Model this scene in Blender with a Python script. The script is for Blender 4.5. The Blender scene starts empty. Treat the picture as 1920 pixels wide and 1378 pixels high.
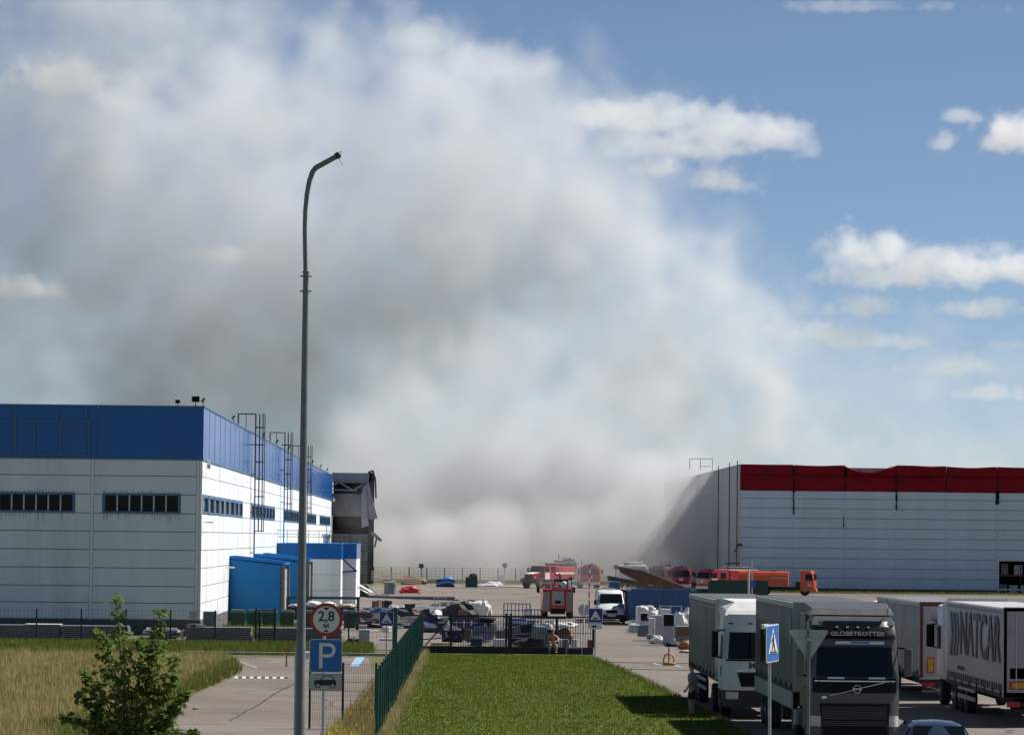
import bpy, bmesh, math, random
import numpy as np
from mathutils import Vector, Matrix
R = math.radians
scene = bpy.context.scene
col = scene.collection

# ------------------------------------------------------------------ camera
F = 6700.0            # focal length in photo pixels (long phone lens)
CAM_H = 6.0
PSI, PHI, RHO = 0.0174, math.atan(319.2 / F), 0.0105
_f = Vector((math.sin(PSI) * math.cos(PHI), math.cos(PSI) * math.cos(PHI), math.sin(PHI)))
_r0 = Vector((math.cos(PSI), -math.sin(PSI), 0.0))
_u0 = _r0.cross(_f)
_r = _r0 * math.cos(RHO) + _u0 * math.sin(RHO)
_u = _u0 * math.cos(RHO) - _r0 * math.sin(RHO)
cam_d = bpy.data.cameras.new('camera')
cam = bpy.data.objects.new('camera', cam_d)
col.objects.link(cam)
cam.matrix_world = Matrix(((_r.x, _u.x, -_f.x, 0), (_r.y, _u.y, -_f.y, 0), (_r.z, _u.z, -_f.z, CAM_H), (0, 0, 0, 1)))
cam_d.sensor_width = 36.0
cam_d.lens = 36.0 * F / 1920.0
cam_d.clip_start = 1.0
cam_d.clip_end = 20000.0
scene.camera = cam

def px(u, v, Y):
    """photo pixel -> the point at depth Y (along the yard) that it shows"""
    d = _f * F + _r * (u - 960.0) - _u * (v - 689.0)
    return Vector((0, 0, CAM_H)) + d * (Y / d.y)
def gp(u, v, z=0.0):
    """photo pixel -> the point of the ground (height z) that it shows"""
    d = _f * F + _r * (u - 960.0) - _u * (v - 689.0)
    return Vector((0, 0, CAM_H)) + d * ((z - CAM_H) / d.z)
def gx(u, Y, z=0.0):
    """world x of something standing at depth Y that shows at column u"""
    v = 1008.0 + (CAM_H - z) * F / Y
    return px(u, v, Y).x

# ------------------------------------------------------------------ light
SUN_AZ, SUN_EL = R(64), R(50)      # azimuth clockwise from +Y (the viewing direction)
world = bpy.data.worlds.new('World')
scene.world = world
world.use_nodes = True
sun_d = bpy.data.lights.new('sun', 'SUN')
sun_d.energy = 5.0
sun_d.angle = R(0.53)
sun_d.color = (1.0, 0.95, 0.88)
sun = bpy.data.objects.new('sun', sun_d)
col.objects.link(sun)
_sd = Vector((math.sin(SUN_AZ) * math.cos(SUN_EL), math.cos(SUN_AZ) * math.cos(SUN_EL), math.sin(SUN_EL)))
sun.rotation_euler = _sd.to_track_quat('Z', 'Y').to_euler()
sun.location = (60, 40, 120)

vs = scene.view_settings
vs.view_transform = 'Standard'
vs.look = 'None'
vs.exposure = 0.5
vs.gamma = 1.0
vs.use_curve_mapping = False
cy = scene.cycles
cy.use_denoising = True
cy.use_adaptive_sampling = True
cy.adaptive_threshold = 0.015
cy.max_bounces = 8
cy.diffuse_bounces = 3
cy.glossy_bounces = 3
cy.transmission_bounces = 4
cy.volume_bounces = 4
cy.transparent_max_bounces = 12
cy.volume_step_rate = 4.5
cy.volume_max_steps = 100

class NT:
    """tiny helper around a node tree"""
    def __init__(s, nt):
        s.nt = nt
        for n in list(nt.nodes): nt.nodes.remove(n)
    def n(s, t, **kw):
        nd = s.nt.nodes.new(t)
        for k, v in kw.items():
            if k.startswith('i_'):
                key = k[2:]
                key = int(key) if key.isdigit() else key
                s.set(nd.inputs[key], v)
            else: setattr(nd, k, v)
        return nd
    def set(s, sock, v):
        if isinstance(v, bpy.types.NodeSocket): s.nt.links.new(v, sock)
        elif isinstance(v, bpy.types.Node): s.nt.links.new(v.outputs[0], sock)
        else: sock.default_value = v
    def m(s, op, *a, clamp=False):
        nd = s.nt.nodes.new('ShaderNodeMath'); nd.operation = op; nd.use_clamp = clamp
        for i, v in enumerate(a): s.set(nd.inputs[i], v)
        return nd.outputs[0]
    def mix(s, f, a, b):
        nd = s.nt.nodes.new('ShaderNodeMix'); nd.data_type = 'RGBA'
        s.set(nd.inputs[0], f); s.set(nd.inputs[6], a); s.set(nd.inputs[7], b)
        return nd.outputs[2]
    def smooth(s, v, a, b):
        nd = s.nt.nodes.new('ShaderNodeMapRange'); nd.interpolation_type = 'SMOOTHSTEP'
        s.set(nd.inputs[0], v); nd.inputs[1].default_value = a; nd.inputs[2].default_value = b
        return nd.outputs[0]

def build_world():
    t = NT(world.node_tree)
    sky = t.n('ShaderNodeTexSky', sky_type='NISHITA', sun_disc=False, sun_elevation=SUN_EL, sun_rotation=SUN_AZ,
              altitude=4800.0, air_density=1.0, dust_density=0.0, ozone_density=3.0)
    hs = t.n('ShaderNodeHueSaturation', i_Saturation=.92, i_Value=.95)
    t.set(hs.inputs['Color'], sky)
    bg = t.n('ShaderNodeBackground', i_Strength=0.061); t.set(bg.inputs[0], hs)
    out = t.n('ShaderNodeOutputWorld'); t.set(out.inputs[0], bg)
build_world()
world.cycles.sampling_method = 'MANUAL'
world.cycles.sample_map_resolution = 512
# ------------------------------------------------------------------ helpers
random.seed(7)
rng = np.random.default_rng(7)
MATS = {}
def mat(name, c, rough=.6, metal=0.0, var=.12, scale=3.0, bump=0.0, spec=.5, coat=0.0, dirt=0.0, dirtc=(.09, .075, .06), streak=False):
    """procedural material: base colour with soft uneven wear, optional dirt patches and relief"""
    if name in MATS: return MATS[name]
    m = bpy.data.materials.new(name); m.use_nodes = True
    t = NT(m.node_tree)
    b = t.n('ShaderNodeBsdfPrincipled', i_Roughness=rough, i_Metallic=metal)
    b.inputs['Specular IOR Level'].default_value = spec
    b.inputs['Coat Weight'].default_value = coat
    tc = t.n('ShaderNodeTexCoord')
    mp = t.n('ShaderNodeMapping'); t.set(mp.inputs[0], tc.outputs['Object'])
    if streak: mp.inputs['Scale'].default_value = (1.0, 1.0, .12)
    nz = t.n('ShaderNodeTexNoise', i_Scale=scale, i_Detail=6.0, i_Roughness=.6); t.set(nz.inputs['Vector'], mp)
    k = t.smooth(nz.outputs[0], .25, .75)
    lo = tuple(x * (1 - var) for x in c) + (1,)
    hi = tuple(min(1, x * (1 + var)) for x in c) + (1,)
    cc = t.mix(k, lo, hi)
    if dirt > 0:
        n2 = t.n('ShaderNodeTexNoise', i_Scale=scale * .37, i_Detail=8.0, i_Roughness=.7); t.set(n2.inputs['Vector'], mp)
        cc = t.mix(t.m('MULTIPLY', t.smooth(n2.outputs[0], .48, .72), dirt), cc, tuple(dirtc) + (1,))
    t.set(b.inputs['Base Color'], cc)
    rr = t.m('MULTIPLY_ADD', k, .12, max(.02, rough - .06)); t.set(b.inputs['Roughness'], rr)
    if bump > 0:
        bp = t.n('ShaderNodeBump', i_Strength=bump, i_Distance=.02); t.set(bp.inputs['Height'], nz.outputs[0]); t.set(b.inputs['Normal'], bp)
    o = t.n('ShaderNodeOutputMaterial'); t.set(o.inputs[0], b)
    MATS[name] = m
    return m
def glass(name, c=(.01, .014, .018), rough=.06):
    if name in MATS: return MATS[name]
    m = mat(name, c, rough, var=.3, scale=.7, spec=.6)
    return m

class MB:
    """collects shapes; build() links them as ONE mesh object"""
    def __init__(s): s.v = []; s.f = []; s.mi = []; s.cur = 0
    def add(s, vs, fs):
        o = len(s.v); s.v += [tuple(p) for p in vs]
        s.f += [tuple(o + i for i in f) for f in fs]; s.mi += [s.cur] * len(fs)
        return s
    def box(s, x0, x1, y0, y1, z0, z1, bev=0.0):
        if x0 > x1: x0, x1 = x1, x0
        if y0 > y1: y0, y1 = y1, y0
        if z0 > z1: z0, z1 = z1, z0
        if bev <= 0:
            return s.add([(x0, y0, z0), (x1, y0, z0), (x1, y1, z0), (x0, y1, z0), (x0, y0, z1), (x1, y0, z1), (x1, y1, z1), (x0, y1, z1)],
                         [(0, 3, 2, 1), (4, 5, 6, 7), (0, 1, 5, 4), (1, 2, 6, 5), (2, 3, 7, 6), (3, 0, 4, 7)])
        b = min(bev, (x1 - x0) * .45, (y1 - y0) * .45, (z1 - z0) * .45)
        bm = bmesh.new(); bmesh.ops.create_cube(bm, size=1.0)
        for q in bm.verts: q.co = Vector(((x0 + x1) / 2 + q.co.x * (x1 - x0), (y0 + y1) / 2 + q.co.y * (y1 - y0), (z0 + z1) / 2 + q.co.z * (z1 - z0)))
        bmesh.ops.bevel(bm, geom=list(bm.edges), offset=b, segments=2, profile=.5, affect='EDGES')
        s.addbm(bm); return s
    def addbm(s, bm):
        bm.verts.index_update()
        s.add([q.co[:] for q in bm.verts], [[q.index for q in f.verts] for f in bm.faces]); bm.free()
    def quad(s, a, b, c, d): return s.add([a, b, c, d], [(0, 1, 2, 3)])
    def slab(s, pts, n):
        """polygon pts (3-D, any plane) given thickness by the vector n"""
        k = len(pts); n = Vector(n)
        vs = [tuple(p) for p in pts] + [tuple(Vector(p) + n) for p in pts]
        return s.add(vs, [tuple(range(k))[::-1], tuple(range(k, 2 * k))] + [(i, (i + 1) % k, k + (i + 1) % k, k + i) for i in range(k)])
    def bar(s, a, b, w, h=None):
        """square bar from a to b"""
        a, b = Vector(a), Vector(b); d = (b - a); h = h or w
        if d.length < 1e-6: return s
        d.normalize(); up = Vector((0, 0, 1)) if abs(d.z) < .9 else Vector((0, 1, 0))
        x = d.cross(up).normalized() * (w / 2); y = x.normalized().cross(d) * (h / 2)
        return s.add([a - x - y, a + x - y, a + x + y, a - x + y, b - x - y, b + x - y, b + x + y, b - x + y],
                     [(0, 1, 2, 3), (7, 6, 5, 4), (0, 4, 5, 1), (1, 5, 6, 2), (2, 6, 7, 3), (3, 7, 4, 0)])
    def tube(s, pts, rad, n=8, cap=True):
        pts = [Vector(p) for p in pts]; k = len(pts)
        rs = rad if isinstance(rad, (list, tuple)) else [rad] * k
        o = []; fs = []
        prev = None
        for i, p in enumerate(pts):
            d = (pts[min(i + 1, k - 1)] - pts[max(i - 1, 0)]).normalized()
            if prev is None:
                up = Vector((0, 0, 1)) if abs(d.z) < .9 else Vector((0, 1, 0))
                x = d.cross(up).normalized()
            else:
                x = (prev - d * prev.dot(d)).normalized()
            prev = x; y = d.cross(x)
            for j in range(n):
                a = 2 * math.pi * j / n
                o.append(p + (x * math.cos(a) + y * math.sin(a)) * rs[i])
        for i in range(k - 1):
            for j in range(n):
                fs.append((i * n + j, i * n + (j + 1) % n, (i + 1) * n + (j + 1) % n, (i + 1) * n + j))
        if cap: fs += [tuple(range(n))[::-1], tuple(range((k - 1) * n, k * n))]
        return s.add(o, fs)
    def cyl(s, c, axis, r, h, n=20, r2=None):
        a = Vector(axis).normalized() * (h / 2); c = Vector(c)
        return s.tube([c - a, c + a], [r, r if r2 is None else r2], n)
    def rings(s, c, axis, prof, n=24):
        """lathe: prof = [(distance along axis, radius)]"""
        a = Vector(axis).normalized(); c = Vector(c)
        up = Vector((0, 0, 1)) if abs(a.z) < .9 else Vector((0, 1, 0))
        x = a.cross(up).normalized(); y = a.cross(x); vs = []; fs = []
        for (t, r) in prof:
            for j in range(n):
                q = 2 * math.pi * j / n; vs.append(c + a * t + (x * math.cos(q) + y * math.sin(q)) * r)
        for i in range(len(prof) - 1):
            for j in range(n): fs.append((i * n + j, i * n + (j + 1) % n, (i + 1) * n + (j + 1) % n, (i + 1) * n + j))
        fs += [tuple(range(n))[::-1], tuple(range((len(prof) - 1) * n, len(prof) * n))]
        return s.add(vs, fs)
    def loft(s, secs, cap=True):
        k = len(secs[0]); vs = [p for q in secs for p in q]; fs = []
        for i in range(len(secs) - 1):
            for j in range(k): fs.append((i * k + j, i * k + (j + 1) % k, (i + 1) * k + (j + 1) % k, (i + 1) * k + j))
        if cap: fs += [tuple(range(k))[::-1], tuple(range((len(secs) - 1) * k, len(secs) * k))]
        return s.add(vs, fs)
    def mesh(s, name):
        me = bpy.data.meshes.new(name); me.from_pydata(s.v, [], s.f); me.update(); return me
    def build(s, name, m, parent=None, smooth=False, fix=True):
        me = s.mesh(name)
        ms = m if isinstance(m, (list, tuple)) else [m]
        for q in ms: me.materials.append(q if not isinstance(q, str) else MATS[q])
        if len(ms) > 1: me.polygons.foreach_set('material_index', s.mi)
        if fix:
            bm = bmesh.new(); bm.from_mesh(me); bmesh.ops.recalc_face_normals(bm, faces=bm.faces); bm.to_mesh(me); bm.free()
        o = bpy.data.objects.new(name, me); col.objects.link(o)
        if parent is not None: o.parent = parent
        if smooth: autosmooth(me)
        return o
def autosmooth(me, ang=38):
    me.polygons.foreach_set('use_smooth', [True] * len(me.polygons))
    try: me.set_sharp_from_angle(angle=R(ang))
    except Exception: pass
def tag(o, label=None, cat=None, group=None, kind=None):
    if label: o['label'] = label
    if cat: o['category'] = cat
    if group: o['group'] = group
    if kind: o['kind'] = kind
    return o
def thing(name, label, cat, loc=(0, 0, 0), rz=0.0, group=None):
    o = bpy.data.objects.new(name, None); col.objects.link(o); o.empty_display_size = .2
    o.location = loc; o.rotation_euler = (0, 0, rz)
    return tag(o, label, cat, group)
def dup(root, loc, rz=0.0, label=None, group=None):
    r = root.copy(); col.objects.link(r); r.location = loc; r.rotation_euler = (0, 0, rz)
    if label: r['label'] = label
    if group: r['group'] = group
    for ch in list(root.children):
        c = ch.copy(); col.objects.link(c); c.parent = r
        for g in list(ch.children):
            d = g.copy(); col.objects.link(d); d.parent = c
    return r
def text_obj(name, body, size, m, parent, loc, rot, align='CENTER', sx=1.0, ext=.004, shear=0.0, bold=0.0):
    """lettering as real, slightly raised geometry"""
    cu = bpy.data.curves.new(name, 'FONT'); cu.body = body; cu.size = size; cu.align_x = align; cu.align_y = 'CENTER'; cu.extrude = ext; cu.shear = shear; cu.offset = bold
    cu.resolution_u = 3
    tmp = bpy.data.objects.new('tmp_text', cu); col.objects.link(tmp)
    dg = bpy.context.evaluated_depsgraph_get()
    me = bpy.data.meshes.new_from_object(tmp.evaluated_get(dg)); me.name = name
    bpy.data.objects.remove(tmp); bpy.data.curves.remove(cu)
    me.materials.clear(); me.materials.append(m)
    o = bpy.data.objects.new(name, me); col.objects.link(o); o.parent = parent
    o.location = loc; o.rotation_euler = rot; o.scale = (sx, 1, 1)
    return o
FRONT = (R(90), 0, 0)      # text that faces the camera (towards -Y)
# ------------------------------------------------------------------ ground, roads, lawn
def ground_mat(name, c1, c2, scale, c3=None, rough=.9, bump=.3, fine=40.0, cracks=0.0):
    m = bpy.data.materials.new(name); m.use_nodes = True; MATS[name] = m
    t = NT(m.node_tree)
    b = t.n('ShaderNodeBsdfPrincipled', i_Roughness=rough); b.inputs['Specular IOR Level'].default_value = .25
    tc = t.n('ShaderNodeTexCoord')
    a = t.n('ShaderNodeTexNoise', i_Scale=scale, i_Detail=8.0, i_Roughness=.62); t.set(a.inputs['Vector'], tc.outputs['Object'])
    f = t.n('ShaderNodeTexNoise', i_Scale=fine, i_Detail=4.0); t.set(f.inputs['Vector'], tc.outputs['Object'])
    c = t.mix(t.smooth(a.outputs[0], .35, .65), c1 + (1,), c2 + (1,))
    if c3 is not None:
        d = t.n('ShaderNodeTexNoise', i_Scale=scale * .23, i_Detail=6.0, i_Roughness=.66); t.set(d.inputs['Vector'], tc.outputs['Object'])
        c = t.mix(t.m('MULTIPLY', t.smooth(d.outputs[0], .5, .68), .8), c, c3 + (1,))
    if cracks > 0:
        wv = t.n('ShaderNodeTexVoronoi', feature='DISTANCE_TO_EDGE', i_Scale=.16)
        ad = t.n('ShaderNodeVectorMath', operation='MULTIPLY_ADD'); t.set(ad.inputs[0], a.outputs['Color']); ad.inputs[1].default_value = (3, 3, 3); t.set(ad.inputs[2], tc.outputs['Object'])
        t.set(wv.inputs['Vector'], ad)
        c = t.mix(t.m('MULTIPLY', t.smooth(wv.outputs['Distance'], .012, .004), cracks), c, (.04, .038, .036, 1))
    c = t.mix(t.m('MULTIPLY', t.smooth(f.outputs[0], .3, .7), .35), c, t.mix(.5, c, (.02, .02, .02, 1)))
    t.set(b.inputs['Base Color'], c)
    bp = t.n('ShaderNodeBump', i_Strength=bump, i_Distance=.03); t.set(bp.inputs['Height'], f.outputs[0]); t.set(b.inputs['Normal'], bp)
    o = t.n('ShaderNodeOutputMaterial'); t.set(o.inputs[0], b)
    return m
ground_mat('soil_grass', (.085, .10, .03), (.13, .12, .05), .35, (.16, .13, .08))
ground_mat('asphalt', (.155, .133, .115), (.205, .174, .15), .12, (.12, .105, .093), cracks=.7)
ground_mat('asphalt_yard', (.15, .13, .113), (.195, .168, .146), .06, (.115, .101, .09), cracks=.35)
ground_mat('lawn_soil', (.065, .10, .012), (.085, .12, .015), .4, (.11, .115, .03))
ground_mat('meadow_soil', (.16, .115, .05), (.22, .16, .075), .3, (.09, .10, .03))
mat('kerb', (.34, .32, .29), .85, var=.2, bump=.3, dirt=.5)
mat('line_paint', (.36, .34, .32), .7, var=.25, scale=2.0)
mat('blue_paint', (.18, .42, .66), .7, var=.2)
def structure(name, mb, m, parent=None): return tag(mb.build(name, MATS[m] if isinstance(m, str) else m, parent), kind='structure')
def sheet(name, pts, z, m, h=.05):
    mb = MB(); mb.slab([(p[0], p[1], z - h) for p in pts], (0, 0, h)); return structure(name, mb, m)
g = MB()
g.slab([(-4000, -200, -.6), (4000, -200, -.6), (4000, 9000, -.6), (-4000, 9000, -.6)], (0, 0, .59))
structure('ground', g, 'soil_grass')
XW = -14.66            # right-hand (sunlit) wall of the blue warehouse
# the works yard, from the gate to the far fence
sheet('yard', [(gx(640, 205), 199), (gx(770, 187), 187), (gx(1118, 186), 183), (95, 183), (95, 424), (34, 424), (34, 478), (-9, 478), (-9, 330), (-11, 250)], 0.0, 'asphalt_yard', .3)
# the lorry road at the right
def P2(u, v): q = gp(u, v); return (q.x, q.y)
edge = [P2(1117, 1236), P2(1150, 1250), P2(1188, 1267), P2(1235, 1290), P2(1283, 1315), P2(1330, 1340), P2(1371, 1362), P2(1400, 1380)]
sheet('road', [(gx(1117, 183), 183), ] + edge + [(8.8, 90), (9.5, 60), (60, 60), (60, 183)], 0.004, 'asphalt', .2)
# the lawn strip between the green fence and the road, a raised bed
fence_far, fence_near = (gx(791, 182), 182.0), (gx(706, 104), 104.0)
fx = lambda Y: fence_near[0] + (fence_far[0] - fence_near[0]) * (Y - 104.0) / 78.0
lawn_poly = [(fx(183) + .1, 183), (gx(1117, 183) - .1, 183)] + [(p[0] - .12, p[1]) for p in edge] + [(8.6, 90), (9.3, 60), (fx(60), 60)]
sheet('lawn', lawn_poly, .04, 'lawn_soil', .2)
# side road with the parking bays
rd = [P2(440, 1233), P2(690, 1233), P2(700, 1262), (fx(150) - .25, 150), (fx(112) - .6, 112), (fx(80) - .6, 80), P2(300, 1420), P2(318, 1378), P2(335, 1330), P2(365, 1300), P2(400, 1280), P2(440, 1268)]
sheet('side_road', rd, .004, 'asphalt', .2)
for k, (a, b, w) in enumerate([((450, 1240), (482, 1252), .05), ((500, 1241), (545, 1238), .05), ((446, 1252), (480, 1252), .05)]):
    A, B = gp(*a), gp(*b); d = Vector((B.y - A.y, A.x - B.x, 0)).normalized() * w
    structure('parking_line', MB().slab([A + d + Vector((0, 0, .006)), B + d + Vector((0, 0, .006)), B - d + Vector((0, 0, .006)), A - d + Vector((0, 0, .006))], (0, 0, .004)), 'line_paint')
A = [gp(660, 1249), gp(672, 1249), gp(684, 1232), gp(672, 1232)]
structure('blue_bay_marking', MB().slab([p + Vector((0, 0, .006)) for p in A], (0, 0, .004)), 'blue_paint')
structure('white_bay_marking', MB().slab([gp(656, 1249) + Vector((0, 0, .006)), gp(660, 1249) + Vector((0, 0, .006)), gp(672, 1232) + Vector((0, 0, .006)), gp(667, 1232) + Vector((0, 0, .006))], (0, 0, .004)), 'line_paint')
# far kerb of the side road
y = gp(560, 1228).y
for k in range(11):
    xa = gx(345, y) + k * 1.02
    o = MB().box(xa, xa + .99, y - .09, y + .09, -.1, .14, .015).build('kerb', MATS['kerb']); tag(o, kind='structure')
# road seams in the lorry road (rubber joint lines)
mat('seam', (.035, .034, .033), .9)
for v in (1241, 1254):
    a, b = gp(1125 if v == 1241 else 1158, v), gp(1300, v + 3)
    n = 40; pl = []; pr = []
    for i in range(n + 1):
        q = a.lerp(b, i / n); w = .10 + random.uniform(0, .12); j = random.uniform(-.1, .1)
        pl.append(q + Vector((0, w + j, .009))); pr.append(q + Vector((0, -w + j, .009)))
    mb = MB()
    for i in range(n): mb.slab([pl[i], pl[i + 1], pr[i + 1], pr[i]], (0, 0, .012))
    structure('road_seam', mb, 'seam')
# crack along the side road
a, b = gp(430, 1352), gp(552, 1280); mb = MB(); last = a
for i in range(1, 26):
    q = a.lerp(b, i / 25) + Vector((random.uniform(-.06, .06), 0, .008)); mb.bar(last + Vector((0, 0, .004)), q, .07, .006); last = q
structure('road_crack', mb, 'seam')
for (a, b) in [((1225, 1243), (1240, 1248)), ((1262, 1246), (1278, 1251))]:
    A, B = gp(*a), gp(*b); structure('road_marking', MB().bar(A + Vector((0, 0, .012)), B + Vector((0, 0, .012)), .16, .006), 'line_paint')
# long tyre marks and patches in the yard
ground_mat('tar_patch', (.10, .095, .09), (.14, .13, .12), .3)
for (u0, u1, v0, v1) in [(980, 1020, 1119, 1121), (830, 930, 1102, 1104), (900, 990, 1113, 1114), (1560, 1700, 1118, 1119), (1720, 1920, 1122, 1130)]:
    A = [gp(u0, v1), gp(u1, v1), gp(u1 + 12, v0), gp(u0 + 8, v0)]
    structure('tar_patch', MB().slab([p + Vector((0, 0, .002)) for p in A], (0, 0, .004)), 'tar_patch')
sheet('verge', [(30, 412), (95, 412), (95, 424.6), (30, 424.6)], .05, 'soil_grass', .2)
sheet('far_verge', [(-9, 464), (34, 464), (34, 476), (-9, 476)], .06, 'soil_grass', .2)
sheet('building_verge', [(-60, 183), (gx(690, 183), 183), (gx(690, 197), 197), (gx(660, 205), 205), (-9.5, 240), (-11.5, 262), (-60, 262)], .03, 'soil_grass', .2)

# ------------------------------------------------------------------ grasses
def inside(poly, x, y):
    c = np.zeros(x.shape, bool); n = len(poly)
    for i in range(n):
        (xa, ya), (xb, yb) = poly[i], poly[(i + 1) % n]
        if ya == yb: continue
        c ^= ((ya > y) != (yb > y)) & (x < (xb - xa) * (y - ya) / (yb - ya) + xa)
    return c
def grass(name, poly, n, h, w, z, m, lean=.5, clump=0.0, label=None, hfun=None):
    P = np.array(poly); lo, hi = P.min(0), P.max(0)
    x = rng.uniform(lo[0], hi[0], n * 4); y = rng.uniform(lo[1], hi[1], n * 4)
    k = inside(poly, x, y); x, y = x[k][:n], y[k][:n]; n = len(x)
    if clump > 0:
        cx = rng.integers(0, max(1, n // 14), n); bx = x[:max(1, n // 14)]; by = y[:max(1, n // 14)]
        q = rng.random(n) < clump
        x = np.where(q, bx[cx] + rng.normal(0, .12, n), x); y = np.where(q, by[cx] + rng.normal(0, .12, n), y)
    hh = rng.uniform(h[0], h[1], n) * (1 if hfun is None else hfun(x, y))
    a = rng.uniform(0, 2 * np.pi, n); ww = rng.uniform(.6, 1.3, n) * w
    dx, dy = np.cos(a) * ww, np.sin(a) * ww
    la = rng.uniform(0, 2 * np.pi, n); ll = rng.uniform(0, lean, n) * hh
    tx, ty = x + np.cos(la) * ll, y + np.sin(la) * ll
    mx, my = x + np.cos(la) * ll * .35, y + np.sin(la) * ll * .35
    V = np.empty((n, 5, 3), np.float32)
    V[:, 0] = np.stack([x - dx, y - dy, np.full(n, z)], 1); V[:, 1] = np.stack([x + dx, y + dy, np.full(n, z)], 1)
    V[:, 2] = np.stack([mx + dx * .8, my + dy * .8, z + hh * .55], 1); V[:, 3] = np.stack([mx - dx * .8, my - dy * .8, z + hh * .55], 1)
    V[:, 4] = np.stack([tx, ty, z + hh], 1)
    me = bpy.data.meshes.new(name); me.vertices.add(n * 5); me.vertices.foreach_set('co', V.ravel())
    base = (np.arange(n) * 5)[:, None]
    lp = np.concatenate([base + np.array([[0, 1, 2, 3]]), base + np.array([[3, 2, 4]])], 1).ravel()
    me.loops.add(len(lp)); me.loops.foreach_set('vertex_index', lp.astype(np.int32))
    st = np.stack([np.arange(n) * 7, np.arange(n) * 7 + 4], 1).ravel(); me.polygons.add(2 * n)
    me.polygons.foreach_set('loop_start', st.astype(np.int32)); me.polygons.foreach_set('loop_total', np.tile([4, 3], n).astype(np.int32))
    me.update(); me.validate()
    at = me.attributes.new('shade', 'FLOAT', 'POINT'); at.data.foreach_set('value', np.repeat(rng.random(n), 5).astype(np.float32))
    me.materials.append(m)
    o = bpy.data.objects.new(name, me); col.objects.link(o); tag(o, label, 'grass' if label else None, kind='stuff')
    return o
def blade_mat(name, cs, patch=.25, trans=.25):
    m = bpy.data.materials.new(name); m.use_nodes = True; MATS[name] = m
    t = NT(m.node_tree)
    at = t.n('ShaderNodeAttribute', attribute_name='shade')
    tc = t.n('ShaderNodeTexCoord'); nz = t.n('ShaderNodeTexNoise', i_Scale=patch, i_Detail=5.0); t.set(nz.inputs['Vector'], tc.outputs['Object'])
    k = t.m('ADD', t.m('MULTIPLY', at.outputs['Fac'], .45), t.m('MULTIPLY', t.m('SUBTRACT', nz.outputs[0], .22), 1.0), clamp=True)
    r = t.n('ShaderNodeValToRGB'); e = r.color_ramp.elements
    while len(e) < len(cs): e.new(.5)
    for i, c in enumerate(cs): e[i].position = i / (len(cs) - 1); e[i].color = c + (1,)
    t.set(r.inputs[0], k)
    d = t.n('ShaderNodeBsdfDiffuse'); t.set(d.inputs[0], r.outputs[0])
    tr = t.n('ShaderNodeBsdfTranslucent'); t.set(tr.inputs[0], r.outputs[0])
    mx = t.n('ShaderNodeMixShader', i_0=trans); t.set(mx.inputs[1], d); t.set(mx.inputs[2], tr)
    o = t.n('ShaderNodeOutputMaterial'); t.set(o.inputs[0], mx)
    return m
blade_mat('lawn_blades', [(.07, .11, .008), (.105, .155, .011), (.145, .185, .016), (.26, .25, .07)], .5)
blade_mat('dry_blades', [(.12, .18, .04), (.22, .23, .07), (.38, .32, .15), (.48, .41, .23), (.33, .26, .13)], .35)
blade_mat('verge_blades', [(.06, .10, .016), (.10, .15, .025), (.17, .18, .05), (.25, .2, .09)], .5)
grass('lawn_tufts', [p for p in lawn_poly if p[1] > 95] + [(fx(95), 95)], 4000, (.05, .14), .012, .04, MATS['verge_blades'], .8, .85)
grass('lawn_grass', [p for p in lawn_poly if p[1] > 95] + [(fx(95), 95)], 110000, (.03, .08), .010, .04, MATS['lawn_blades'], .8)
rag = [q_ for p in edge for q_ in ((p[0] - .25, p[1]),)] + [(p[0] + .14, p[1]) for p in reversed(edge)]
grass('lawn_edge_grass', rag, 5000, (.05, .2), .012, .01, MATS['verge_blades'], .8, .7)
mead = [(-26, 112), (-26, 177), P2(340, 1235), P2(430, 1236), P2(445, 1262), P2(405, 1284), P2(345, 1306), P2(318, 1362), P2(300, 1400)]
mead = [(-26, 96)] + mead[1:] + [P2(280, 1430)]
sheet('meadow', [(-60, 60)] + [(-60, 177.5)] + mead[2:] + [(-8, 60)], .05, 'meadow_soil', .2)
grass('meadow_grass', mead, 85000, (.15, .48), .010, .04, MATS['dry_blades'], .6, .3)
grass('meadow_green_tufts', mead, 16000, (.12, .42), .012, .04, MATS['verge_blades'], .6, .8)
grass('meadow_seed_heads', mead, 7000, (.4, .7), .009, .04, MATS['dry_blades'], .35, .5)
green_e = [P2(445, 1262), P2(405, 1284), P2(345, 1306), P2(318, 1362), P2(290, 1420), P2(250, 1420), P2(300, 1330), P2(360, 1282), P2(410, 1256), P2(440, 1246)]
grass('meadow_edge_grass', green_e, 9000, (.2, .5), .016, .04, MATS['verge_blades'], .6, .4)
grass('shrub_foot_grass', [P2(120, 1400), P2(60, 1372), P2(140, 1352), P2(250, 1375), P2(240, 1420)], 3000, (.2, .5), .016, .04, MATS['verge_blades'], .6, .4)
grass('kerb_verge_grass', [(-26, 178.2), (-26, 197), (gx(700, 197), 197), (gx(700, 182.5), 182.5)], 42000, (.12, .34), .016, .02, MATS['verge_blades'], .6, .3)
grass('wall_verge_grass', [(gx(378, 212), 206), (-9.2, 206), (-9.2, 238), (XW + .3, 238), (XW + .3, 212)], 9000, (.1, .4), .02, .02, MATS['verge_blades'], .6, .3)
fs = [(fx(184) + .05, 184), (fx(184) + .3, 184), (fx(150) + .33, 150), (fx(112) + .38, 112), (fx(95) + .4, 95), (fx(95) + .05, 95)]
grass('fence_weeds', fs, 5000, (.1, .42), .010, .03, MATS['dry_blades'], .6, .3)
fl = [(fx(182) - .05, 182), (fx(182) - .9, 182), (fx(150) - 1.0, 150), (fx(112) - 1.3, 112), (fx(95) - 1.3, 95), (fx(95) - .05, 95)]
sheet('fence_strip', fl, .03, 'meadow_soil', .2)
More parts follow.
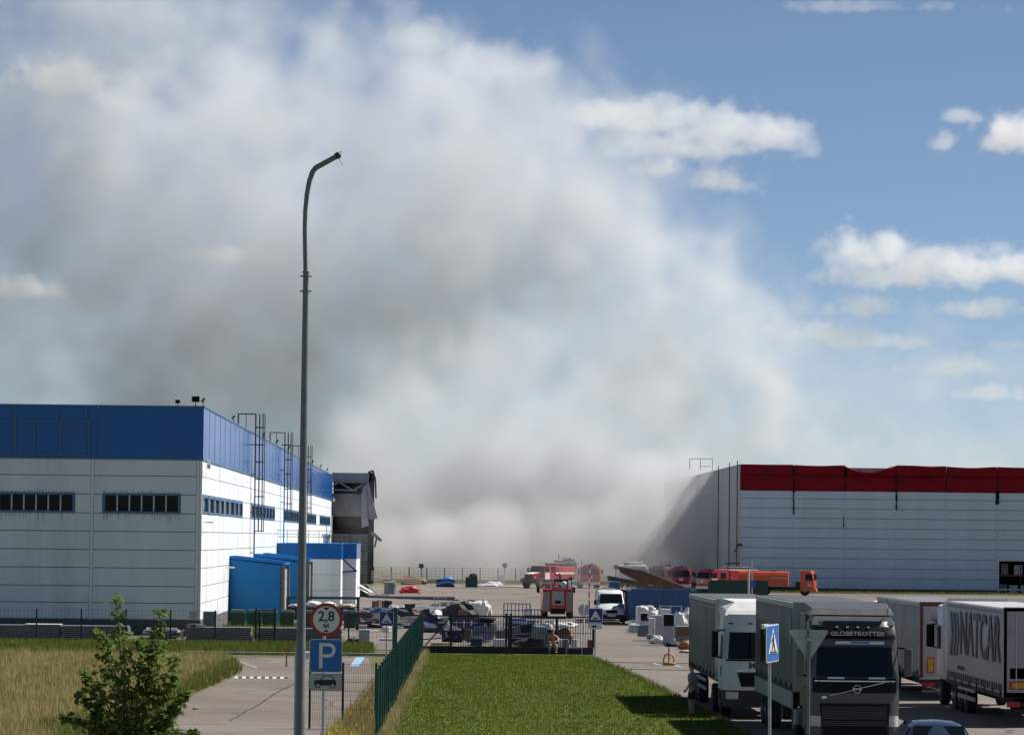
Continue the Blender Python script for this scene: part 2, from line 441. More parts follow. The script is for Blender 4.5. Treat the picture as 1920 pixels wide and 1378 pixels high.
grass('roadside_weeds', fl, 13000, (.15, .7), .010, .02, MATS['dry_blades'], .5, .3)
blade_mat('yellow_flowers', [(.5, .36, .02), (.6, .45, .03), (.45, .36, .06)])
grass('yellow_weeds', [(fx(150) - .2, 150), (fx(150) - .9, 150), (fx(96) - 1.2, 96), (fx(96) - .2, 96)], 260, (.08, .2), .018, .55, MATS['yellow_flowers'], .5, .5)
grass('wheel_verge', [(31, 412), (94, 412), (94, 424.4), (31, 424.4)], 9000, (.05, .3), .03, .04, MATS['verge_blades'], .6, .3)
grass('far_verge_grass', [(-8.5, 464), (33.5, 464), (33.5, 475.5), (-8.5, 475.5)], 9000, (.1, .5), .03, .05, MATS['verge_blades'], .6, .3)
# ------------------------------------------------------------------ blue and white warehouse (left)
mat('blue_clad', (.004, .115, .40), .18, var=.06, scale=.6, spec=.3, streak=True, dirt=.12, dirtc=(.05, .09, .16))
mat('white_panel', (.75, .79, .81), .55, var=.05, scale=.8, streak=True, dirt=.55, dirtc=(.50, .52, .50))
mat('stain', (.47, .50, .49), .7, var=.3, scale=4.0)
mat('joint', (.25, .27, .28), .8)
mat('plinth', (.10, .105, .105), .85, var=.2, dirt=.3)
mat('win_frame', (.07, .17, .30), .45, var=.1)
mat('mullion', (.55, .58, .6), .5)
mat('dark_glass', (.004, .005, .006), .12, var=.3, scale=.7, spec=.12)
mat('steel_green', (.035, .06, .07), .5, var=.2)
mat('steel_dark', (.03, .032, .034), .55, var=.2)
mat('galv', (.42, .44, .45), .4, metal=.7, var=.15, dirt=.2)
mat('lamp_grey', (.16, .165, .165), .5)
mat('white_plastic', (.72, .72, .71), .45, dirt=.2, dirtc=(.4, .38, .35))
ROOF_Z = px(380, 764, 213).z
BAND_Z = px(380, 860, 213).z
YB0, YB1 = 213.0, 450.0
wh = thing('blue_warehouse', 'long white panelled warehouse with a blue band under its roof', 'warehouse', (XW, YB0, 0))
def part(mb, name, m, parent=None, smooth=False): return mb.build(name, MATS[m] if isinstance(m, str) else m, parent or wh, smooth)
# local frame: x to the right of the corner (wall face at 0), y into the depth
L0 = -50.0
part(MB().box(L0, -.12, .12, YB1 - YB0, .05, ROOF_Z - .25), 'wall_core', 'joint')
part(MB().box(L0, .03, -.03, YB1 - YB0, -.1, .92), 'plinth', 'plinth')
rows_v = [1162, 1130.5, 1099, 1065, 1031, 996.7, 962.5, 927.5, 892.5]
rz = [px(300, v, 213).z for v in rows_v] + [BAND_Z]
rz[0] = .925
BW = 197.0 / F * 213.0
colx = [-(380 - 372) / F * 213.0 - BW * k for k in range(0, 7)]
wrow = 6                                    # the row with the ribbon windows (between rz[6] and rz[7])
def window(x0, x1, z0, z1, parent, n, axis):
    """a ribbon window: frame, panes set back, mullions"""
    f = MB(); w = .13
    def bx(mb, a, b, c, d, e, g):           # a..b along the wall, c..d depth behind the wall face, e..g height
        if axis == 'x': mb.box(a, b, c, d, e, g)
        else: mb.box(-d, -c, a, b, e, g)
        return mb
    wn = bx(bx(bx(bx(MB(), x0, x1, -.04, .16, z0, z0 + w), x0, x1, -.04, .16, z1 - w, z1), x0, x0 + w, -.04, .16, z0 + w, z1 - w), x1 - w, x1, -.04, .16, z0 + w, z1 - w).build('window', MATS['win_frame'], parent)
    p = (x1 - x0 - 2 * w) / n
    for i in range(n):
        bx(MB(), x0 + w + i * p + .04, x0 + w + (i + 1) * p - .04, .075, .09, z0 + w, z1 - w).build('pane', MATS['dark_glass'], wn)
        if i: bx(MB(), x0 + w + i * p - .04, x0 + w + i * p + .04, .0, .12, z0 + w, z1 - w).build('mullion', MATS['mullion'], wn)
    return wn
for b in range(6):
    xr, xl = colx[b] - .1, colx[b + 1] + .1
    for r in range(len(rz) - 1):
        z0, z1 = rz[r] + .022, rz[r + 1] - .022
        spans = [(xl, xr)]
        if r == wrow:
            a = xr - (372 - 343) / F * 213 ; c = a - 145 / F * 213
            if b > 1 : a, c = a, c
            window(c, a, rz[r] - .02, rz[r + 1] + .08, wh, 6, 'x')
            spans = [(xl, c - .02), (a + .02, xr)]
            for (top, lo_, n_, hmax) in ((rz[r] - .03, -1, 34, .55), (rz[r + 1] + .1, 1, 16, .16)):
                st = MB(); x = c + .02
                while x < a - .05:
                    w = random.uniform(.03, .12); h = hmax * random.random() ** 2 + .04
                    st.slab([(x, -.010, top), (x + w, -.010, top), (x + w * .7, -.010, top + lo_ * h), (x + w * .35, -.010, top + lo_ * h * .9)], (0, .0025, 0)); x += w * random.uniform(.8, 2.2)
                tag(part(st, 'drip_stain', 'stain'), kind='stuff')
        for (p, q) in spans:
            part(MB().box(p, q, random.uniform(-.006, .006), .14, z0, z1, .012), 'panel', 'white_panel')
    part(MB().box(colx[b] - .085, colx[b] + .085, -.012, .14, .925, BAND_Z - .02), 'joint_cover', 'white_panel')
part(MB().box(colx[0] + .1, 0.0, -.004, .14, .925, BAND_Z - .02), 'corner_panel', 'white_panel')
# blue band on the near face, one sheet per bay with shallow ribs
for b in range(8):
    xr = .0 if b == 0 else colx[0] - BW * (b - 1) - .01 if False else -BW * b
    mb = MB(); xl = xr - BW + .015; k = 24; st = (xr - xl) / k
    mb.box(xl, xr, -.03, .12, BAND_Z, ROOF_Z)
    for i in range(k): mb.box(xl + i * st + .02, xl + i * st + st * .55, -.05, -.03, BAND_Z + .01, ROOF_Z - .02)
    part(mb, 'blue_sheet', 'blue_clad')
part(MB().box(L0, .1, -.09, .2, ROOF_Z, ROOF_Z + .09).box(-.2, .1, .2, YB1 - YB0, ROOF_Z, ROOF_Z + .09), 'roof_cap', 'win_frame')
part(MB().box(L0, .04, -.065, -.03, BAND_Z - .1, BAND_Z - .005).box(.0, .06, -.03, YB1 - YB0, BAND_Z - .1, BAND_Z - .005), 'drip_rail', 'win_frame')
part(MB().box(L0, -.2, .2, YB1 - YB0, ROOF_Z - .25, ROOF_Z - .12), 'roof', 'plinth')
# faded sign frame on the blue band
for (a, b) in [((0, 789), (165, 791)), ((0, 851), (165, 854)), ((64, 789), (64, 852)), ((114, 790), (114, 853)), ((166, 790), (167, 854)), ((28, 758), (28, 850)), ((108, 758), (107, 790)), ((162, 760), (162, 790))]:
    A, B = px(a[0], a[1], 212.9), px(b[0], b[1], 212.9); o = Vector((XW, YB0, 0))
    part(MB().bar(A - o, B - o, .075, .05), 'sign_frame_bar', 'win_frame')
# sunlit side, in bays of 5.27 m
BAY = (YB1 - YB0) / 45
skip = {8, 9, 17, 18, 19, 27, 28, 29, 35, 36, 44}
restp = MB()
mat('side_glass', (.05, .06, .065), .12, var=.4, scale=1.5, spec=.7)
for k in range(45):
    a, b = k * BAY + .02, (k + 1) * BAY - .02
    for r in range(len(rz) - 1):
        z0, z1 = rz[r] + .02, rz[r + 1] - .02
        sp = [(a, b)]
        if r == wrow and k not in skip:
            w0, w1 = a + .35, b - .35
            wn = MB().box(-.16, .04, w0, w1, z0, z0 + .12).box(-.16, .04, w0, w1, z1 - .12, z1 + .08).box(-.16, .04, w0, w0 + .13, z0 + .12, z1 - .12).box(-.16, .04, w1 - .13, w1, z0 + .12, z1 - .12).build('window', MATS['win_frame'], wh)
            MB().box(-.09, -.07, w0 + .13, w1 - .13, z0 + .12, z1 - .12).build('pane', MATS['side_glass'], wn)
            sp = [(a, w0 - .02), (w1 + .02, b)]
        for (p, q) in sp:
            j = random.uniform(-.008, .008)
            if k < 24 and q - p > 1: part(MB().box(-.12, j, p, q, z0, z1), 'panel', 'white_panel')
            else: restp.box(-.12, j, p, q, z0, z1)
    mb = MB().box(-.12, .03, a - .01, b + .01, BAND_Z, ROOF_Z)
    for i in range(6): mb.box(.03, .034, a + (i + .15) * BAY / 6, a + (i + .6) * BAY / 6, BAND_Z + .02, ROOF_Z - .02)
    mb.box(.03, .045, a - .05, a + .03, BAND_Z + .01, ROOF_Z - .01)
    part(mb, 'blue_sheet', 'blue_clad')
tag(part(restp, 'far_panels', 'white_panel'), kind='stuff')
part(MB().box(L0, 0, YB1 - YB0 - .14, YB1 - YB0, .05, ROOF_Z), 'end_wall', 'white_panel')

# caged roof ladders
def ladder(Y, ztop, zbot, label):
    t = thing('caged_ladder', label, 'ladder', (XW, Y, 0), 0, 'caged ladders on the sunlit wall')
    m = MATS['steel_green']; h = 0.35
    for yy in (-.3, .3): MB().bar((.3, yy, zbot), (.3, yy, ztop), .07).build('stringer', m, t)
    n = int((ztop - zbot) / .4)
    r = MB()
    for i in range(n): r.bar((.3, -.3, zbot + .2 + i * .4), (.3, .3, zbot + .2 + i * .4), .035)
    tag(r.build('rungs', m, t), kind='stuff')
    for k in range(6):
        a = R(-75 + 30 * k); MB().bar((.45 + .55 * math.cos(a), .45 * math.sin(a), zbot + 2.2), (.45 + .55 * math.cos(a), .45 * math.sin(a), ztop), .05).build('cage_bar', m, t)
    z = zbot + 2.2
    while z < ztop + .01:
        pts = [(.3, -.42, z)] + [(.45 + .56 * math.cos(R(q)), .46 * math.sin(R(q)), z) for q in range(-75, 76, 30)] + [(.3, .42, z)]
        mb = MB()
        for p, q in zip(pts[:-1], pts[1:]): mb.bar(p, q, .05, .07)
        mb.build('cage_hoop', m, t); z += 1.28
    for z in (zbot + .6, zbot + 3.6, zbot + 6.4, zbot + 8.6):
        MB().bar((.0, -.3, z), (.32, -.3, z), .06).bar((.0, .3, z), (.32, .3, z), .06).build('wall_bracket', m, t)
    # hand rails stepping back over the roof edge
    g = MB()
    for yy in (-.36, .36): g.bar((.3, yy, ztop - .02), (-1.0, yy, ztop - .02), .06).bar((-1.0, yy, ztop), (-1.0, yy, ROOF_Z + .06), .06)
    g.bar((-1.0, -.36, ztop - .05), (-1.0, .36, ztop - .05), .05).bar((-.4, -.36, ztop), (-.4, -.36, ROOF_Z + .08), .05)
    g.build('roof_rail', m, t)
    return t
ladder(265.5, 15.0, 4.1, 'tall caged steel ladder nearest the building corner')
ladder(313.0, 15.0, 5.3, 'caged steel ladder above the large blue and white annex')
ladder(358.0, 15.0, 5.3, 'caged steel ladder partly hidden behind the lamp post')
# floodlights along the roof edge
def floodlight(loc, rz, label, s=1.0, tilt=35):
    t = thing('floodlight', label, 'floodlight', loc, rz, 'floodlights on the blue warehouse roof')
    MB().bar((0, 0, 0), (0, 0, .32 * s), .05 * s).box(-.12 * s, .12 * s, -.05, .05, 0, .03).build('bracket', MATS['steel_dark'], t)
    h = MB().box(-.25 * s, .25 * s, -.07 * s, .07 * s, -.19 * s, .19 * s, .03).build('lamp_head', MATS['lamp_grey'], t); h.location = (0, 0, .45 * s); h.rotation_euler = (R(tilt), 0, 0)
    MB().box(-.21 * s, .21 * s, -.085 * s, -.068 * s, -.15 * s, .15 * s).build('lens', MATS['dark_glass'], h)
for (u, label, rz_, s) in [(333, 'small floodlight on the near parapet, standing alone', 0.2, .6), (367, 'large square floodlight near the roof corner', 0.0, .95)]:
    floodlight((px(u, 762, 213.2).x, 213.15, ROOF_Z + .08), rz_, label, s, 10)
for i, u in enumerate([381, 437, 494, 519, 541, 586, 601, 613]):
    Y = -XW * F / (840 - u) if u > 381 else 213.6
    floodlight((XW - .05, Y, ROOF_Z + .08), R(90), ['tilted floodlight right at the roof corner', 'tilted floodlight between the roof corner and the first ladder', 'tilted floodlight just beyond the first ladder', 'tilted floodlight just before the second ladder', 'tilted floodlight just beyond the second ladder', 'tilted floodlight beyond the third ladder', 'last but one floodlight towards the burnt bay', 'last floodlight beside the burnt bay'][i], .85 + .05 * (i > 2), 40)
def cctv(loc, rz, label):
    t = thing('security_camera', label, 'camera', loc, rz, 'security cameras on the warehouse')
    MB().tube([(0, 0, 0), (.25, 0, .12), (.42, 0, .05), (.42, 0, -.1)], .03, 8).build('arm', MATS['white_plastic'], t)
    MB().rings((.42, 0, -.42), (0, 0, 1), [(0, .05), (.04, .12), (.16, .14), (.3, .13), (.32, .06)], 12).build('dome', MATS['white_plastic'], t, True)
cctv((XW + .02, 213.5, px(385, 866, 213.5).z), -.6, 'white dome camera at the corner under the blue band')
cctv((XW + .02, 447.0, px(620, 934, 447).z), -.6, 'white dome camera at the far end of the sunlit wall')
for (u, v, lab) in [(381, 979, 'slim white wall lamp below the corner windows'), (424, 1064, 'slim white wall lamp above the first blue dock')]:
    Y = -XW * F / (840 - u) if u > 400 else 214.2
    t = thing('wall_lamp', lab, 'lamp', (XW, Y, px(u, v, Y).z), 0)
    MB().bar((0, 0, 0), (.25, 0, .04), .05).build('arm', MATS['white_plastic'], t); MB().box(.2, .62, -.12, .12, -.04, .06, .03).build('lamp_head', MATS['white_plastic'], t)

# dock houses on the sunlit side
mat('dock_blue', (.012, .18, .47), .5, spec=.25, var=.05, scale=.8, dirt=.15, dirtc=(.04, .09, .2))
mat('door_grey', (.32, .33, .34), .6, var=.1, dirt=.3)
def dock(Y, label, ln=8.0, w=3.42):
    t = thing('dock_house', label, 'dock house', (XW, Y, 0), 0, 'blue dock houses')
    w_ = w
    body = MB().loft([[(.06, 0, 0), (w_, 0, 0), (w_, 0, 4.0), (.06, 0, 4.38)], [(.06, ln, 0), (w_, ln, 0), (w_, ln, 4.0), (.06, ln, 4.38)]]).build('body', MATS['dock_blue'], t)
    rf = MB().loft([[(.0, -.08, 4.42), (w_ + .3, -.08, 4.05), (w_ + .3, -.08, 4.15), (.0, -.08, 4.52)], [(.0, ln + .1, 4.42), (w_ + .3, ln + .1, 4.05), (w_ + .3, ln + .1, 4.15), (.0, ln + .1, 4.52)]]).build('roof', MATS['dock_blue'], t)
    for i in range(int(ln / .7)): MB().loft([[(.0, i * .7, 4.52), (w_ + .3, i * .7, 4.15), (w_ + .3, i * .7, 4.22), (.0, i * .7, 4.6)], [(.0, i * .7 + .12, 4.52), (w_ + .3, i * .7 + .12, 4.15), (w_ + .3, i * .7 + .12, 4.22), (.0, i * .7 + .12, 4.6)]]).build('rib', MATS['dock_blue'], rf)
    d = MB().box(w_ - .02, w_ + .1, .5, ln - .5, .9, 3.7).build('dock_door', MATS['door_grey'], t)
    for i in range(4): MB().box(w_ + .1, w_ + .125, .55, ln - .55, .95 + i * .69, 1.58 + i * .69).build('door_leaf', MATS['door_grey'], d)
    for (a_, b_) in ((.15, .5), (ln - .5, ln - .15)): MB().box(w_, w_ + .3, a_, b_, .0, 3.9).build('buffer_post', MATS['lamp_grey'], t)
dock(240.7, 'plain blue dock house standing behind the green bins')
dock(270.0, 'blue dock house half hidden behind the lamp post', 7.0)
dock(284.0, 'blue dock house beside the large annex', 7.0)
def annex(Y, ln, xr, ztop, zband, label, wallm='white_panel', nrow=3):
    t = thing('annex', label, 'annex', (XW, Y, 0), 0)
    MB().box(.05, xr, .1, ln, 0, ztop - .1).build('core', MATS['joint'], t)
    k = max(1, int(xr / 2.8)); st = xr / k
    for i in range(k):
        for r in range(nrow):
            z0 = r * zband / nrow; MB().box(.06 + i * st if i == 0 else i * st + .01, (i + 1) * st - .012, 0, .12, z0 + .02, z0 + zband / nrow - .01).build('panel', MATS[wallm], t)
    for r in range(nrow):
        z0 = r * zband / nrow; MB().box(xr - .02, xr + .06, .0, ln, z0 + .02, z0 + zband / nrow - .01).build('panel', MATS[wallm], t)
    MB().box(.04, xr + .1, -.06, ln + .06, zband, ztop).build('blue_band', MATS['blue_clad'], t)
    MB().box(.02, xr + .16, -.12, ln + .12, ztop, ztop + .08).build('roof_cap', MATS['dock_blue'], t)
    return t
an = annex(306.8, 5.5, 5.45, 5.28, 4.03, 'white annex with a blue top band and roof railing')
annex(315.0, 14.0, 6.55, 5.28, 4.03, 'narrow white annex with blue band beside the burnt wall')
# wall arm stretched between the annexes
tb = thing('stay_bracket', 'dark braced bracket fixed across the two annexes', 'bracket', (0, 0, 0))
for a, b in [((642, 1072), (669, 1070)), ((642, 1047), (668, 1071))]:
    A, B = px(a[0], a[1], 311.5), px(b[0], b[1], 311.5); MB().bar(A, B, .16).build('strut', MATS['steel_green'], tb)
rl = MB(); xs = [i * .9 for i in range(8)]
rt = thing('roof_railing', 'thin steel railing along the annex roof', 'railing', (XW, 306.8, 5.36))
for x in xs: MB().bar((x, .2, 0), (x, .2, 1.1), .04).build('post', MATS['steel_green'], rt)
for z in (.55, 1.08): MB().bar((-.1, .2, z), (6.4, .2, z), .04).build('rail', MATS['steel_green'], rt)
ac = thing('roof_fan', 'small steel fan unit behind the annex railing', 'fan', (px(612, 1012, 310).x, 310, 5.36))
MB().rings((0, 0, 0), (0, 0, 1), [(0, .3), (.5, .3), (.55, .42), (.75, .42), (.85, .1)], 14).build('housing', MATS['galv'], ac)
MB().bar((0, 0, .8), (0, 0, 1.5), .06).build('mast', MATS['galv'], ac)

# ------------------------------------------------------------------ burnt bay at the far end of it
mat('soot_wall', (.19, .195, .2), .9, var=.35, scale=.35, dirt=.5, dirtc=(.06, .06, .06))
mat('soot', (.012, .012, .013), .95, var=.4)
mat('soot_sheet', (.3, .31, .32), .7, var=.25, scale=.5, dirt=.4, dirtc=(.05, .05, .05))
mat('pale_steel', (.32, .33, .33), .6, var=.2, dirt=.3)
YB = 450.4
bb = thing('burnt_bay', 'sooty torn open end bay with a bare roof truss', 'ruin', (0, YB, 0))
def bp(u, v, dy=0.0): q = px(u, v, YB + dy); return Vector((q.x, dy, q.z))
def brect(mb, u0, v0, u1, v1, d0, d1):
    a, b = bp(u0, v0), bp(u1, v1); return mb.box(a.x, b.x, d0, d1, b.z, a.z)
brect(MB(), 622, 886, 697, 902, 0, .5).build('parapet_beam', MATS['soot_sheet'], bb)
brect(MB(), 622, 925, 682, 968, .3, .6).build('upper_wall', MATS['soot_wall'], bb)
brect(MB(), 622, 968, 676, 1000, 2.5, 2.7).build('dark_opening', MATS['soot'], bb)
brect(MB(), 622, 1000, 692, 1110, .4, .7).build('lower_wall', MATS['soot_wall'], bb)
brect(MB(), 622, 886, 697, 1110, 8.0, 8.3).build('inner_wall', MATS['soot'], bb)
brect(MB(), 692, 886, 697, 1100, .0, .6).build('corner_column', MATS['steel_dark'], bb)
brect(MB(), 622, 886, 697, 890, .6, 8.0).build('ceiling', MATS['soot'], bb)
for a, b in [((622, 918), (668, 919)), ((636, 904), (660, 918)), ((664, 918), (682, 907)), ((622, 912), (634, 904)), ((622, 903), (690, 904))]:
    MB().bar(bp(*a) + Vector((0, .2, 0)), bp(*b) + Vector((0, .2, 0)), .16).build('truss_bar', MATS['pale_steel'], bb)
MB().slab([bp(679, 915), bp(691, 902), bp(700, 940), bp(708, 972), bp(697, 974), bp(687, 970)], (0, -.12, 0)).build('hanging_sheet', MATS['soot_sheet'], bb)
MB().slab([bp(677, 925, -.2), bp(684, 918, -.2), bp(690, 985, -.2), bp(678, 989, -.2)], (.1, -.1, 0)).build('hanging_sheet', MATS['soot_sheet'], bb)
MB().slab([bp(697, 996, -.3), bp(703, 999, -.3), bp(717, 1012, -.3), bp(713, 1016, -.3), bp(695, 1001, -.3)], (0, -.3, 0)).build('torn_beam', MATS['soot_sheet'], bb)
MB().tube([bp(706, 1008, -.4), bp(704, 1020, -.4), bp(702, 1026, -.4)], .1, 6).build('hanging_wire', MATS['steel_dark'], bb)
MB().bar(bp(690, 886), bp(699, 882), .3, .2).bar(bp(699, 882), bp(704, 900), .22, .15).bar(bp(704, 900), bp(705, 934), .2, .12).build('bent_gutter', MATS['steel_dark'], bb)
# scaffold stair tower in front of it
sc = thing('scaffold_tower', 'slender steel scaffold tower before the burnt bay', 'scaffold', (0, 446, 0))
for u in (655, 660, 671, 681, 690):
    a, b = px(u, 1004, 446), px(u, 1092, 446); MB().bar((a.x, 0, a.z), (a.x, 0, .0), .1).build('upright', MATS['steel_green'], sc)
for v in (1001, 1018, 1033, 1052, 1057, 1078):
    a, b = px(653, v, 446), px(692, v + .5, 446); MB().bar((a.x, 0, a.z), (b.x, 0, b.z), .1).build('ledger', MATS['steel_green'], sc)
MB().bar(px(682, 1052, 446) - Vector((0, 446, 0)), px(692, 1060, 446) - Vector((0, 446, 0)), .12).build('brace', MATS['steel_green'], sc)

# ------------------------------------------------------------------ red and white warehouse (right)
mat('red_clad', (.24, .004, .012), .6, spec=.15, var=.12, scale=.5, dirt=.45, dirtc=(.07, .01, .012))
mat('grey_panel', (.58, .66, .73), .55, var=.05, scale=.5, streak=True, dirt=.15, dirtc=(.46, .5, .54))
mat('char', (.014, .013, .014), .9, var=.5, scale=4)
YR = 425.0
XR = px(1388, 900, YR).x
RT, RB = px(1388, 870, YR).z, px(1388, 918.5, YR).z
rw = thing('red_warehouse', 'long grey panelled warehouse with a dented dark red band', 'warehouse', (XR, YR, 0))
def rpart(mb, name, m, smooth=False): return mb.build(name, MATS[m], rw, smooth)
rcx = [0.0] + [(u - 1388) / F * YR for u in (1489, 1585, 1681, 1776, 1872, 1968, 2064, 2160)]
rrz = [px(1388, v, YR).z for v in (1104, 1082, 1063.5, 1045, 1026, 1007, 988.5, 970, 951.5, 933.5)] + [RB]
rrz[0] = .5
W = rcx[-1]
D = 150.0
rpart(MB().box(.1, rcx[5] + .1, .15, .6, .0, RT - .3).box(rcx[5] + .1, W, .15, .6, px(1890, 1050, YR).z, RT - .3).box(.1, .6, .6, D, .0, RT - .3).box(.6, W, D - .5, D, 0, RT - .3), 'wall_core', 'joint')
rpart(MB().box(.02, rcx[5] + .05, .02, .3, .0, .5), 'plinth', 'plinth')
rpart(MB().box(.3, W, .3, D, RT - .5, RT - .3), 'roof', 'plinth')
oz = px(1890, 1050, YR).z
for b in range(len(rcx) - 1):
    for r in range(len(rrz) - 1):
        z0, z1 = rrz[r] + .03, rrz[r + 1] - .03
        if b == 5 and z1 < oz + .3:
            if z1 < oz: continue
            z0 = oz + .05
        rpart(MB().box(rcx[b] + .09, rcx[b + 1] - .09, random.uniform(-.012, .012), .16, z0, z1, .015), 'panel', 'grey_panel')
    if b: rpart(MB().box(rcx[b] - .08, rcx[b] + .08, -.02, .16, .5, RB - .03), 'joint_cover', 'grey_panel')
rpart(MB().box(0, .085, -.01, .16, .5, RB), 'corner_trim', 'grey_panel')
# dented red sheets
def dent(b, x, z):
    """how far the sheet is pushed out (-) and sagged at the top edge"""
    return 0
for b in range(len(rcx) - 1):
    for h in range(2):
        nx_, nz_ = 22, 8
        x0, x1 = rcx[b] + .015, rcx[b + 1] - .015
        za, zb = (RB, (RB + RT) / 2 + .3) if h == 0 else ((RB + RT) / 2 + .31, RT)
        vs = []; fsx = []
        dm = [(.08, .05), (.5, .35), (1.1, 1.2), (1.0, .9), (.7, .5), (.3, .2), (.15, .1), (.1, .05)][b]
        for j in range(nz_ + 1):
            for i in range(nx_ + 1):
                s_, q = i / nx_, j / nz_
                x = x0 + (x1 - x0) * s_; z = za + (zb - za) * q
                bulge = math.sin(s_ * math.pi) * math.sin(q * math.pi * (.5 if h else 1)) * dm[0] * (1.0 if h else .35)
                bulge += .25 * dm[0] * math.sin(s_ * 9 + b * 2.1 + q * 4) * q
                sag = dm[1] * (q ** 2 if h else 0) * (max(0, math.sin((s_ * .9 + .1) * math.pi)) ** 1.5 * .9 if b != 3 else max(0, 1 - s_ * 2.2) * -.25) * (.85 if b == 2 else .35)
                vs.append((x, -.05 - bulge * .5 + random.uniform(-.006, .006), z - sag))
        for j in range(nz_):
            for i in range(nx_):
                a = j * (nx_ + 1) + i; fsx.append((a, a + 1, a + nx_ + 2, a + nx_ + 1))
        mb = MB(); mb.add(vs, fsx)
        o = rpart(mb, 'red_sheet', 'red_clad', True)
        sd = o.modifiers.new('thickness', 'SOLIDIFY'); sd.thickness = .05; sd.offset = 1.0
rpart(MB().box(.0, W, .0, .3, RB - .06, RB - .005), 'drip_rail', 'plinth')
# charred strips where the columns burnt through
def charstrip(u0, v0, v1, w, name='charred_strip'):
    pts_l = []; pts_r = []; n = 14
    for i in range(n + 1):
        v = v0 + (v1 - v0) * i / n; k = w * random.uniform(.5, 1.2) * (1.0 if i < n else .3)
        a, b = px(u0 - k + random.uniform(-.4, .4), v, YR - .14), px(u0 + k + random.uniform(-.4, .4), v, YR - .14)
        pts_l.append((a.x - XR, -.14, a.z)); pts_r.append((b.x - XR, -.14, b.z))
    mb = MB()
    for i in range(n): mb.slab([pts_l[i], pts_r[i], pts_r[i + 1], pts_l[i + 1]], (0, .05, 0))
    mb.build(name, MATS['char'], rw)
for a in [(1489, 874, 925, 1.0), (1488, 918, 965, 1.6), (1585, 874, 918, 1.6), (1586, 876, 896, 3.0), (1680, 874, 922, 2.6), (1681, 918, 958, 1.6), (1778, 876, 896, 1.2), (1871, 890, 940, 2.6), (1870, 922, 946, 4.2), (1582, 968, 990, .7), (1916, 884, 893, 4)]: charstrip(*a)
MB().slab([px(1676, 874, YR - .3) - Vector((XR, YR, 0)), px(1697, 872, YR - .3) - Vector((XR, YR, 0)), px(1699, 876, YR - .3) - Vector((XR, YR, 0)), px(1680, 884, YR - .3) - Vector((XR, YR, 0))], (0, -.1, 0)).build('bent_flap', MATS['red_clad'], rw)
# left side wall, seen through the smoke
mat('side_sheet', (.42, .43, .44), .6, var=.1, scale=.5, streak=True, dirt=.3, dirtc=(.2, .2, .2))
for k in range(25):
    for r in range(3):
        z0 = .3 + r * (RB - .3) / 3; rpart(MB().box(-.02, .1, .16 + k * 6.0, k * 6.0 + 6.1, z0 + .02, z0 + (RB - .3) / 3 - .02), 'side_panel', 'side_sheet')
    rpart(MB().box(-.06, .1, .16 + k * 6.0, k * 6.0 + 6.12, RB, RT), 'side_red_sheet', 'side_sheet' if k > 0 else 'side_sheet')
    if k in (0, 2, 5): rpart(MB().bar((-.12, 3 + k * 6.0, .3), (-.12, 3 + k * 6.0, RT + .5), .1), 'downpipe', 'steel_dark')
rl = thing('roof_hatch_rail', 'thin roof railing fading into the smoke', 'railing', (XR, 470, RT))
for a, b in [((0, 0, 0), (0, 0, 1.6)), ((-1.6, 0, 0), (-1.6, 0, 1.6)), ((-3.0, 0, 0.2), (-3.0, 0, 1.6)), ((-3.0, 0, 1.6), (0, 0, 1.6)), ((-1.6, 0, .6), (-.2, 0, .6))]: MB().bar(a, b, .07).build('rail', MATS['steel_dark'], rl)
lampb = thing('wall_lamp', 'dark lamp on a bent arm at the red warehouse corner', 'lamp', (XR, YR - .1, 0))
for a, b in [((1361, 1056), (1386, 1055)), ((1386, 1055), (1386, 1066)), ((1376, 1036), (1384, 1022))]: MB().bar(px(a[0], a[1], YR - .4) - lampb.location, px(b[0], b[1], YR - .4) - lampb.location, .15).build('arm', MATS['steel_dark'], lampb)
MB().box(-.35, .25, -.5, -.2, px(1385, 1023, YR).z, px(1385, 1020, YR).z + .05, .04).build('lamp_head', MATS['steel_dark'], lampb)
# open dock bay with racks inside
mat('rack_red', (.28, .03, .03), .5); mat('carton', (.28, .26, .24), .8, var=.2); mat('carton_white', (.5, .5, .52), .7, var=.15)
rpart(MB().box(rcx[5] + .02, rcx[5] + .22, -.03, .6, .0, oz).box(rcx[5] + .22, rcx[6] + 6, -.03, .3, oz - .12, oz), 'opening_frame', 'grey_panel')
rpart(MB().box(rcx[5] + .2, W, 8.0, 8.2, 0, oz + 1).box(rcx[5] + .2, W, .6, 8.0, oz + 1, oz + 1.1), 'inner_wall', 'soot')
rk = thing('storage_rack', 'red steel storage rack inside the open bay', 'rack', (XR, YR + 2.2, 0))
zb = px(1890, 1080, YR + 2.2).z
for i in range(4): MB().box(rcx[5] + .4 + i * 2.6, rcx[5] + .5 + i * 2.6, -.5, .5, 0, 4.4).build('upright', MATS['steel_dark'], rk)
for z in (zb, zb + 2.3): MB().box(rcx[5] + .3, rcx[5] + 8.4, -.55, -.45, z, z + .16).box(rcx[5] + .3, rcx[5] + 8.4, -.45, .55, z + .02, z + .1).build('beam', MATS['rack_red'], rk)
for (x, z, w, h, m, lab) in [(.75, zb + .17, .85, 1.35, 'carton', 'worn carton on the rack beam beside the frame'), (2.35, zb + .17, .95, 1.2, 'carton_white', 'pale carton on the rack beam'), (.55, 0, .9, 1.1, 'carton', 'brown carton on the floor under the rack'), (1.75, 0, 1.0, 1.0, 'carton_white', 'pale carton on the floor under the rack'), (3.1, 0, 1.0, 1.0, 'carton_white', 'pale carton on the floor by the rack upright')]:
    o = MB().box(rcx[5] + x, rcx[5] + x + w, -.4, .4, z + .01, z + h, .02).build('carton', MATS[m]); o.location = (XR, YR + 2.2, 0); tag(o, lab, 'carton', 'cartons in the open bay')
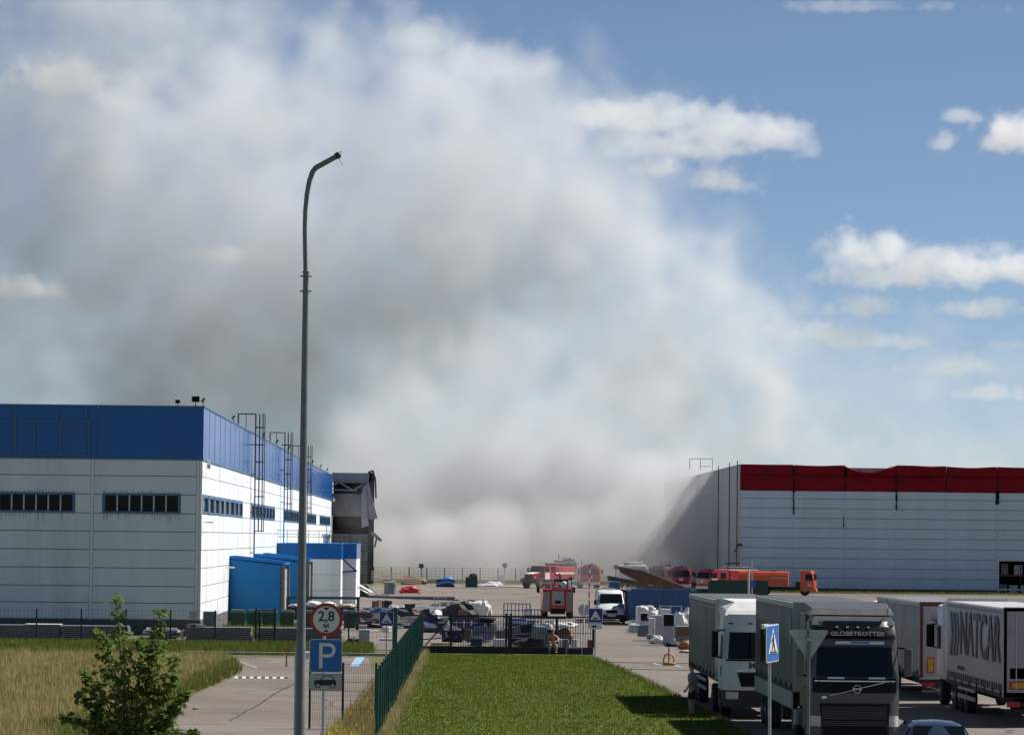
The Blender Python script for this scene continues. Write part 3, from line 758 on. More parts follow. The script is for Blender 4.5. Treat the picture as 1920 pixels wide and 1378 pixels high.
# low kerb rail along the front
gr_ = thing('guard_rail', 'low white guard rail along the red warehouse foot', 'guard rail', (XR, YR - 2.2, 0))
MB().box(4, 46, -.06, .06, .42, .6).build('rail', MATS['galv'], gr_)
for i in range(15): MB().box(4.2 + i * 2.98, 4.36 + i * 2.98, .06, .2, 0, .55).build('post', MATS['steel_dark'], gr_)
# ------------------------------------------------------------------ lamp post
mat('post_steel', (.16, .17, .17), .45, metal=.35, var=.15, dirt=.3, dirtc=(.07, .07, .065))
mat('sign_back', (.40, .43, .43), .5, metal=.1, var=.1, dirt=.25, dirtc=(.15, .15, .14))
mat('sign_white', (.70, .71, .70), .5, var=.05, dirt=.15, dirtc=(.5, .48, .44))
mat('sign_red', (.42, .012, .02), .45, var=.05)
mat('sign_blue', (.012, .12, .46), .4, var=.05)
mat('sign_navy', (.012, .03, .22), .4, var=.05)
mat('sign_black', (.012, .012, .013), .5)
mat('sign_grey', (.42, .43, .44), .5, dirt=.15)
mat('wire', (.5, .5, .48), .6)
mat('fence_green', (.008, .085, .07), .45, var=.2)
mat('fence_dark', (.012, .03, .028), .5, var=.2)
mat('gate_black', (.012, .013, .014), .5, var=.2)
mat('concrete', (.36, .35, .33), .9, var=.15, bump=.3)
def thick(pts, Y, r, n=12):
    return MB().tube([Vector(p) for p in pts], r, n)
Yl = 67.0
lx = px(562, 1378, Yl).x
lp = thing('lamp_post', 'tall grey lamp post with a bent arm and no lamp head', 'lamp post', (lx, Yl, 0))
zf = px(570, 512, Yl).z
MB().rings((0, 0, 0), (0, 0, 1), [(0, .115), (1.2, .115), (1.25, .098), (zf - .5, .054), (zf, .052)], 18).build('shaft', MATS['post_steel'], lp, True)
MB().rings((0, 0, zf), (0, 0, 1), [(0, .07), (.03, .07), (.035, .045)], 14).build('flange', MATS['post_steel'], lp)
for dz in (-.06, -.34):
    c = MB().rings((0, 0, zf + dz), (0, 0, 1), [(-.02, .065), (.02, .065)], 14).build('clamp', MATS['post_steel'], lp)
    for sx in (-1, 1): MB().cyl((sx * .085, 0, zf + dz), (1, 0, 0), .014, .05, 8).build('bolt', MATS['post_steel'], c)
def lq(u, v): q = px(u, v, Yl); return (q.x - lx, 0, q.z)
pth = [(0, 0, zf - .2), lq(571.5, 430), lq(572.5, 395), lq(575.5, 365), lq(580, 340), lq(586.5, 322), lq(592, 315), lq(636, 291)]
MB().tube(pth, [.042, .042, .043, .045, .047, .05, .051, .05], 14).build('arm', MATS['post_steel'], lp, True)
MB().tube([lq(633, 292), lq(637, 300), lq(641, 308), lq(643, 310)], .008, 6).tube([lq(634, 290), lq(640, 284)], .012, 6).tube([lq(630, 292), lq(631, 299)], .007, 6).build('loose_wire', MATS['wire'], lp)
MB().rings(lq(634, 291.5), (.88, 0, .48), [(-.05, .062), (.03, .062), (.05, .03)], 12).build('end_stub', MATS['steel_dark'], lp)
ap = thing('gate_post', 'pale square post standing close behind the lamp post', 'post', (px(557, 1378, 80).x, 80, 0))
MB().box(-.075, .075, -.075, .075, 0, 3.5, .01).build('shaft', MATS['galv'], ap)
MB().box(.075, .42, -.1, .1, 3.25, 3.42, .03).build('camera_box', MATS['white_plastic'], ap)

# ------------------------------------------------------------------ road signs (local frame: x right, z up, face towards -y)
def disc(r, y, t=.006, n=36, cx=0, cz=0): return MB().cyl((cx, y, cz), (0, 1, 0), r, t, n)
def poly(pts, y, t=.006): return MB().slab([(a, y + t / 2, b) for a, b in pts], (0, -t, 0))
def rrect(w, h, r=.05, n=4, cx=0, cz=0):
    o = []
    for (sx, sz, a0) in [(1, 1, 0), (-1, 1, 90), (-1, -1, 180), (1, -1, 270)]:
        for i in range(n + 1):
            a = R(a0 + 90 * i / n); o.append((cx + sx * (w / 2 - r) + r * math.cos(a), cz + sz * (h / 2 - r) + r * math.sin(a)))
    return o
def signpost(t, h, r=.035, m='galv', y=.06): MB().rings((0, y, 0), (0, 0, 1), [(0, r), (h, r), (h + .01, r * .5)], 12).build('post', MATS[m], t, True)
Ys = 77.0
sp = thing('parking_sign', 'stacked height limit, blue parking and car symbol signs on one post', 'road sign', (px(606, 1340, Ys).x, Ys, 0))
sgx = px(611, 1230, Ys).x - px(606, 1340, Ys).x - .0
signpost(sp, px(611, 1140, Ys).z, .032)
zc = px(611, 1161, Ys).z
hs_ = disc(.355, 0, .012, 40, sgx, zc).build('height_limit_sign', MATS['sign_back'], sp)
disc(.355, -.009, .006, 40, sgx, zc).build('red_rim', MATS['sign_red'], hs_)
disc(.285, -.014, .006, 40, sgx, zc).build('white_field', MATS['sign_white'], hs_)
text_obj('lettering', '2,8', .30, MATS['sign_black'], hs_, (sgx, -.019, zc + .06), FRONT, sx=.98, bold=.004)
text_obj('lettering', 'М', .13, MATS['sign_black'], hs_, (sgx, -.019, zc - .14), FRONT, sx=1.1, bold=.003)
poly([(sgx - .075, zc + .262), (sgx + .075, zc + .262), (sgx, zc + .195)], -.019).build('arrow_mark', MATS['sign_black'], hs_)
poly([(sgx - .06, zc - .265), (sgx + .06, zc - .265), (sgx, zc - .21)], -.019).build('arrow_mark', MATS['sign_black'], hs_)
zc = px(610, 1229, Ys).z
ps_ = poly(rrect(.70, .71, .05, 4, sgx, zc), 0, .012).build('parking_plate', MATS['sign_back'], sp)
poly(rrect(.70, .71, .05, 4, sgx, zc), -.009).build('white_rim', MATS['sign_white'], ps_)
poly(rrect(.675, .685, .045, 4, sgx, zc), -.013).build('blue_field', MATS['sign_blue'], ps_)
bx0 = sgx - .145
pl_ = MB().slab([(bx0, -.017, zc - .27), (bx0 + .075, -.017, zc - .27), (bx0 + .075, -.017, zc + .275), (bx0, -.017, zc + .275)], (0, -.004, 0))
# the bowl of the P
oo = []; n = 14; w_, h_ = .30, .31; cz_ = zc + .275 - h_ / 2
for i in range(n + 1): a = R(90 - 180 * i / n); oo.append((bx0 + .075 + (w_ - h_ / 2) + h_ / 2 * math.cos(a) - .02, cz_ + h_ / 2 * math.sin(a)))
ii = []
for i in range(n + 1): a = R(90 - 180 * i / n); ii.append((bx0 + .075 + (w_ - h_ / 2) + (h_ / 2 - .07) * math.cos(a) - .02, cz_ + (h_ / 2 - .07) * math.sin(a)))
for i in range(n): pl_.slab([(oo[i][0], -.017, oo[i][1]), (oo[i + 1][0], -.017, oo[i + 1][1]), (ii[i + 1][0], -.017, ii[i + 1][1]), (ii[i][0], -.017, ii[i][1])], (0, -.004, 0))
pl_.slab([(bx0 + .07, -.017, oo[0][1]), (oo[0][0], -.017, oo[0][1]), (oo[0][0], -.017, ii[0][1]), (bx0 + .07, -.017, ii[0][1])], (0, -.004, 0))
pl_.slab([(bx0 + .07, -.017, oo[-1][1]), (oo[-1][0], -.017, oo[-1][1]), (oo[-1][0], -.017, ii[-1][1]), (bx0 + .07, -.017, ii[-1][1])], (0, -.004, 0))
pl_.build('letter_p', MATS['sign_white'], ps_)
zc = px(610, 1278, Ys).z
cs_ = poly(rrect(.72, .36, .04, 4, sgx, zc), 0, .012).build('car_plate', MATS['sign_back'], sp)
poly(rrect(.72, .36, .04, 4, sgx, zc), -.009).build('black_rim', MATS['sign_black'], cs_)
poly(rrect(.695, .335, .035, 4, sgx, zc), -.013).build('white_field', MATS['sign_grey'], cs_)
def carpts(l): return [(sgx + a * .0385, zc + b * .0385) for a, b in l]
body = [(-6.3, -2.0), (-6.3, .4), (-5.6, .9), (-3.1, 1.3), (-1.0, 3.7), (3.6, 3.7), (5.2, 1.0), (6.0, .6), (6.0, -1.9)]
poly(carpts(body), -.018).build('car_symbol', MATS['sign_black'], cs_)
poly(carpts([(-2.3, 1.3), (-.75, 3.2), (3.2, 3.2), (4.3, 1.3)]), -.023).build('window_symbol', MATS['sign_grey'], cs_)
for cx in (-4.2, 4.0):
    disc(.056, -.021, .006, 24, sgx + cx * .0385, zc - 2.0 * .0385).build('wheel_symbol', MATS['sign_black'], cs_)
    disc(.034, -.026, .006, 24, sgx + cx * .0385, zc - 2.0 * .0385).build('hub_symbol', MATS['sign_grey'], cs_)

def bump_sign(u, v0, v1, Y, label, plate=False):
    t = thing('speed_bump_sign', label, 'road sign', (px(u, (v0 + v1) / 2, Y).x, Y, 0), 0, 'blue speed bump signs')
    za, zb_ = px(u, v1, Y).z, px(u, v0, Y).z; h = zb_ - za; zc = (za + zb_) / 2
    signpost(t, zb_ - .05, .035)
    b = poly(rrect(h, h, .04, 3, 0, zc), 0, .012).build('plate', MATS['sign_back'], t)
    poly(rrect(h, h, .04, 3, 0, zc), -.009).build('white_rim', MATS['sign_white'], b)
    poly(rrect(h * .93, h * .93, .03, 3, 0, zc), -.014).build('blue_field', MATS['sign_navy'], b)
    poly([(-h * .38, zc - h * .3), (h * .38, zc - h * .3), (0, zc + h * .38)], -.020).build('white_triangle', MATS['sign_white'], b)
    poly([(-h * .24, zc - h * .24), (h * .24, zc - h * .24), (h * .1, zc - h * .15), (-h * .1, zc - h * .15)], -.026).build('bump_symbol', MATS['sign_black'], b)
    if plate:
        p = poly(rrect(h * .94, h * .42, .03, 3, 0, za - h * .24), 0, .012).build('distance_plate', MATS['sign_white'], t)
        poly(rrect(h * .3, h * .14, .02, 2, -.06, za - h * .26), -.012).build('plate_mark', MATS['sign_black'], p)
    return t
bump_sign(725, 1146, 1173, 167.0, 'blue speed bump sign beside the far end of the green fence')
bump_sign(1116.5, 1140, 1167, 180.5, 'blue speed bump sign with a white plate at the gate end', True)
t = thing('round_sign', 'round road sign seen from its grey back behind the gate', 'road sign', (px(1095, 1143, 223).x, 223, 0))
signpost(t, px(1095, 1133, 223).z, .05, 'sign_white', -.05); disc(.37, 0, .02, 28, 0, px(1095, 1143, 223).z).build('plate', MATS['sign_back'], t)
for (u, v, lab) in [(790, 1061, 'dark round sign on a thin post by the blue tarpaulin'), (946.5, 1059.5, 'faint round sign in the smoke near the fire engines'), (1155, 1063, 'faint round sign in the smoke by the rusty ramp')]:
    Y = 460 if u < 900 else 466
    t = thing('round_sign', lab, 'road sign', (px(u, v, Y).x, Y, 0))
    signpost(t, px(u, v + 4, Y).z, .05, 'steel_dark'); disc(.33, 0, .03, 24, 0, px(u, v, Y).z).build('plate', MATS['steel_green'], t)
# pedestrian crossing sign, turned away from us
Yc = 67.0
t = thing('crossing_sign', 'blue pedestrian crossing sign on a slightly leaning post', 'road sign', (px(1450, 1378, Yc).x, Yc, 0), R(66))
lean = thing
zc = px(1444, 1205, Yc).z
MB().tube([(0, .05, 0), (0, .05, zc + .36)], .03, 12).build('post', MATS['galv'], t, True)
t.rotation_euler = (0, R(-1.6), R(66))
b = poly(rrect(.70, .70, .04, 3, 0, zc), 0, .014).build('plate', MATS['sign_back'], t)
poly(rrect(.70, .70, .04, 3, 0, zc), -.010).build('white_rim', MATS['sign_white'], b)
poly(rrect(.655, .655, .03, 3, 0, zc), -.016).build('blue_field', MATS['sign_blue'], b)
poly([(-.27, zc - .19), (.27, zc - .19), (0, zc + .29)], -.022).build('white_triangle', MATS['sign_white'], b)
disc(.03, -.028, .006, 14, 0, zc + .17).build('walker_head', MATS['sign_black'], b)
wk = poly([(-.035, zc + .13), (.035, zc + .13), (.045, zc), (-.03, zc)], -.028)
wk.slab([(-.03, -.025, zc + .01), (.02, -.025, zc + .01), (-.075, -.025, zc - .15), (-.12, -.025, zc - .15)], (0, -.006, 0)).slab([(.0, -.0255, zc + .01), (.045, -.0255, zc + .01), (.12, -.0255, zc - .15), (.07, -.0255, zc - .15)], (0, -.006, 0)).slab([(-.03, -.026, zc + .12), (-.03, -.026, zc + .08), (-.1, -.026, zc + .0), (-.11, -.026, zc + .03)], (0, -.006, 0))
wk.build('walker_symbol', MATS['sign_black'], b)
sb = MB()
for i in range(5): sb.slab([(-.2 + i * .085, -.0265, zc - .185), (-.155 + i * .085, -.0265, zc - .185), (-.145 + i * .08, -.0265, zc - .15), (-.185 + i * .08, -.0265, zc - .15)], (0, -.006, 0))
sb.build('stripe_symbol', MATS['sign_black'], b)
b2 = poly(rrect(.70, .70, .04, 3, -.0, zc - .01), .11, .014).build('rear_plate', MATS['steel_dark'], t)
MB().box(-.34, -.1, .03, .1, zc + .28, zc + .36).build('bracket', MATS['sign_white'], t)
# give way sign from behind
Yg = 84.0
t = thing('give_way_sign', 'triangular give way sign seen from its grey back', 'road sign', (px(1515, 1378, Yg).x, Yg, 0))
z0, z1 = px(1512, 1238, Yg).z, px(1512, 1181, Yg).z
MB().tube([(0, -.05, 0), (0, -.05, z1 + .02)], .038, 12).build('post', MATS['post_steel'], t, True)
hw = 36.5 / F * Yg
tri = []
for (cx, cz, a0) in [(-hw + .04, z1 - .035, 90), (0, z0 + .04, 210), (hw - .04, z1 - .035, 330)]:
    for i in range(5): a = R(a0 + i * 30); tri.append((cx + .04 * math.cos(a), cz + .04 * math.sin(a)))
pl = poly(tri, .0, .016).build('plate', MATS['sign_back'], t)
for k in (0.30, ): MB().box(-hw * .74, hw * .74, -.04, -.012, z1 - (z1 - z0) * k - .015, z1 - (z1 - z0) * k + .015).build('rear_rail', MATS['sign_back'], pl)
MB().box(-.06, .06, -.1, -.02, z1 - (z1 - z0) * .3 - .03, z1 - (z1 - z0) * .3 + .03).build('clamp', MATS['galv'], pl)

# ------------------------------------------------------------------ welded mesh fences
def mesh_panel_mesh(L, h, sp, wr, hs, folds=True):
    mb = MB(); n = int(L / sp)
    zs = [0.05, h * .3, h * .33, h * .36, h * .62, h * .65, h * .68, h]; off = [0, 0, .045, 0, 0, .045, 0, 0]
    for i in range(n + 1):
        x = i * L / n
        if folds:
            for j in range(len(zs) - 1): mb.bar((x, off[j], zs[j]), (x, off[j + 1], zs[j + 1]), wr)
        else: mb.bar((x, 0, .05), (x, 0, h), wr)
    for z in hs: mb.bar((0, .006, z), (L, .006, z), wr * 1.2)
    return mb
def fence_run(name, label, p0, p1, n, h, m, sp=.06, wr=.006, folds=True, post=.06, hsn=5, group=None, cap=True, extra=.08):
    p0, p1 = Vector((p0[0], p0[1], 0)), Vector((p1[0], p1[1], 0)); d = p1 - p0; L = d.length / n
    t = thing(name, label, 'fence', p0, math.atan2(d.y, d.x), group)
    hs = [h * k / hsn for k in range(1, hsn + 1)] + [.06]
    src = mesh_panel_mesh(L - post, h, sp, wr, hs, folds).build('mesh_panel', m, t, fix=False); src.location = (post / 2, 0, .05)
    ps = MB().box(-post / 2, post / 2, -post / 2, post / 2, -.1, h + extra)
    if cap: ps.box(-post * .65, post * .65, -post * .65, post * .65, h + extra, h + extra + .025)
    pp = ps.build('post', m, t)
    for i in range(1, n):
        c = src.copy(); col.objects.link(c); c.parent = t; c.location = (i * L + post / 2, random.uniform(-.01, .01), .05)
    for i in range(1, n + 1):
        c = pp.copy(); col.objects.link(c); c.parent = t; c.location = (i * L, 0, 0)
    return t
fence_run('green_fence', 'green welded mesh fence running along the lawn', fence_near, fence_far, 31, 2.05, MATS['fence_green'], .05, .0065, True, .09, 6, extra=.12)
y0 = 112.0
fence_run('short_fence', 'short dark mesh fence closing the weed strip', (gx(580, y0), y0), (gx(704, y0), y0), 2, 1.96, MATS['fence_dark'], .055, .006, False, .07, 7)
fence_run('boundary_fence', 'long dark mesh fence before the blue warehouse', (gx(-16, 197), 197), (gx(737, 197), 197), 9, 1.75, MATS['fence_dark'], .2, .008, False, .08, 4)
fence_run('far_fence', 'thin mesh fence at the far end of the yard', (gx(700, 470), 470), (gx(1000, 470), 470), 9, 1.9, MATS['steel_dark'], .5, .022, False, .12, 5)
wg = thing('wicket_gate', 'small dark framed wicket gate in the long mesh fence', 'gate', (gx(479, 196.7), 196.7, 0))
for x in (0, 1.04): MB().box(x - .06, x + .06, -.06, .06, 0, 1.98).build('post', MATS['fence_dark'], wg)
for z in (.55, 1.25, 1.9): MB().box(.06, .98, -.03, .03, z - .025, z + .025).build('rail', MATS['fence_dark'], wg)
# the sliding yard gate
Yt = 184.0
gl, gr2 = gx(790, Yt), gx(1112, Yt)
zt = px(950, 1154.5, Yt).z
sg = thing('sliding_gate', 'black sliding gate of upright bars across the yard entrance', 'gate', (gl, Yt, 0))
GW = gr2 - gl
k = lambda u: gx(u, Yt) - gl
MB().box(0, GW, -.08, .08, .05, .42).build('bottom_beam', MATS['gate_black'], sg)
MB().box(k(746), GW, -.03, .03, zt - .05, zt + .02).build('top_rail', MATS['gate_black'], sg)
for u in (791, 845, 955, 1043, 1112): MB().box(k(u) - .06, k(u) + .06, -.04, .04, .42, zt - .05).build('upright', MATS['gate_black'], sg)
MB().bar((k(797), 0, .45), (k(843), 0, zt - .1), .07).build('brace', MATS['gate_black'], sg)
MB().box(k(791), k(845), -.025, .025, 1.15, 1.2).build('mid_rail', MATS['gate_black'], sg)
MB().box(k(846), GW, -.02, .02, 1.12, 1.15).build('mid_rail', MATS['gate_black'], sg)
x = k(845) + .13
br = MB().box(-.014, .014, -.014, .014, .42, zt - .05)
first = None
while x < GW - .08:
    if first is None: first = br.build('bar', MATS['gate_black'], sg); first.location = (x, 0, 0)
    else: c = first.copy(); col.objects.link(c); c.parent = sg; c.location = (x, 0, 0)
    x += .128
gp_ = thing('gate_pillar', 'thick dark green pillar holding the gate rail', 'pillar', (gx(740, 190), 190, 0))
MB().box(-.13, .13, -.13, .13, 0, px(740, 1140, 190).z, .01).build('shaft', MATS['fence_green'], gp_); MB().box(-.15, .15, -.15, .15, px(740, 1140, 190).z, px(740, 1140, 190).z + .03).build('cap', MATS['fence_dark'], gp_)
gp2 = thing('gate_pillar', 'double black gate pillar behind the seated person', 'pillar', (gx(953, 184.5), 184.5, 0))
for x in (-.12, .12): MB().box(x - .06, x + .06, -.05, .05, 0, zt + .12).build('shaft', MATS['gate_black'], gp2)
bn = thing('low_frame', 'low steel frame standing before the gate beam', 'frame', (gx(1062, 183.4), 183.4, .1))
for x in (0, .8): MB().bar((x, 0, 0), (x, 0, .32), .05).build('leg', MATS['sign_back'], bn)
MB().bar((0, 0, .32), (.8, 0, .32), .05).build('rail', MATS['sign_back'], bn)
rb = thing('red_cabinet', 'dark red cabinet behind the end of the gate', 'cabinet', (gx(1107, 190), 190, 0))
MB().box(-.16, .16, -.15, .15, .05, .6, .01).build('body', mat('cab_red', (.22, .02, .02), .5), rb); MB().box(-.18, .18, -.17, .17, .6, .64).build('lid', MATS['steel_dark'], rb)
# speed bump across the side road
Yb = gp(500, 1271).y
xb = gx(440, Yb)
sbp = thing('speed_bump', 'black and white rubber speed bump across the side road', 'speed bump', (xb, Yb, .004))
mat('rubber', (.02, .02, .02), .8); 
for i in range(14):
    w = .16; m = MATS['rubber'] if i % 2 else MATS['sign_white']
    MB().loft([[(i * w, -.25, 0), (i * w, -.12, .05), (i * w, .12, .05), (i * w, .25, 0)], [((i + 1) * w - .004, -.25, 0), ((i + 1) * w - .004, -.12, .05), ((i + 1) * w - .004, .12, .05), ((i + 1) * w - .004, .25, 0)]]).build('segment', m, sbp)
rp = thing('red_post', 'thin red marker post by the parking bays', 'post', (gx(537, 165), 165, 0))
MB().bar((0, 0, 0), (0, 0, .62), .06).build('shaft', mat('red_paint', (.35, .03, .02), .5, var=.2), rp); MB().box(-.08, .08, -.08, .08, 0, .03).build('foot', MATS['steel_dark'], rp)
# bit of litter on the road
q = gp(366, 1330)
o = MB().add([(q.x - .12, q.y, .01), (q.x + .13, q.y - .03, .01), (q.x + .05, q.y + .15, .03), (q.x - .06, q.y + .1, .12), (q.x + .02, q.y - .1, .07)], [(0, 1, 4), (1, 2, 4), (2, 3, 4), (3, 0, 4), (0, 3, 2, 1)]).build('paper_scrap', MATS['sign_white']); tag(o, 'crumpled white scrap lying on the side road', 'litter')
# electric cabinet and small sign plate before the warehouse corner
eb = thing('electric_cabinet', 'dark grey cabinet standing before the warehouse corner', 'cabinet', (gx(393, 205), 205, 0))
MB().box(-.38, .38, -.2, .2, .75, 1.62, .02).build('body', MATS['lamp_grey'], eb); MB().box(-.36, -.02, -.215, -.2, .78, 1.59).build('door', MATS['lamp_grey'], eb); MB().box(.02, .36, -.215, -.2, .78, 1.59).build('door', MATS['lamp_grey'], eb)
for x in (-.3, .3): MB().bar((x, 0, 0), (x, 0, .75), .06).build('leg', MATS['steel_dark'], eb)
wp = MB().slab([(gx(354, 196.9), 196.88, px(354, 1159, 197).z), (gx(368, 196.9), 196.88, px(368, 1159, 197).z), (gx(368, 196.9), 196.88, px(368, 1146, 197).z), (gx(354, 196.9), 196.88, px(354, 1146, 197).z)], (0, -.01, 0)).build('notice_plate', MATS['sign_grey']); tag(wp, 'small grey notice plate hung on the mesh fence', 'notice')

# ------------------------------------------------------------------ sapling in the foreground
blade_mat('leaves', [(.04, .075, .014), (.075, .13, .026), (.12, .19, .045), (.18, .25, .075), (.32, .37, .19)], 1.6, .45)
mat('bark', (.13, .10, .07), .9, var=.3)
def sapling():
    Yq = 86.0; t = thing('sapling', 'bushy green sapling with several upright shoots in the meadow', 'sapling', (px(245, 1378, Yq).x, Yq, 0))
    g = np.random.default_rng(5)
    def q(u, v, dy): p = px(u, v, Yq); return Vector((p.x - t.location.x, dy, p.z))
    shoots = [((245, 1400), (222, 1240), (214, 1112), 1.0), ((255, 1400), (300, 1250), (297, 1148), 1.0), ((240, 1400), (190, 1290), (150, 1262), .9), ((250, 1400), (230, 1270), (180, 1180), .9), ((260, 1400), (320, 1300), (330, 1230), .9),
              ((262, 1400), (318, 1340), (345, 1300), .9), ((236, 1400), (180, 1330), (140, 1300), .9), ((250, 1400), (262, 1260), (258, 1195), .9), ((262, 1410), (330, 1380), (372, 1368), .7), ((245, 1400), (205, 1280), (205, 1200), .9), ((255, 1400), (285, 1290), (282, 1200), .9), ((240, 1400), (160, 1360), (118, 1345), .8),
              ((262, 1410), (300, 1370), (320, 1330), .8)]
    tr = MB(); V = []; Fc = []; sh = []
    tr.tube([(0, 0, 0), (0.02, 0, q(250, 1400, 0).z)], [.045, .035], 8)
    def leaf(p, s):
        a = g.uniform(0, 2 * math.pi); el = g.uniform(-1.0, .5)
        d = Vector((math.cos(a) * math.cos(el), math.sin(a) * math.cos(el), math.sin(el)))
        n = Vector((g.normal(), g.normal(), g.normal() + .7)); sd = d.cross(n).normalized() * s * .42; up = sd.cross(d).normalized() * s * .1
        k = len(V)
        V.extend([p, p + d * s * .45 + sd + up, p + d * s * .5, p + d * s * .45 - sd + up, p + d * s])
        Fc.extend([(k, k + 1, k + 2), (k, k + 2, k + 3), (k + 1, k + 4, k + 2), (k + 2, k + 4, k + 3)]); c = g.random(); sh.extend([c] * 5)
    for (a, b, c, dn) in shoots:
        dy = g.uniform(-.7, .7); A, B, C = q(*a, 0), q(*b, dy * .6), q(*c, dy)
        pts = [A * (1 - s) ** 2 + B * 2 * s * (1 - s) + C * s * s for s in np.linspace(0, 1, 12)]
        tr.tube(pts, [.02 * (1 - i / 12) + .004 for i in range(12)], 6)
        for i in range(1, 12):
            s = i / 11
            for _ in range(int((6 if s < .8 else 4) * dn)):
                o = pts[i].lerp(pts[max(0, i - 1)], g.random()) 
                ln = g.uniform(.15, .62) * (1.15 - s) + .06
                a2 = g.uniform(0, 2 * math.pi); e = o + Vector((math.cos(a2) * ln, math.sin(a2) * ln, g.uniform(-.1, .5) * ln))
                tr.tube([o, o.lerp(e, .5) + Vector((0, 0, .03)), e], [.006, .005, .003], 4, False)
                for _k in range(int(g.integers(4, 9))):
                    leaf(o.lerp(e, g.uniform(.2, 1.05)) + Vector(g.normal(0, .035, 3)), g.uniform(.08, .2))
    tr.build('trunk', MATS['bark'], t)
    me = bpy.data.meshes.new('crown'); me.from_pydata([tuple(v) for v in V], [], Fc); me.update()
    at = me.attributes.new('shade', 'FLOAT', 'POINT'); at.data.foreach_set('value', np.array(sh, np.float32))
    me.materials.append(MATS['leaves']); o = bpy.data.objects.new('crown', me); col.objects.link(o); o.parent = t
sapling()
# ------------------------------------------------------------------ lorries (local frame: front towards -y, x to the right of the picture, origin on the ground under the bumper)
mat('white_paint', (.66, .67, .66), .38, var=.04, dirt=.15, dirtc=(.42, .40, .37))
mat('silver_paint', (.11, .11, .113), .4, metal=.3, var=.06, spec=.25, dirt=.2, dirtc=(.13, .125, .12))
mat('black_trim', (.007, .007, .008), .5, var=.2, spec=.2)
mat('black_gloss', (.005, .005, .006), .35, var=.2, spec=.15)
mat('tyre', (.018, .018, .018), .85, var=.3, dirt=.4, dirtc=(.06, .055, .05))
mat('rim', (.30, .30, .30), .45, metal=.6, var=.15, dirt=.4)
mat('tarp_grey', (.07, .073, .07), .55, var=.06, scale=.7, dirt=.25, dirtc=(.045, .045, .042))
mat('tarp_light', (.16, .165, .162), .5, var=.05, scale=.7, dirt=.2, dirtc=(.12, .12, .115))
mat('tarp_white', (.42, .43, .425), .5, var=.05, scale=.7, dirt=.2, dirtc=(.3, .3, .29))
mat('board_alu', (.33, .345, .34), .45, metal=.2, var=.1, dirt=.25)
mat('chrome', (.6, .6, .6), .2, metal=.9)
mat('lamp_glass', (.5, .51, .5), .12, spec=.8, var=.2)
mat('tail_red', (.45, .015, .015), .35)
mat('marker_yellow', (.62, .33, .02), .5)
mat('letter_grey', (.09, .10, .11), .6)
mat('door_frame_red', (.10, .022, .018), .5)
mat('chassis', (.022, .022, .023), .7, var=.3, dirt=.3, dirtc=(.05, .045, .04))
mat('windscreen', (.004, .008, .012), .08, var=.4, scale=.9, spec=.3)
mat('cab_side_glass', (.010, .013, .015), .45, var=.3, spec=.12)
def wheel(parent, x, y, r=.5, w=.3, side=-1):
    o = MB().rings((x - w / 2, y, r), (1, 0, 0), [(0, r * .62), (0.0, r * .9), (.04, r), (w - .04, r), (w, r * .9), (w, r * .62)], 24).build('wheel', MATS['tyre'], parent, True)
    d = -1 if side < 0 else 1
    MB().rings((x + d * (w / 2 - .05), y, r), (d, 0, 0), [(0, r * .6), (.045, r * .6), (.03, r * .48), (.0, r * .3), (.09, r * .26), (.09, r * .05)], 18).build('rim', MATS['rim'], o, True)
    return o
class Cab:
    """a forward-control cab whose front is a curved surface y = yf(x, z)"""
    def __init__(s, hw, prof, curve=.16): s.hw = hw; s.prof = prof; s.curve = curve
    def base(s, z):
        p = s.prof
        for (za, ya), (zb, yb) in zip(p[:-1], p[1:]):
            if z <= zb: return ya + (yb - ya) * (z - za) / (zb - za)
        return p[-1][1]
    def yf(s, x, z): q = min(1.0, abs(x) / s.hw); return s.base(z) + s.curve * q ** 3 + .22 * q ** 12
    def hull(s, zs, depth, hwf=None):
        secs = []
        for z in zs:
            hw = s.hw * (hwf(z) if hwf else 1); n = 12
            xs = [-hw + 2 * hw * i / n for i in range(n + 1)]
            secs.append([(x, s.yf(x / (hw / s.hw), z), z) for x in xs] + [(hw, depth, z), (-hw, depth, z)])
        return MB().loft(secs)
    def panel(s, xa0, xa1, z0, xb0, xb1, z1, off=.012, t=.03, n=10, m=4, mb=None):
        """curved plate between a bottom edge (xa0..xa1 at z0) and a top edge (xb0..xb1 at z1)"""
        mb = mb or MB(); A = []; B = []
        for j in range(m + 1):
            k = j / m; z = z0 + (z1 - z0) * k; l = xa0 + (xb0 - xa0) * k; r = xa1 + (xb1 - xa1) * k
            for i in range(n + 1):
                x = l + (r - l) * i / n; y = s.yf(x, z); A.append((x, y - off, z)); B.append((x, y - off + t, z))
        o = len(A); w = n + 1; fs = []
        for j in range(m):
            for i in range(n):
                a = j * w + i; fs += [(a, a + 1, a + w + 1, a + w), (o + a, o + a + w, o + a + w + 1, o + a + 1)]
        for i in range(n): fs += [(i, o + i, o + i + 1, i + 1), (m * w + i, m * w + i + 1, o + m * w + i + 1, o + m * w + i)]
        for j in range(m): fs += [(j * w, (j + 1) * w, o + (j + 1) * w, o + j * w), (j * w + n, o + j * w + n, o + (j + 1) * w + n, (j + 1) * w + n)]
        return mb.add(A + B, fs)
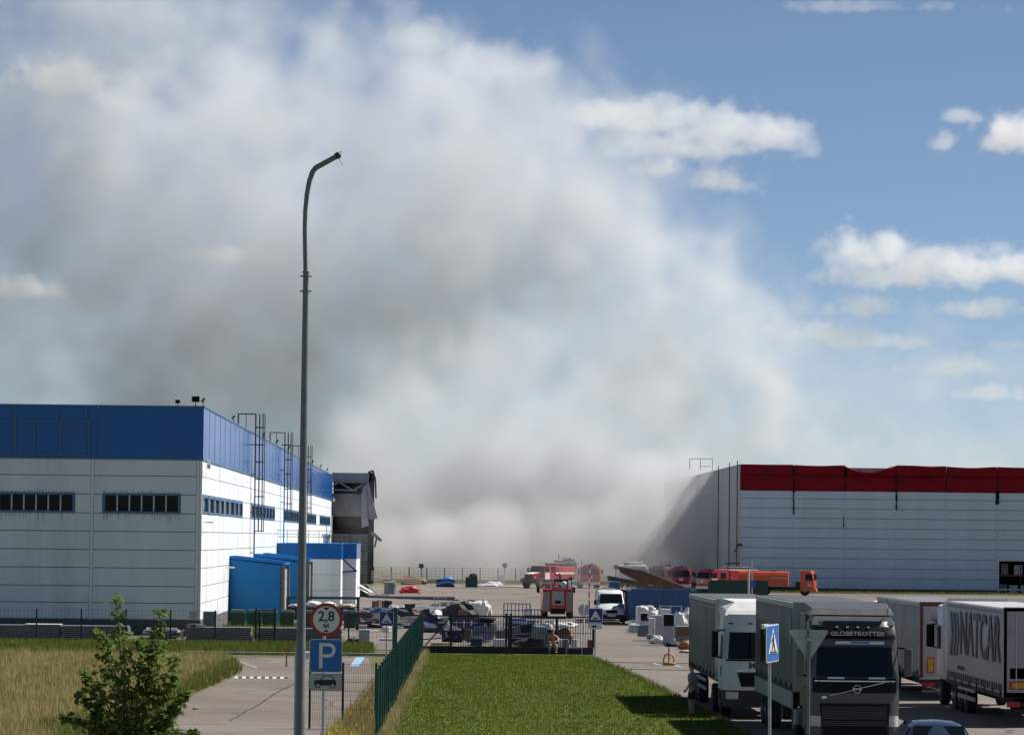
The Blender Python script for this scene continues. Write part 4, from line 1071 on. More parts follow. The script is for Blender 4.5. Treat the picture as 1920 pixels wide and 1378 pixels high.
def trailer(t, y0, L, hw, ztop, zbot, tarp, boards=True, rear=True, nb=4):
    """curtain-sided semitrailer behind the cab"""
    bm_ = MB(); nseg = 28; hx = hw
    secs = []
    for i in range(nseg + 1):
        y = y0 + L * i / nseg; w = .012 * math.sin(i * 2.4) + random.uniform(-.006, .006)
        secs.append([(-hx - w, y, zbot), (-hx - w * .5, y, (zbot + ztop) / 2), (-hx + .01, y, ztop - .1), (-hx + .08, y, ztop), (hx - .08, y, ztop), (hx - .01, y, ztop - .1), (hx + w * .5, y, (zbot + ztop) / 2), (hx + w, y, zbot)])
    bm_.loft(secs); o = bm_.build('curtain_body', MATS[tarp], t, True)
    MB().box(-hx - .03, -hx + .06, y0 - .02, y0 + L, ztop - .17, ztop - .02).build('roof_rail', MATS['board_alu'], t)
    MB().box(-hx - .035, hx + .035, y0 - .06, y0 - .005, zbot - .1, ztop + .01).build('headboard', MATS['board_alu'], t)
    MB().box(-hx - .02, hx + .02, y0, y0 + L, zbot - .14, zbot - .01).build('floor_frame', MATS['chassis'], t)
    MB().box(-.5, .5, y0 + .2, y0 + L - .1, .75, zbot - .14).build('chassis_beam', MATS['chassis'], t)
    for k in range(3):
        for sx in (-1, 1): wheel(t, sx * (hx - .2), y0 + L - 2.0 - k * 1.35, .5, .36, sx)
    for k in range(8): MB().box(-hx - .045, -hx - .01, y0 + .5 + k * (L - 1) / 7 - .03, y0 + .5 + k * (L - 1) / 7 + .03, zbot - .06, zbot + .12).build('buckle', MATS['chassis'], t)
    if rear: MB().box(-hx - .02, hx + .02, y0 + L + .005, y0 + L + .07, zbot - .14, ztop).build('rear_doors', MATS['board_alu'], t)
    return o
def mirror(t, x, y, z0, z1, sx, m='black_trim', w=.22):
    o = MB().box(x - w / 2, x + w / 2, y - .1, y + .08, z0, z1, .05).build('mirror', MATS[m], t, True)
    MB().bar((x, y + .05, z1 - .02), (x + sx * .35, y + .3, z1 + .02), .05).build('mirror_arm', MATS['black_trim'], o)
    MB().bar((x, y + .05, z0 + .04), (x + sx * .35, y + .3, z0 - .05), .05).build('mirror_arm', MATS['black_trim'], o)

# --- silver-grey lorry with the tall roof
def silver_lorry():
    t = thing('articulated_lorry', 'silver grey articulated lorry with a dark visor and long grey trailer', 'lorry', (11.69, 102.3, 0))
    c = Cab(1.29, [(.4, .02), (1.4, 0.0), (2.1, .03), (3.0, .22), (3.3, .30), (3.62, .55), (3.95, .95)], .10)
    z_ = lambda v: 6 - (v - 1015) / 65.5
    c.hull([.55, .8, 1.1, 1.4, 1.65, 1.9, 2.13, 2.5, 2.96, 3.25, 3.5, 3.7], 2.15, lambda z: 1.0 if z < 2.2 else 1.0 - .035 * (z - 2.2)).build('cab', MATS['silver_paint'], t, True)
    # raised roof with sky window, then the wind deflector
    rf = MB().loft([[(-1.2, .62, 3.6), (1.2, .62, 3.6), (1.22, 2.1, 3.68), (-1.22, 2.1, 3.68)], [(-1.1, .85, 3.82), (1.1, .85, 3.82), (1.18, 2.1, 3.98), (-1.18, 2.1, 3.98)]]).build('roof_cap', MATS['silver_paint'], t)
    c.panel(-.62, .62, 3.4, -.85, .85, 3.72, .03, .05).build('sky_window', MATS['windscreen'], t, True)
    MB().loft([[(-1.22, 1.0, 3.88), (1.22, 1.0, 3.88), (1.24, 2.6, 3.9), (-1.24, 2.6, 3.9)], [(-1.1, 1.45, 4.06), (1.1, 1.45, 4.06), (1.22, 2.6, 4.2), (-1.22, 2.6, 4.2)]]).build('wind_deflector', MATS['silver_paint'], t)
    for sx in (-1, 1):
        MB().slab([(sx * 1.28, 1.9, 1.2), (sx * 1.28, 3.1, 1.2), (sx * 1.28, 3.1, 3.9), (sx * 1.25, 1.9, 3.85)], (-sx * .05, 0, 0)).build('side_fairing', MATS['silver_paint'], t)
        MB().slab([(sx * 1.305, .42, 2.2), (sx * 1.305, 1.3, 2.2), (sx * 1.285, 1.3, 2.9), (sx * 1.285, .6, 2.9)], (-sx * .02, 0, 0)).build('side_window', MATS['cab_side_glass'], t)
        d = MB().box(sx * 1.295, sx * 1.31, .4, 1.45, 1.0, 2.15, .0).build('door', MATS['silver_paint'], t); MB().box(sx * 1.31, sx * 1.335, 1.2, 1.35, 1.75, 1.8).build('handle', MATS['black_trim'], d)
    c.panel(-1.12, 1.12, 2.13, -1.06, 1.06, 2.98, .014, .03, 14, 6).build('windscreen', MATS['windscreen'], t, True)
    c.panel(-1.2, 1.2, 3.02, -1.16, 1.16, 3.24, .05, .06).build('header_strip', MATS['silver_paint'], t, True)
    vz = c.panel(-1.2, 1.2, 3.22, -1.1, 1.1, 3.56, .13, .12, 14, 4).build('sun_visor', MATS['black_gloss'], t, True)
    text_obj('lettering', 'GLOBETROTTER', .17, mat('letter_silver', (.5, .5, .52), .35, metal=.4), vz, (.08, c.yf(0, 3.36) - .165, 3.36), (R(90), 0, 0), sx=1.22, bold=.003)
    for x in (-.5, -.2, .1, .4): MB().box(x - .04, x + .04, c.yf(0, 3.54) - .18, c.yf(0, 3.54) - .12, 3.53, 3.57).build('marker_light', MATS['chrome'], vz)
    pl = c.panel(-.55, .85, 3.06, -.55, .85, 3.15, .075, .02).build('name_strip', MATS['sign_white'], t, True)
    c.panel(-.12, .42, 3.085, -.12, .42, 3.13, .08, .01).build('strip_mark', MATS['sign_blue'], pl)
    # lower front: black panel with the diagonal bar and ring
    c.panel(-1.2, 1.2, 1.68, -1.2, 1.2, 2.1, .03, .06, 14, 4).build('black_panel', MATS['black_gloss'], t, True)
    c.panel(-1.15, 1.15, 2.0, -1.15, 1.15, 2.03, .042, .02).build('chrome_line', MATS['chrome'], t)
    for x in (-.55, .62): c.panel(x - .24, x + .24, 2.08, x - .24, x + .24, 2.13, .05, .02).build('white_plate', MATS['sign_white'], t)
    zl = z_(1290.6); lx_ = .05
    em = MB()
    for i in range(20):
        a, b = R(18 * i), R(18 * (i + 1)); em.bar((lx_ + .11 * math.cos(a), -.05, zl + .11 * math.sin(a)), (lx_ + .11 * math.cos(b), -.05, zl + .11 * math.sin(b)), .045, .02)
    em.build('ring_emblem', MATS['chrome'], t); MB().bar((lx_ - .78, -.045, zl - .19), (lx_ - .1, -.052, zl - .03), .03, .02).bar((lx_ + .1, -.052, zl + .03), (lx_ + .78, -.045, zl + .19), .03, .02).build('diagonal_bar', MATS['chrome'], t)
    MB().box(-.07, .17, -.058, -.05, zl - .022, zl + .022).build('emblem_bar', MATS['chrome'], t)
    c.panel(-.95, -.82, 1.52, -.95, -.82, 1.58, .02, .02).build('badge', MATS['chrome'], t)
    gr = c.panel(-.88, .88, .32, -1.02, 1.02, 1.38, .03, .05, 12, 4).build('grille', MATS['black_trim'], t, True)
    # the mesh: rows of small raised plates
    ms = MB()
    for r in range(11):
        z = 1.28 - r * .048 if r < 8 else .86 - (r - 8) * .05
        k = 34
        for i in range(k):
            x = -.93 + 1.86 * (i + (.5 if r % 2 else 0)) / k; y = c.yf(x, z) - .04; ms.box(x - .02, x + .02, y - .01, y + .01, z - .012, z + .012)
    tag(ms.build('grille_mesh', MATS['silver_paint'], gr), kind='stuff')
    c.panel(-.9, .9, .56, -.92, .92, .7, .045, .03).build('lower_slot', MATS['black_gloss'], t, True)
    for sx in (-1, 1):
        a, b = sorted((sx * .98, sx * 1.27))
        l = c.panel(a, b, .72, a, b, 1.02, .05, .06, 6, 3).build('headlight', MATS['lamp_glass'], t, True)
        c.panel(a, b, .3, a, b, .68, .06, .06, 6, 3).build('bumper_corner', MATS['silver_paint'], t, True)
        MB().box(sx * .85 - .14, sx * .85 + .14, c.yf(.8, 2.15) - .06, c.yf(.8, 2.15) - .04, 2.14, 2.17).build('wiper', MATS['black_trim'], t)
        wheel(t, sx * 1.08, 1.38, .5, .34, sx); wheel(t, sx * 1.05, 5.0, .5, .4, sx)
        mirror(t, sx * 1.56, .35, 2.15, 2.95, -sx, 'silver_paint' if sx > 0 else 'silver_paint')
    for (x, z, w, h) in [(-.1, 2.22, .32, .14), (.12, 2.36, .42, .1), (.55, 2.2, .3, .07), (-.7, 2.2, .25, .06)]:
        MB().box(x, x + w, .16, .22, z, z + h).build('dash_item', MATS['sign_grey'], t)
    MB().tube([(1.0, .9, 3.9), (1.05, .8, 4.15), (1.0, .95, 4.35)], .012, 6).build('aerial', MATS['black_trim'], t)
    MB().box(-1.2, 1.2, .5, 6.5, .55, .95).build('chassis_front', MATS['chassis'], t)
    trailer(t, 4.4, 13.0, 1.33, 4.17, 1.62, 'tarp_grey')
    # alloy drop boards along the visible side
    for i in range(9):
        y = 4.5 + i * 1.44
        MB().box(-1.385, -1.34, y, y + 1.40, 1.0, 1.5).build('side_board', MATS['board_alu'], t)
    MB().box(-1.345, -1.335, 5.2, 5.9, 2.9, 3.75).build('sticker_panel', MATS['tarp_light'], t)
    MB().box(-1.3, -.85, 4.2, 4.9, .55, 1.0, .02).build('tool_box', MATS['board_alu'], t); MB().box(-1.3, -.85, 8.0, 8.8, .5, .95, .02).build('tool_box', MATS['chassis'], t)
silver_lorry()
# --- white lorry with the grey trailer
def white_lorry():
    t = thing('articulated_lorry', 'white articulated lorry with a blank grey trailer beside the lawn', 'lorry', (10.56, 120.7, 0))
    c = Cab(1.24, [(.4, .0), (1.5, 0.02), (2.0, .06), (2.95, .25), (3.5, .42), (4.0, .9)], .12)
    c.hull([.95, 1.2, 1.5, 1.75, 2.0, 2.4, 2.92, 3.1, 3.38, 3.5], 2.15, lambda z: 1.0 if z < 2.2 else 1.0 - .045 * (z - 2.2)).build('cab', MATS['white_paint'], t, True)
    MB().loft([[(-1.15, .55, 3.46), (1.15, .55, 3.46), (1.2, 2.3, 3.5), (-1.2, 2.3, 3.5)], [(-1.08, .72, 3.62), (1.08, .72, 3.62), (1.18, 2.3, 3.8), (-1.18, 2.3, 3.8)], [(-.75, 1.15, 3.9), (.75, 1.15, 3.9), (1.1, 2.3, 4.0), (-1.1, 2.3, 4.0)]]).build('wind_deflector', MATS['white_paint'], t)
    c.panel(-1.06, 1.06, 2.0, -1.0, 1.0, 2.9, .014, .03, 14, 6).build('windscreen', MATS['windscreen'], t, True)
    c.panel(-1.14, 1.14, 1.94, -1.14, 1.14, 1.99, .03, .04).build('scuttle', MATS['black_trim'], t)
    for x in (-.95, -.3, .3, .95): MB().box(x - .08, x + .08, c.yf(x, 3.2) - .03, c.yf(x, 3.2) + .01, 3.17, 3.21).build('marker_light', MATS['black_trim'], t)
    text_obj('lettering', 'MAN', .28, MATS['letter_grey'], t, (.02, c.yf(0, 1.78) - .02, 1.78), FRONT, sx=1.25, bold=.012)
    c.panel(-.62, .62, 1.08, -.74, .74, 1.55, .02, .04).build('grille', MATS['black_trim'], t, True)
    c.panel(-.76, .76, 1.58, -.78, .78, 1.64, .03, .04).build('chrome_line', MATS['chrome'], t, True)
    c.panel(-1.22, 1.22, .38, -1.22, 1.22, .95, .04, .3, 12, 4).build('bumper', mat('bumper_dark', (.022, .026, .034), .5), t, True)
    for sx in (-1, 1):
        a, b = sorted((sx * .72, sx * 1.13)); c.panel(a, b, .66, a, b, .9, .06, .05, 6, 3).build('headlight', MATS['lamp_glass'], t, True)
        MB().slab([(sx * 1.255, .4, 2.05), (sx * 1.255, 1.25, 2.05), (sx * 1.22, 1.25, 2.8), (sx * 1.22, .55, 2.8)], (-sx * .02, 0, 0)).build('side_window', MATS['cab_side_glass'], t)
        d = MB().box(sx * 1.243, sx * 1.256, .4, 1.4, 1.05, 2.0).build('door', MATS['white_paint'], t); MB().box(sx * 1.256, sx * 1.28, .5, .56, 1.45, 1.75).build('handle', MATS['black_trim'], d)
        mirror(t, sx * 1.5, .25, 2.05, 2.95, -sx)
        wheel(t, sx * 1.05, 1.4, .5, .34, sx); wheel(t, sx * 1.03, 5.0, .5, .4, sx)
    MB().box(-1.22, 1.22, .4, 2.2, .5, .95).build('step_box', MATS['bumper_dark'], t)
    MB().box(-.5, .5, 2.0, 7.0, .5, .95).build('chassis_front', MATS['chassis'], t)
    trailer(t, 3.0, 13.6, 1.25, 3.95, 1.3, 'tarp_grey')
    for i in range(2): MB().box(-1.26, -1.2, 8.0 + i * 2.2, 10.0 + i * 2.2, .62, .74).build('guard_rail', MATS['board_alu'], t)
    MB().box(-1.26, -1.2, 8.0, 12.2, .92, 1.04).build('guard_rail', MATS['board_alu'], t)
    MB().box(-1.29, -1.27, 3.0, 16.5, 3.62, 3.7).build('roof_trim', MATS['tarp_light'], t)
white_lorry()
# --- white trailer lettered NATCAR, facing away
def natcar():
    t = thing('articulated_lorry', 'white articulated lorry lettered NATCAR seen from behind', 'lorry', (19.58, 117.5, 0))
    hw = 1.27
    trailer(t, 0.0, 13.4, hw, 3.86, 1.05, 'tarp_white', rear=False)
    # loading band of buckles near the hem
    for k in range(26): MB().box(-hw - .03, -hw - .012, .35 + k * .5, .55 + k * .5, 1.12, 1.36).build('hem_buckle', MATS['letter_grey'], t)
    for k in range(30): MB().box(-hw - .035, -hw - .012, .3 + k * .43, .5 + k * .43, 3.69, 3.75).build('roof_buckle', MATS['letter_grey'], t)
    rot = (R(90), 0, R(-90))
    L = text_obj('lettering', 'NATCAR', 2.15, MATS['letter_grey'], t, (-hw - .03, 5.3, 2.72), rot, sx=1.08, ext=.006, bold=.03)
    for k, yo in enumerate((11.0, 11.75, 12.5)):
        q = -hw - .028
        MB().slab([(q, yo, 3.5), (q, yo - .35, 3.5), (q, yo - .85, 2.72), (q, yo - .35, 1.94), (q, yo, 1.94), (q, yo - .5, 2.72)], (-.006, 0, 0)).build('chevron_mark', mat('chevron_blue', (.10, .17, .24), .6), t)
    text_obj('lettering', 'www.natcar.eu', .28, MATS['letter_grey'], t, (-hw - .03, 9.6, 1.58), rot, sx=1.0, ext=.005)
    # rear end: frame, doors, markers
    fr = MB().box(-hw, -hw + .1, -.06, 0, .95, 3.9).box(hw - .1, hw, -.06, 0, .95, 3.9).box(-hw + .1, hw - .1, -.06, 0, 3.76, 3.9).box(-hw + .1, hw - .1, -.06, 0, .95, 1.1).build('rear_frame', MATS['tarp_white'], t)
    for x0, x1 in ((-hw + .16, -.02), (.02, hw - .16)):
        d = MB().box(x0, x1, -.045, -.005, 1.16, 3.7, .01).build('rear_door', MATS['tarp_light'], t)
        for q in (.25, .8): MB().bar((x0 + q, -.07, 1.2), (x0 + q, -.07, 3.65), .035).build('lock_rod', MATS['galv'], d)
    MB().box(-hw + .1, -hw + .16, -.055, -.0, 1.1, 3.76).box(-hw + .16, hw - .1, -.055, 0, 3.7, 3.76).build('door_seal', MATS['door_frame_red'], t)
    MB().box(-hw + .2, -hw + .75, -.06, -.046, 1.55, 1.9).build('blue_sticker', mat('sticker_blue', (.02, .09, .24), .5), t)
    mk = MB().box(-hw + .18, hw - .18, -.075, -.06, 1.2, 1.48).build('red_marker', MATS['tail_red'], t); MB().box(-hw + .26, hw - .26, -.085, -.075, 1.25, 1.43).build('yellow_field', MATS['marker_yellow'], mk)
    MB().box(-hw + .05, hw - .05, -.1, .1, .42, .56).build('underrun_bar', MATS['chassis'], t)
    for sx in (-1, 1): MB().box(sx * .95 - .22, sx * .95 + .22, -.09, -.02, .62, .8, .02).build('tail_light', MATS['tail_red'], t)
    for i in range(2): MB().box(-hw - .01, -hw + .05, 6.5, 10.5, .5 + i * .3, .64 + i * .3).build('guard_rail', MATS['board_alu'], t)
    MB().box(-.5, .5, .2, 16, .6, .92).build('chassis_front', MATS['chassis'], t)
    # tractor beyond, facing away
    MB().box(-1.24, 1.24, 14.3, 16.4, .9, 3.7, .18).build('cab', MATS['white_paint'], t, True)
    MB().loft([[(-1.15, 14.3, 3.65), (1.15, 14.3, 3.65), (1.1, 16.0, 3.65), (-1.1, 16.0, 3.65)], [(-1.1, 14.3, 3.95), (1.1, 14.3, 3.95), (.9, 15.4, 3.8), (-.9, 15.4, 3.8)]]).build('wind_deflector', MATS['white_paint'], t)
    MB().box(-1.255, -1.235, 15.2, 16.1, 2.05, 2.9).build('side_window', MATS['cab_side_glass'], t)
    mirror(t, -1.5, 16.2, 2.1, 2.95, 1, 'black_trim', .3)
    for sx in (-1, 1): wheel(t, sx * 1.05, 15.4, .5, .34, sx); wheel(t, sx * 1.03, 11.9, .5, .4, sx)
natcar()
# --- light grey trailer behind it, only its tail shows
def grey_tail():
    t = thing('articulated_lorry', 'light grey trailer with brown edged rear doors, between two lorries', 'lorry', (19.34, 136.6, 0))
    hw = 1.27
    trailer(t, 0.0, 13.6, hw, 3.72, 1.0, 'tarp_light', rear=False)
    MB().box(-hw, -hw + .12, -.07, 0, .85, 3.72).box(hw - .12, hw, -.07, 0, .85, 3.72).box(-hw + .12, hw - .12, -.07, 0, 3.56, 3.72).build('rear_frame', MATS['door_frame_red'], t)
    for x0, x1 in ((-hw + .14, -.02), (.02, hw - .14)): MB().box(x0, x1, -.05, -.005, .98, 3.5, .01).build('rear_door', MATS['tarp_light'], t)
    text_obj('lettering', 'KRONE', .3, MATS['letter_grey'], t, (-.72, -.06, 2.7), (R(90), R(-90), 0), sx=1.1)
    MB().slab([(-.92, -.06, 3.05), (-.55, -.06, 3.1), (-.5, -.06, 2.98), (-.62, -.06, 2.9), (-.7, -.06, 3.0)], (0, -.008, 0)).build('door_emblem', MATS['sign_navy'], t)
    mk = MB().box(-1.0, -.72, -.07, -.05, 1.02, 1.62).build('red_marker', MATS['tail_red'], t); MB().box(-.96, -.76, -.08, -.07, 1.07, 1.57).build('yellow_field', MATS['marker_yellow'], mk)
    MB().box(-hw, hw, -.07, -.01, .78, .9).build('sill', MATS['tarp_white'], t)
    for sx in (-1, 1): MB().box(sx * .95 - .25, sx * .95 + .25, -.1, -.02, .5, .66, .02).build('tail_light', MATS['tail_red'], t)
    MB().box(-hw + .1, hw - .1, -.08, .06, .28, .38).build('underrun_bar', MATS['tarp_light'], t)
    MB().box(-.5, .5, .1, 13, .4, .86).build('chassis_rear', MATS['chassis'], t)
    MB().box(-1.2, 1.2, 14.2, 16.3, .8, 3.5, .15).build('cab', MATS['white_paint'], t, True)
    for sx in (-1, 1): wheel(t, sx * 1.05, 15.2, .5, .34, sx)
grey_tail()
# --- dark blue car, roof just in view
def blue_car():
    t = thing('parked_car', 'dark blue car with only its roof in view', 'car', (12.42, 89.2, 0))
    mat('car_blue', (.018, .03, .055), .25, metal=.3, var=.05, coat=.8)
    # half-section loft along the length (y): widths and heights
    secs = []
    for (y, hb, zb, hs, zs, hr, zr) in [(0, .70, .45, .75, .75, .6, .82), (.25, .84, .3, .87, .82, .72, .98), (.7, .88, .28, .9, .9, .68, 1.05), (1.1, .88, .28, .91, .93, .62, 1.36), (1.6, .88, .28, .91, .94, .60, 1.46), (2.4, .88, .28, .91, .93, .60, 1.47), (3.0, .88, .28, .91, .92, .61, 1.38), (3.6, .88, .28, .9, .9, .68, 1.0), (4.1, .86, .3, .88, .84, .74, .9), (4.35, .74, .42, .78, .7, .66, .76)]:
        pts = [(-hb, zb), (-hs, zs * .7), (-hs * .985, zs), (-hr - .04, zr - .07), (-hr + .1, zr - .012), (0, zr + .02), (hr - .1, zr - .012), (hr + .04, zr - .07), (hs * .985, zs), (hs, zs * .7), (hb, zb)]
        secs.append([(a, y, b) for a, b in pts])
    MB().loft(secs).build('body', MATS['car_blue'], t, True)
    MB().slab([(-.7, .66, .98), (.7, .66, .98), (.62, 1.13, 1.36), (-.62, 1.13, 1.36)], (0, -.02, .02)).build('rear_window', MATS['windscreen'], t)
    MB().slab([(-.62, 3.05, 1.38), (.62, 3.05, 1.38), (.72, 3.62, 1.02), (-.72, 3.62, 1.02)], (0, .02, .02)).build('windscreen', MATS['windscreen'], t)
    for sx in (-1, 1):
        MB().slab([(sx * .9, 1.1, .96), (sx * .9, 3.4, .96), (sx * .68, 2.95, 1.34), (sx * .68, 1.35, 1.34)], (sx * .02, 0, .0)).build('side_window', MATS['cab_side_glass'], t)
        for y in (.8, 3.4): wheel(t, sx * .8, y, .32, .22, sx)
        MB().box(sx * .72 - .13, sx * .72 + .13, -.03, .12, .62, .8, .03).build('tail_light', MATS['tail_red'], t)
blue_car()
# ------------------------------------------------------------------ fire engines and other vehicles in the yard
mat('fire_red', (.42, .012, .014), .35, var=.06, coat=.4, dirt=.15, dirtc=(.2, .03, .02))
mat('fire_red_dark', (.24, .010, .016), .4, var=.08, coat=.3, dirt=.2, dirtc=(.1, .02, .02))
mat('truck_orange', (.62, .085, .022), .4, var=.06, coat=.2, dirt=.15, dirtc=(.35, .06, .03))
mat('shutter', (.30, .25, .22), .45, metal=.3, var=.1)
mat('alu_grey', (.33, .34, .34), .45, metal=.4, var=.1)
mat('truck_grey', (.22, .23, .24), .5, var=.1)
def roof_gear(t, y0, y1, z, hw=.9, ladder=True, seed=1):
    g = random.Random(seed)
    if ladder:
        l = MB()
        for x in (-.35, -.05): l.bar((x, y0, z + .25), (x, y1, z + .3), .07)
        k = 12
        for i in range(k): yy = y0 + (y1 - y0) * (i + .5) / k; l.bar((-.35, yy, z + .27), (-.05, yy, z + .27), .045)
        l.build('roof_ladder', MATS['alu_grey'], t)
    MB().tube([(.5, y0 + .2, z + .15), (.5, y1 - .2, z + .15)], .12, 8).build('suction_hose', MATS['black_trim'], t)
    MB().box(.15, .38, y0 + .4, y1 - .8, z + .02, z + .28, .02).build('roof_locker', MATS['alu_grey'], t)
    m = MB().tube([(-.65, y1 - .7, z), (-.65, y1 - .7, z + .45), (-.65, y1 - 1.3, z + .62)], .07, 8).build('water_monitor', MATS['fire_red_dark'], t)
def flat_fire_engine(label, loc, rz, L=7.2, body='fire_red', door=None, seed=1, group='fire engines in the yard', top=2.75):
    t = thing('fire_engine', label, 'fire engine', loc, rz, group)
    c = Cab(1.22, [(.5, .0), (1.5, .0), (1.7, .03), (2.6, .28), (2.8, .4)], .08)
    c.hull([.62, .9, 1.3, 1.6, 1.75, 2.2, top - .25, top - .08], 3.0, lambda z: 1.0 if z < 2 else 1.0 - .06 * (z - 2)).build('cab', MATS[body], t, True)
    c.panel(-1.05, 1.05, 1.68, -.98, .98, top - .35, .014, .03).build('windscreen', MATS['windscreen'], t, True)
    c.panel(-1.16, 1.16, .48, -1.16, 1.16, .78, .12, .16).build('bumper', MATS['sign_white'], t, True)
    c.panel(-.7, .7, .95, -.7, .7, 1.02, .02, .02).build('grille_slot', MATS['black_trim'], t)
    for dx in (-.12, .12): c.panel(dx - .09, dx + .09, 1.22, dx - .09, dx + .09, 1.5, .02, .02, 3, 2).build('white_emblem', MATS['sign_white'], t)
    for sx in (-1, 1):
        a, b = sorted((sx * .75, sx * 1.05)); c.panel(a, b, .56, a, b, .72, .14, .03, 4, 2).build('headlight', MATS['lamp_glass'], t, True)
        MB().slab([(sx * 1.235, .35, 1.7), (sx * 1.235, 1.2, 1.7), (sx * 1.19, 1.2, top - .38), (sx * 1.19, .5, top - .38)], (sx * .015, 0, 0)).build('side_window', MATS['windscreen'], t)
        MB().slab([(sx * 1.235, 1.75, 1.7), (sx * 1.235, 2.6, 1.7), (sx * 1.19, 2.6, top - .4), (sx * 1.19, 1.75, top - .4)], (sx * .015, 0, 0)).build('side_window', MATS['windscreen'], t)
        if door: 
            d = MB().box(sx * 1.225, sx * 1.245, .35, 1.25, .85, 1.66).build('door', MATS[door], t); MB().box(sx * 1.245, sx * 1.27, 1.05, 1.18, 1.45, 1.5).build('handle', MATS['black_trim'], d)
        wheel(t, sx * 1.02, 1.3, .52, .34, sx); wheel(t, sx * 1.0, L - 2.2, .52, .5, sx); wheel(t, sx * 1.0, L - 1.0, .52, .5, sx) if L > 7 else None
        mirror(t, sx * 1.42, .2, 1.8, 2.3, -sx)
        for k in range(3):
            y0_, y1_ = 3.25 + k * (L - 3.35) / 3, 3.2 + (k + 1) * (L - 3.35) / 3
            s = MB().box(sx * 1.22, sx * 1.245, y0_, y1_ - .04, 1.45, top - .2).build('locker_shutter', MATS[body], t); MB().box(sx * 1.245, sx * 1.265, y0_ + .2, y0_ + .6, 1.6, 1.66).build('handle', MATS['alu_grey'], s)
    MB().box(-1.22, 1.22, 3.1, L, .9, top - .12, .04).build('body', MATS[body], t, True)
    MB().box(-1.18, 1.18, 3.2, L - .05, top - .11, top - .02).build('roof_deck', MATS['sign_white'], t)
    MB().box(-.45, .45, .5, L, .45, .9).build('chassis', MATS['chassis'], t)
    MB().box(-.8, .8, 1.0, 1.25, top - .08, top + .08, .03).build('light_bar', MATS['sign_navy'], t)
    roof_gear(t, 3.2, L - .1, top - .02, seed=seed)
    return t
def X_(u, Y): return gx(u, Y)
flat_fire_engine('dark red fire engine facing us with a raised roof hatch', (X_(1277, 418), 418, 0), R(3), 7.2, 'fire_red_dark', None, 3)
flat_fire_engine('dark red fire engine half hidden behind the rusty ramp', (X_(1234, 428), 428, 0), R(-12), 7.2, 'fire_red_dark', None, 4)
flat_fire_engine('bright red fire engine with a white door behind the green skip', (X_(1316, 404), 404, 0), R(-52), 7.6, 'fire_red', 'sign_white', 5, top=2.7)
flat_fire_engine('hazy red fire engine facing us beside the striped pole', (X_(1107, 431), 431, 0), R(2), 7.0, 'fire_red', None, 6)
flat_fire_engine('tall grey and red fire engine fading into the smoke', (X_(1067, 458), 458, 0), R(4), 8.0, 'truck_grey', None, 7, top=3.25)
# --- bonneted six-wheel fire engine, three-quarter view
def ural():
    t = thing('fire_engine', 'bonneted red fire engine with a white stripe and roof ladder', 'fire engine', (X_(990, 426), 426, 0), R(-40), 'fire engines in the yard')
    MB().box(-1.2, 1.2, 0, .35, .75, 1.15, .03).build('bumper', MATS['chassis'], t)
    MB().loft([[(-.62, .15, 1.1), (.62, .15, 1.1), (.62, .15, 1.72), (-.62, .15, 1.72)], [(-.8, 1.7, 1.1), (.8, 1.7, 1.1), (.8, 1.7, 1.95), (-.8, 1.7, 1.95)]]).build('bonnet', MATS['fire_red'], t)
    MB().loft([[(-.5, .2, 1.73), (.5, .2, 1.73), (.5, .2, 1.77), (-.5, .2, 1.77)], [(-.7, 1.6, 1.94), (.7, 1.6, 1.94), (.7, 1.6, 1.98), (-.7, 1.6, 1.98)]]).build('bonnet_top', MATS['sign_white'], t)
    MB().box(-.6, .6, .1, .16, 1.15, 1.68).build('grille', MATS['black_trim'], t)
    cab = MB().loft([[(-1.15, 1.65, 1.1), (1.15, 1.65, 1.1), (1.15, 4.0, 1.1), (-1.15, 4.0, 1.1)], [(-1.15, 1.65, 1.95), (1.15, 1.65, 1.95), (1.15, 4.0, 1.95), (-1.15, 4.0, 1.95)], [(-1.05, 1.95, 2.7), (1.05, 1.95, 2.7), (1.05, 4.0, 2.75), (-1.05, 4.0, 2.75)]]).build('cab', MATS['fire_red'], t)
    MB().slab([(-1.05, 1.66, 1.98), (1.05, 1.66, 1.98), (.95, 1.9, 2.6), (-.95, 1.9, 2.6)], (0, -.03, 0)).build('windscreen', MATS['windscreen'], t)
    for sx in (-1, 1):
        MB().slab([(sx * 1.155, 1.85, 1.98), (sx * 1.155, 2.6, 1.98), (sx * 1.08, 2.6, 2.6), (sx * 1.09, 2.0, 2.6)], (sx * .02, 0, 0)).build('side_window', MATS['windscreen'], t)
        MB().slab([(sx * 1.155, 3.0, 1.98), (sx * 1.155, 3.8, 1.98), (sx * 1.08, 3.8, 2.6), (sx * 1.08, 3.0, 2.6)], (sx * .02, 0, 0)).build('side_window', MATS['windscreen'], t)
        MB().box(sx * 1.15, sx * 1.17, 1.8, 2.7, 1.12, 1.92).build('door', MATS['sign_white'], t)
        MB().box(sx * .75, sx * 1.2, .35, 1.75, 1.15, 1.3, .05).build('mudguard', MATS['chassis'], t)
        MB().box(sx * 1.21, sx * 1.235, 4.1, 7.4, 1.72, 1.95).build('white_stripe', MATS['sign_white'], t)
        for y in (.95, 5.0, 6.4): wheel(t, sx * 1.0, y, .6, .4, sx)
        mirror(t, sx * 1.38, 1.7, 2.0, 2.45, -sx)
        MB().box(sx * .85 - .1, sx * .85 + .1, .2, .36, 1.2, 1.4, .04).build('headlight', MATS['lamp_glass'], t)
    MB().box(-1.21, 1.21, 4.05, 7.5, 1.15, 2.6, .04).build('body', MATS['fire_red'], t, True)
    MB().box(-.5, .5, .4, 7.3, .65, 1.12).build('chassis', MATS['chassis'], t)
    roof_gear(t, 2.6, 7.6, 2.75, seed=9)
ural()
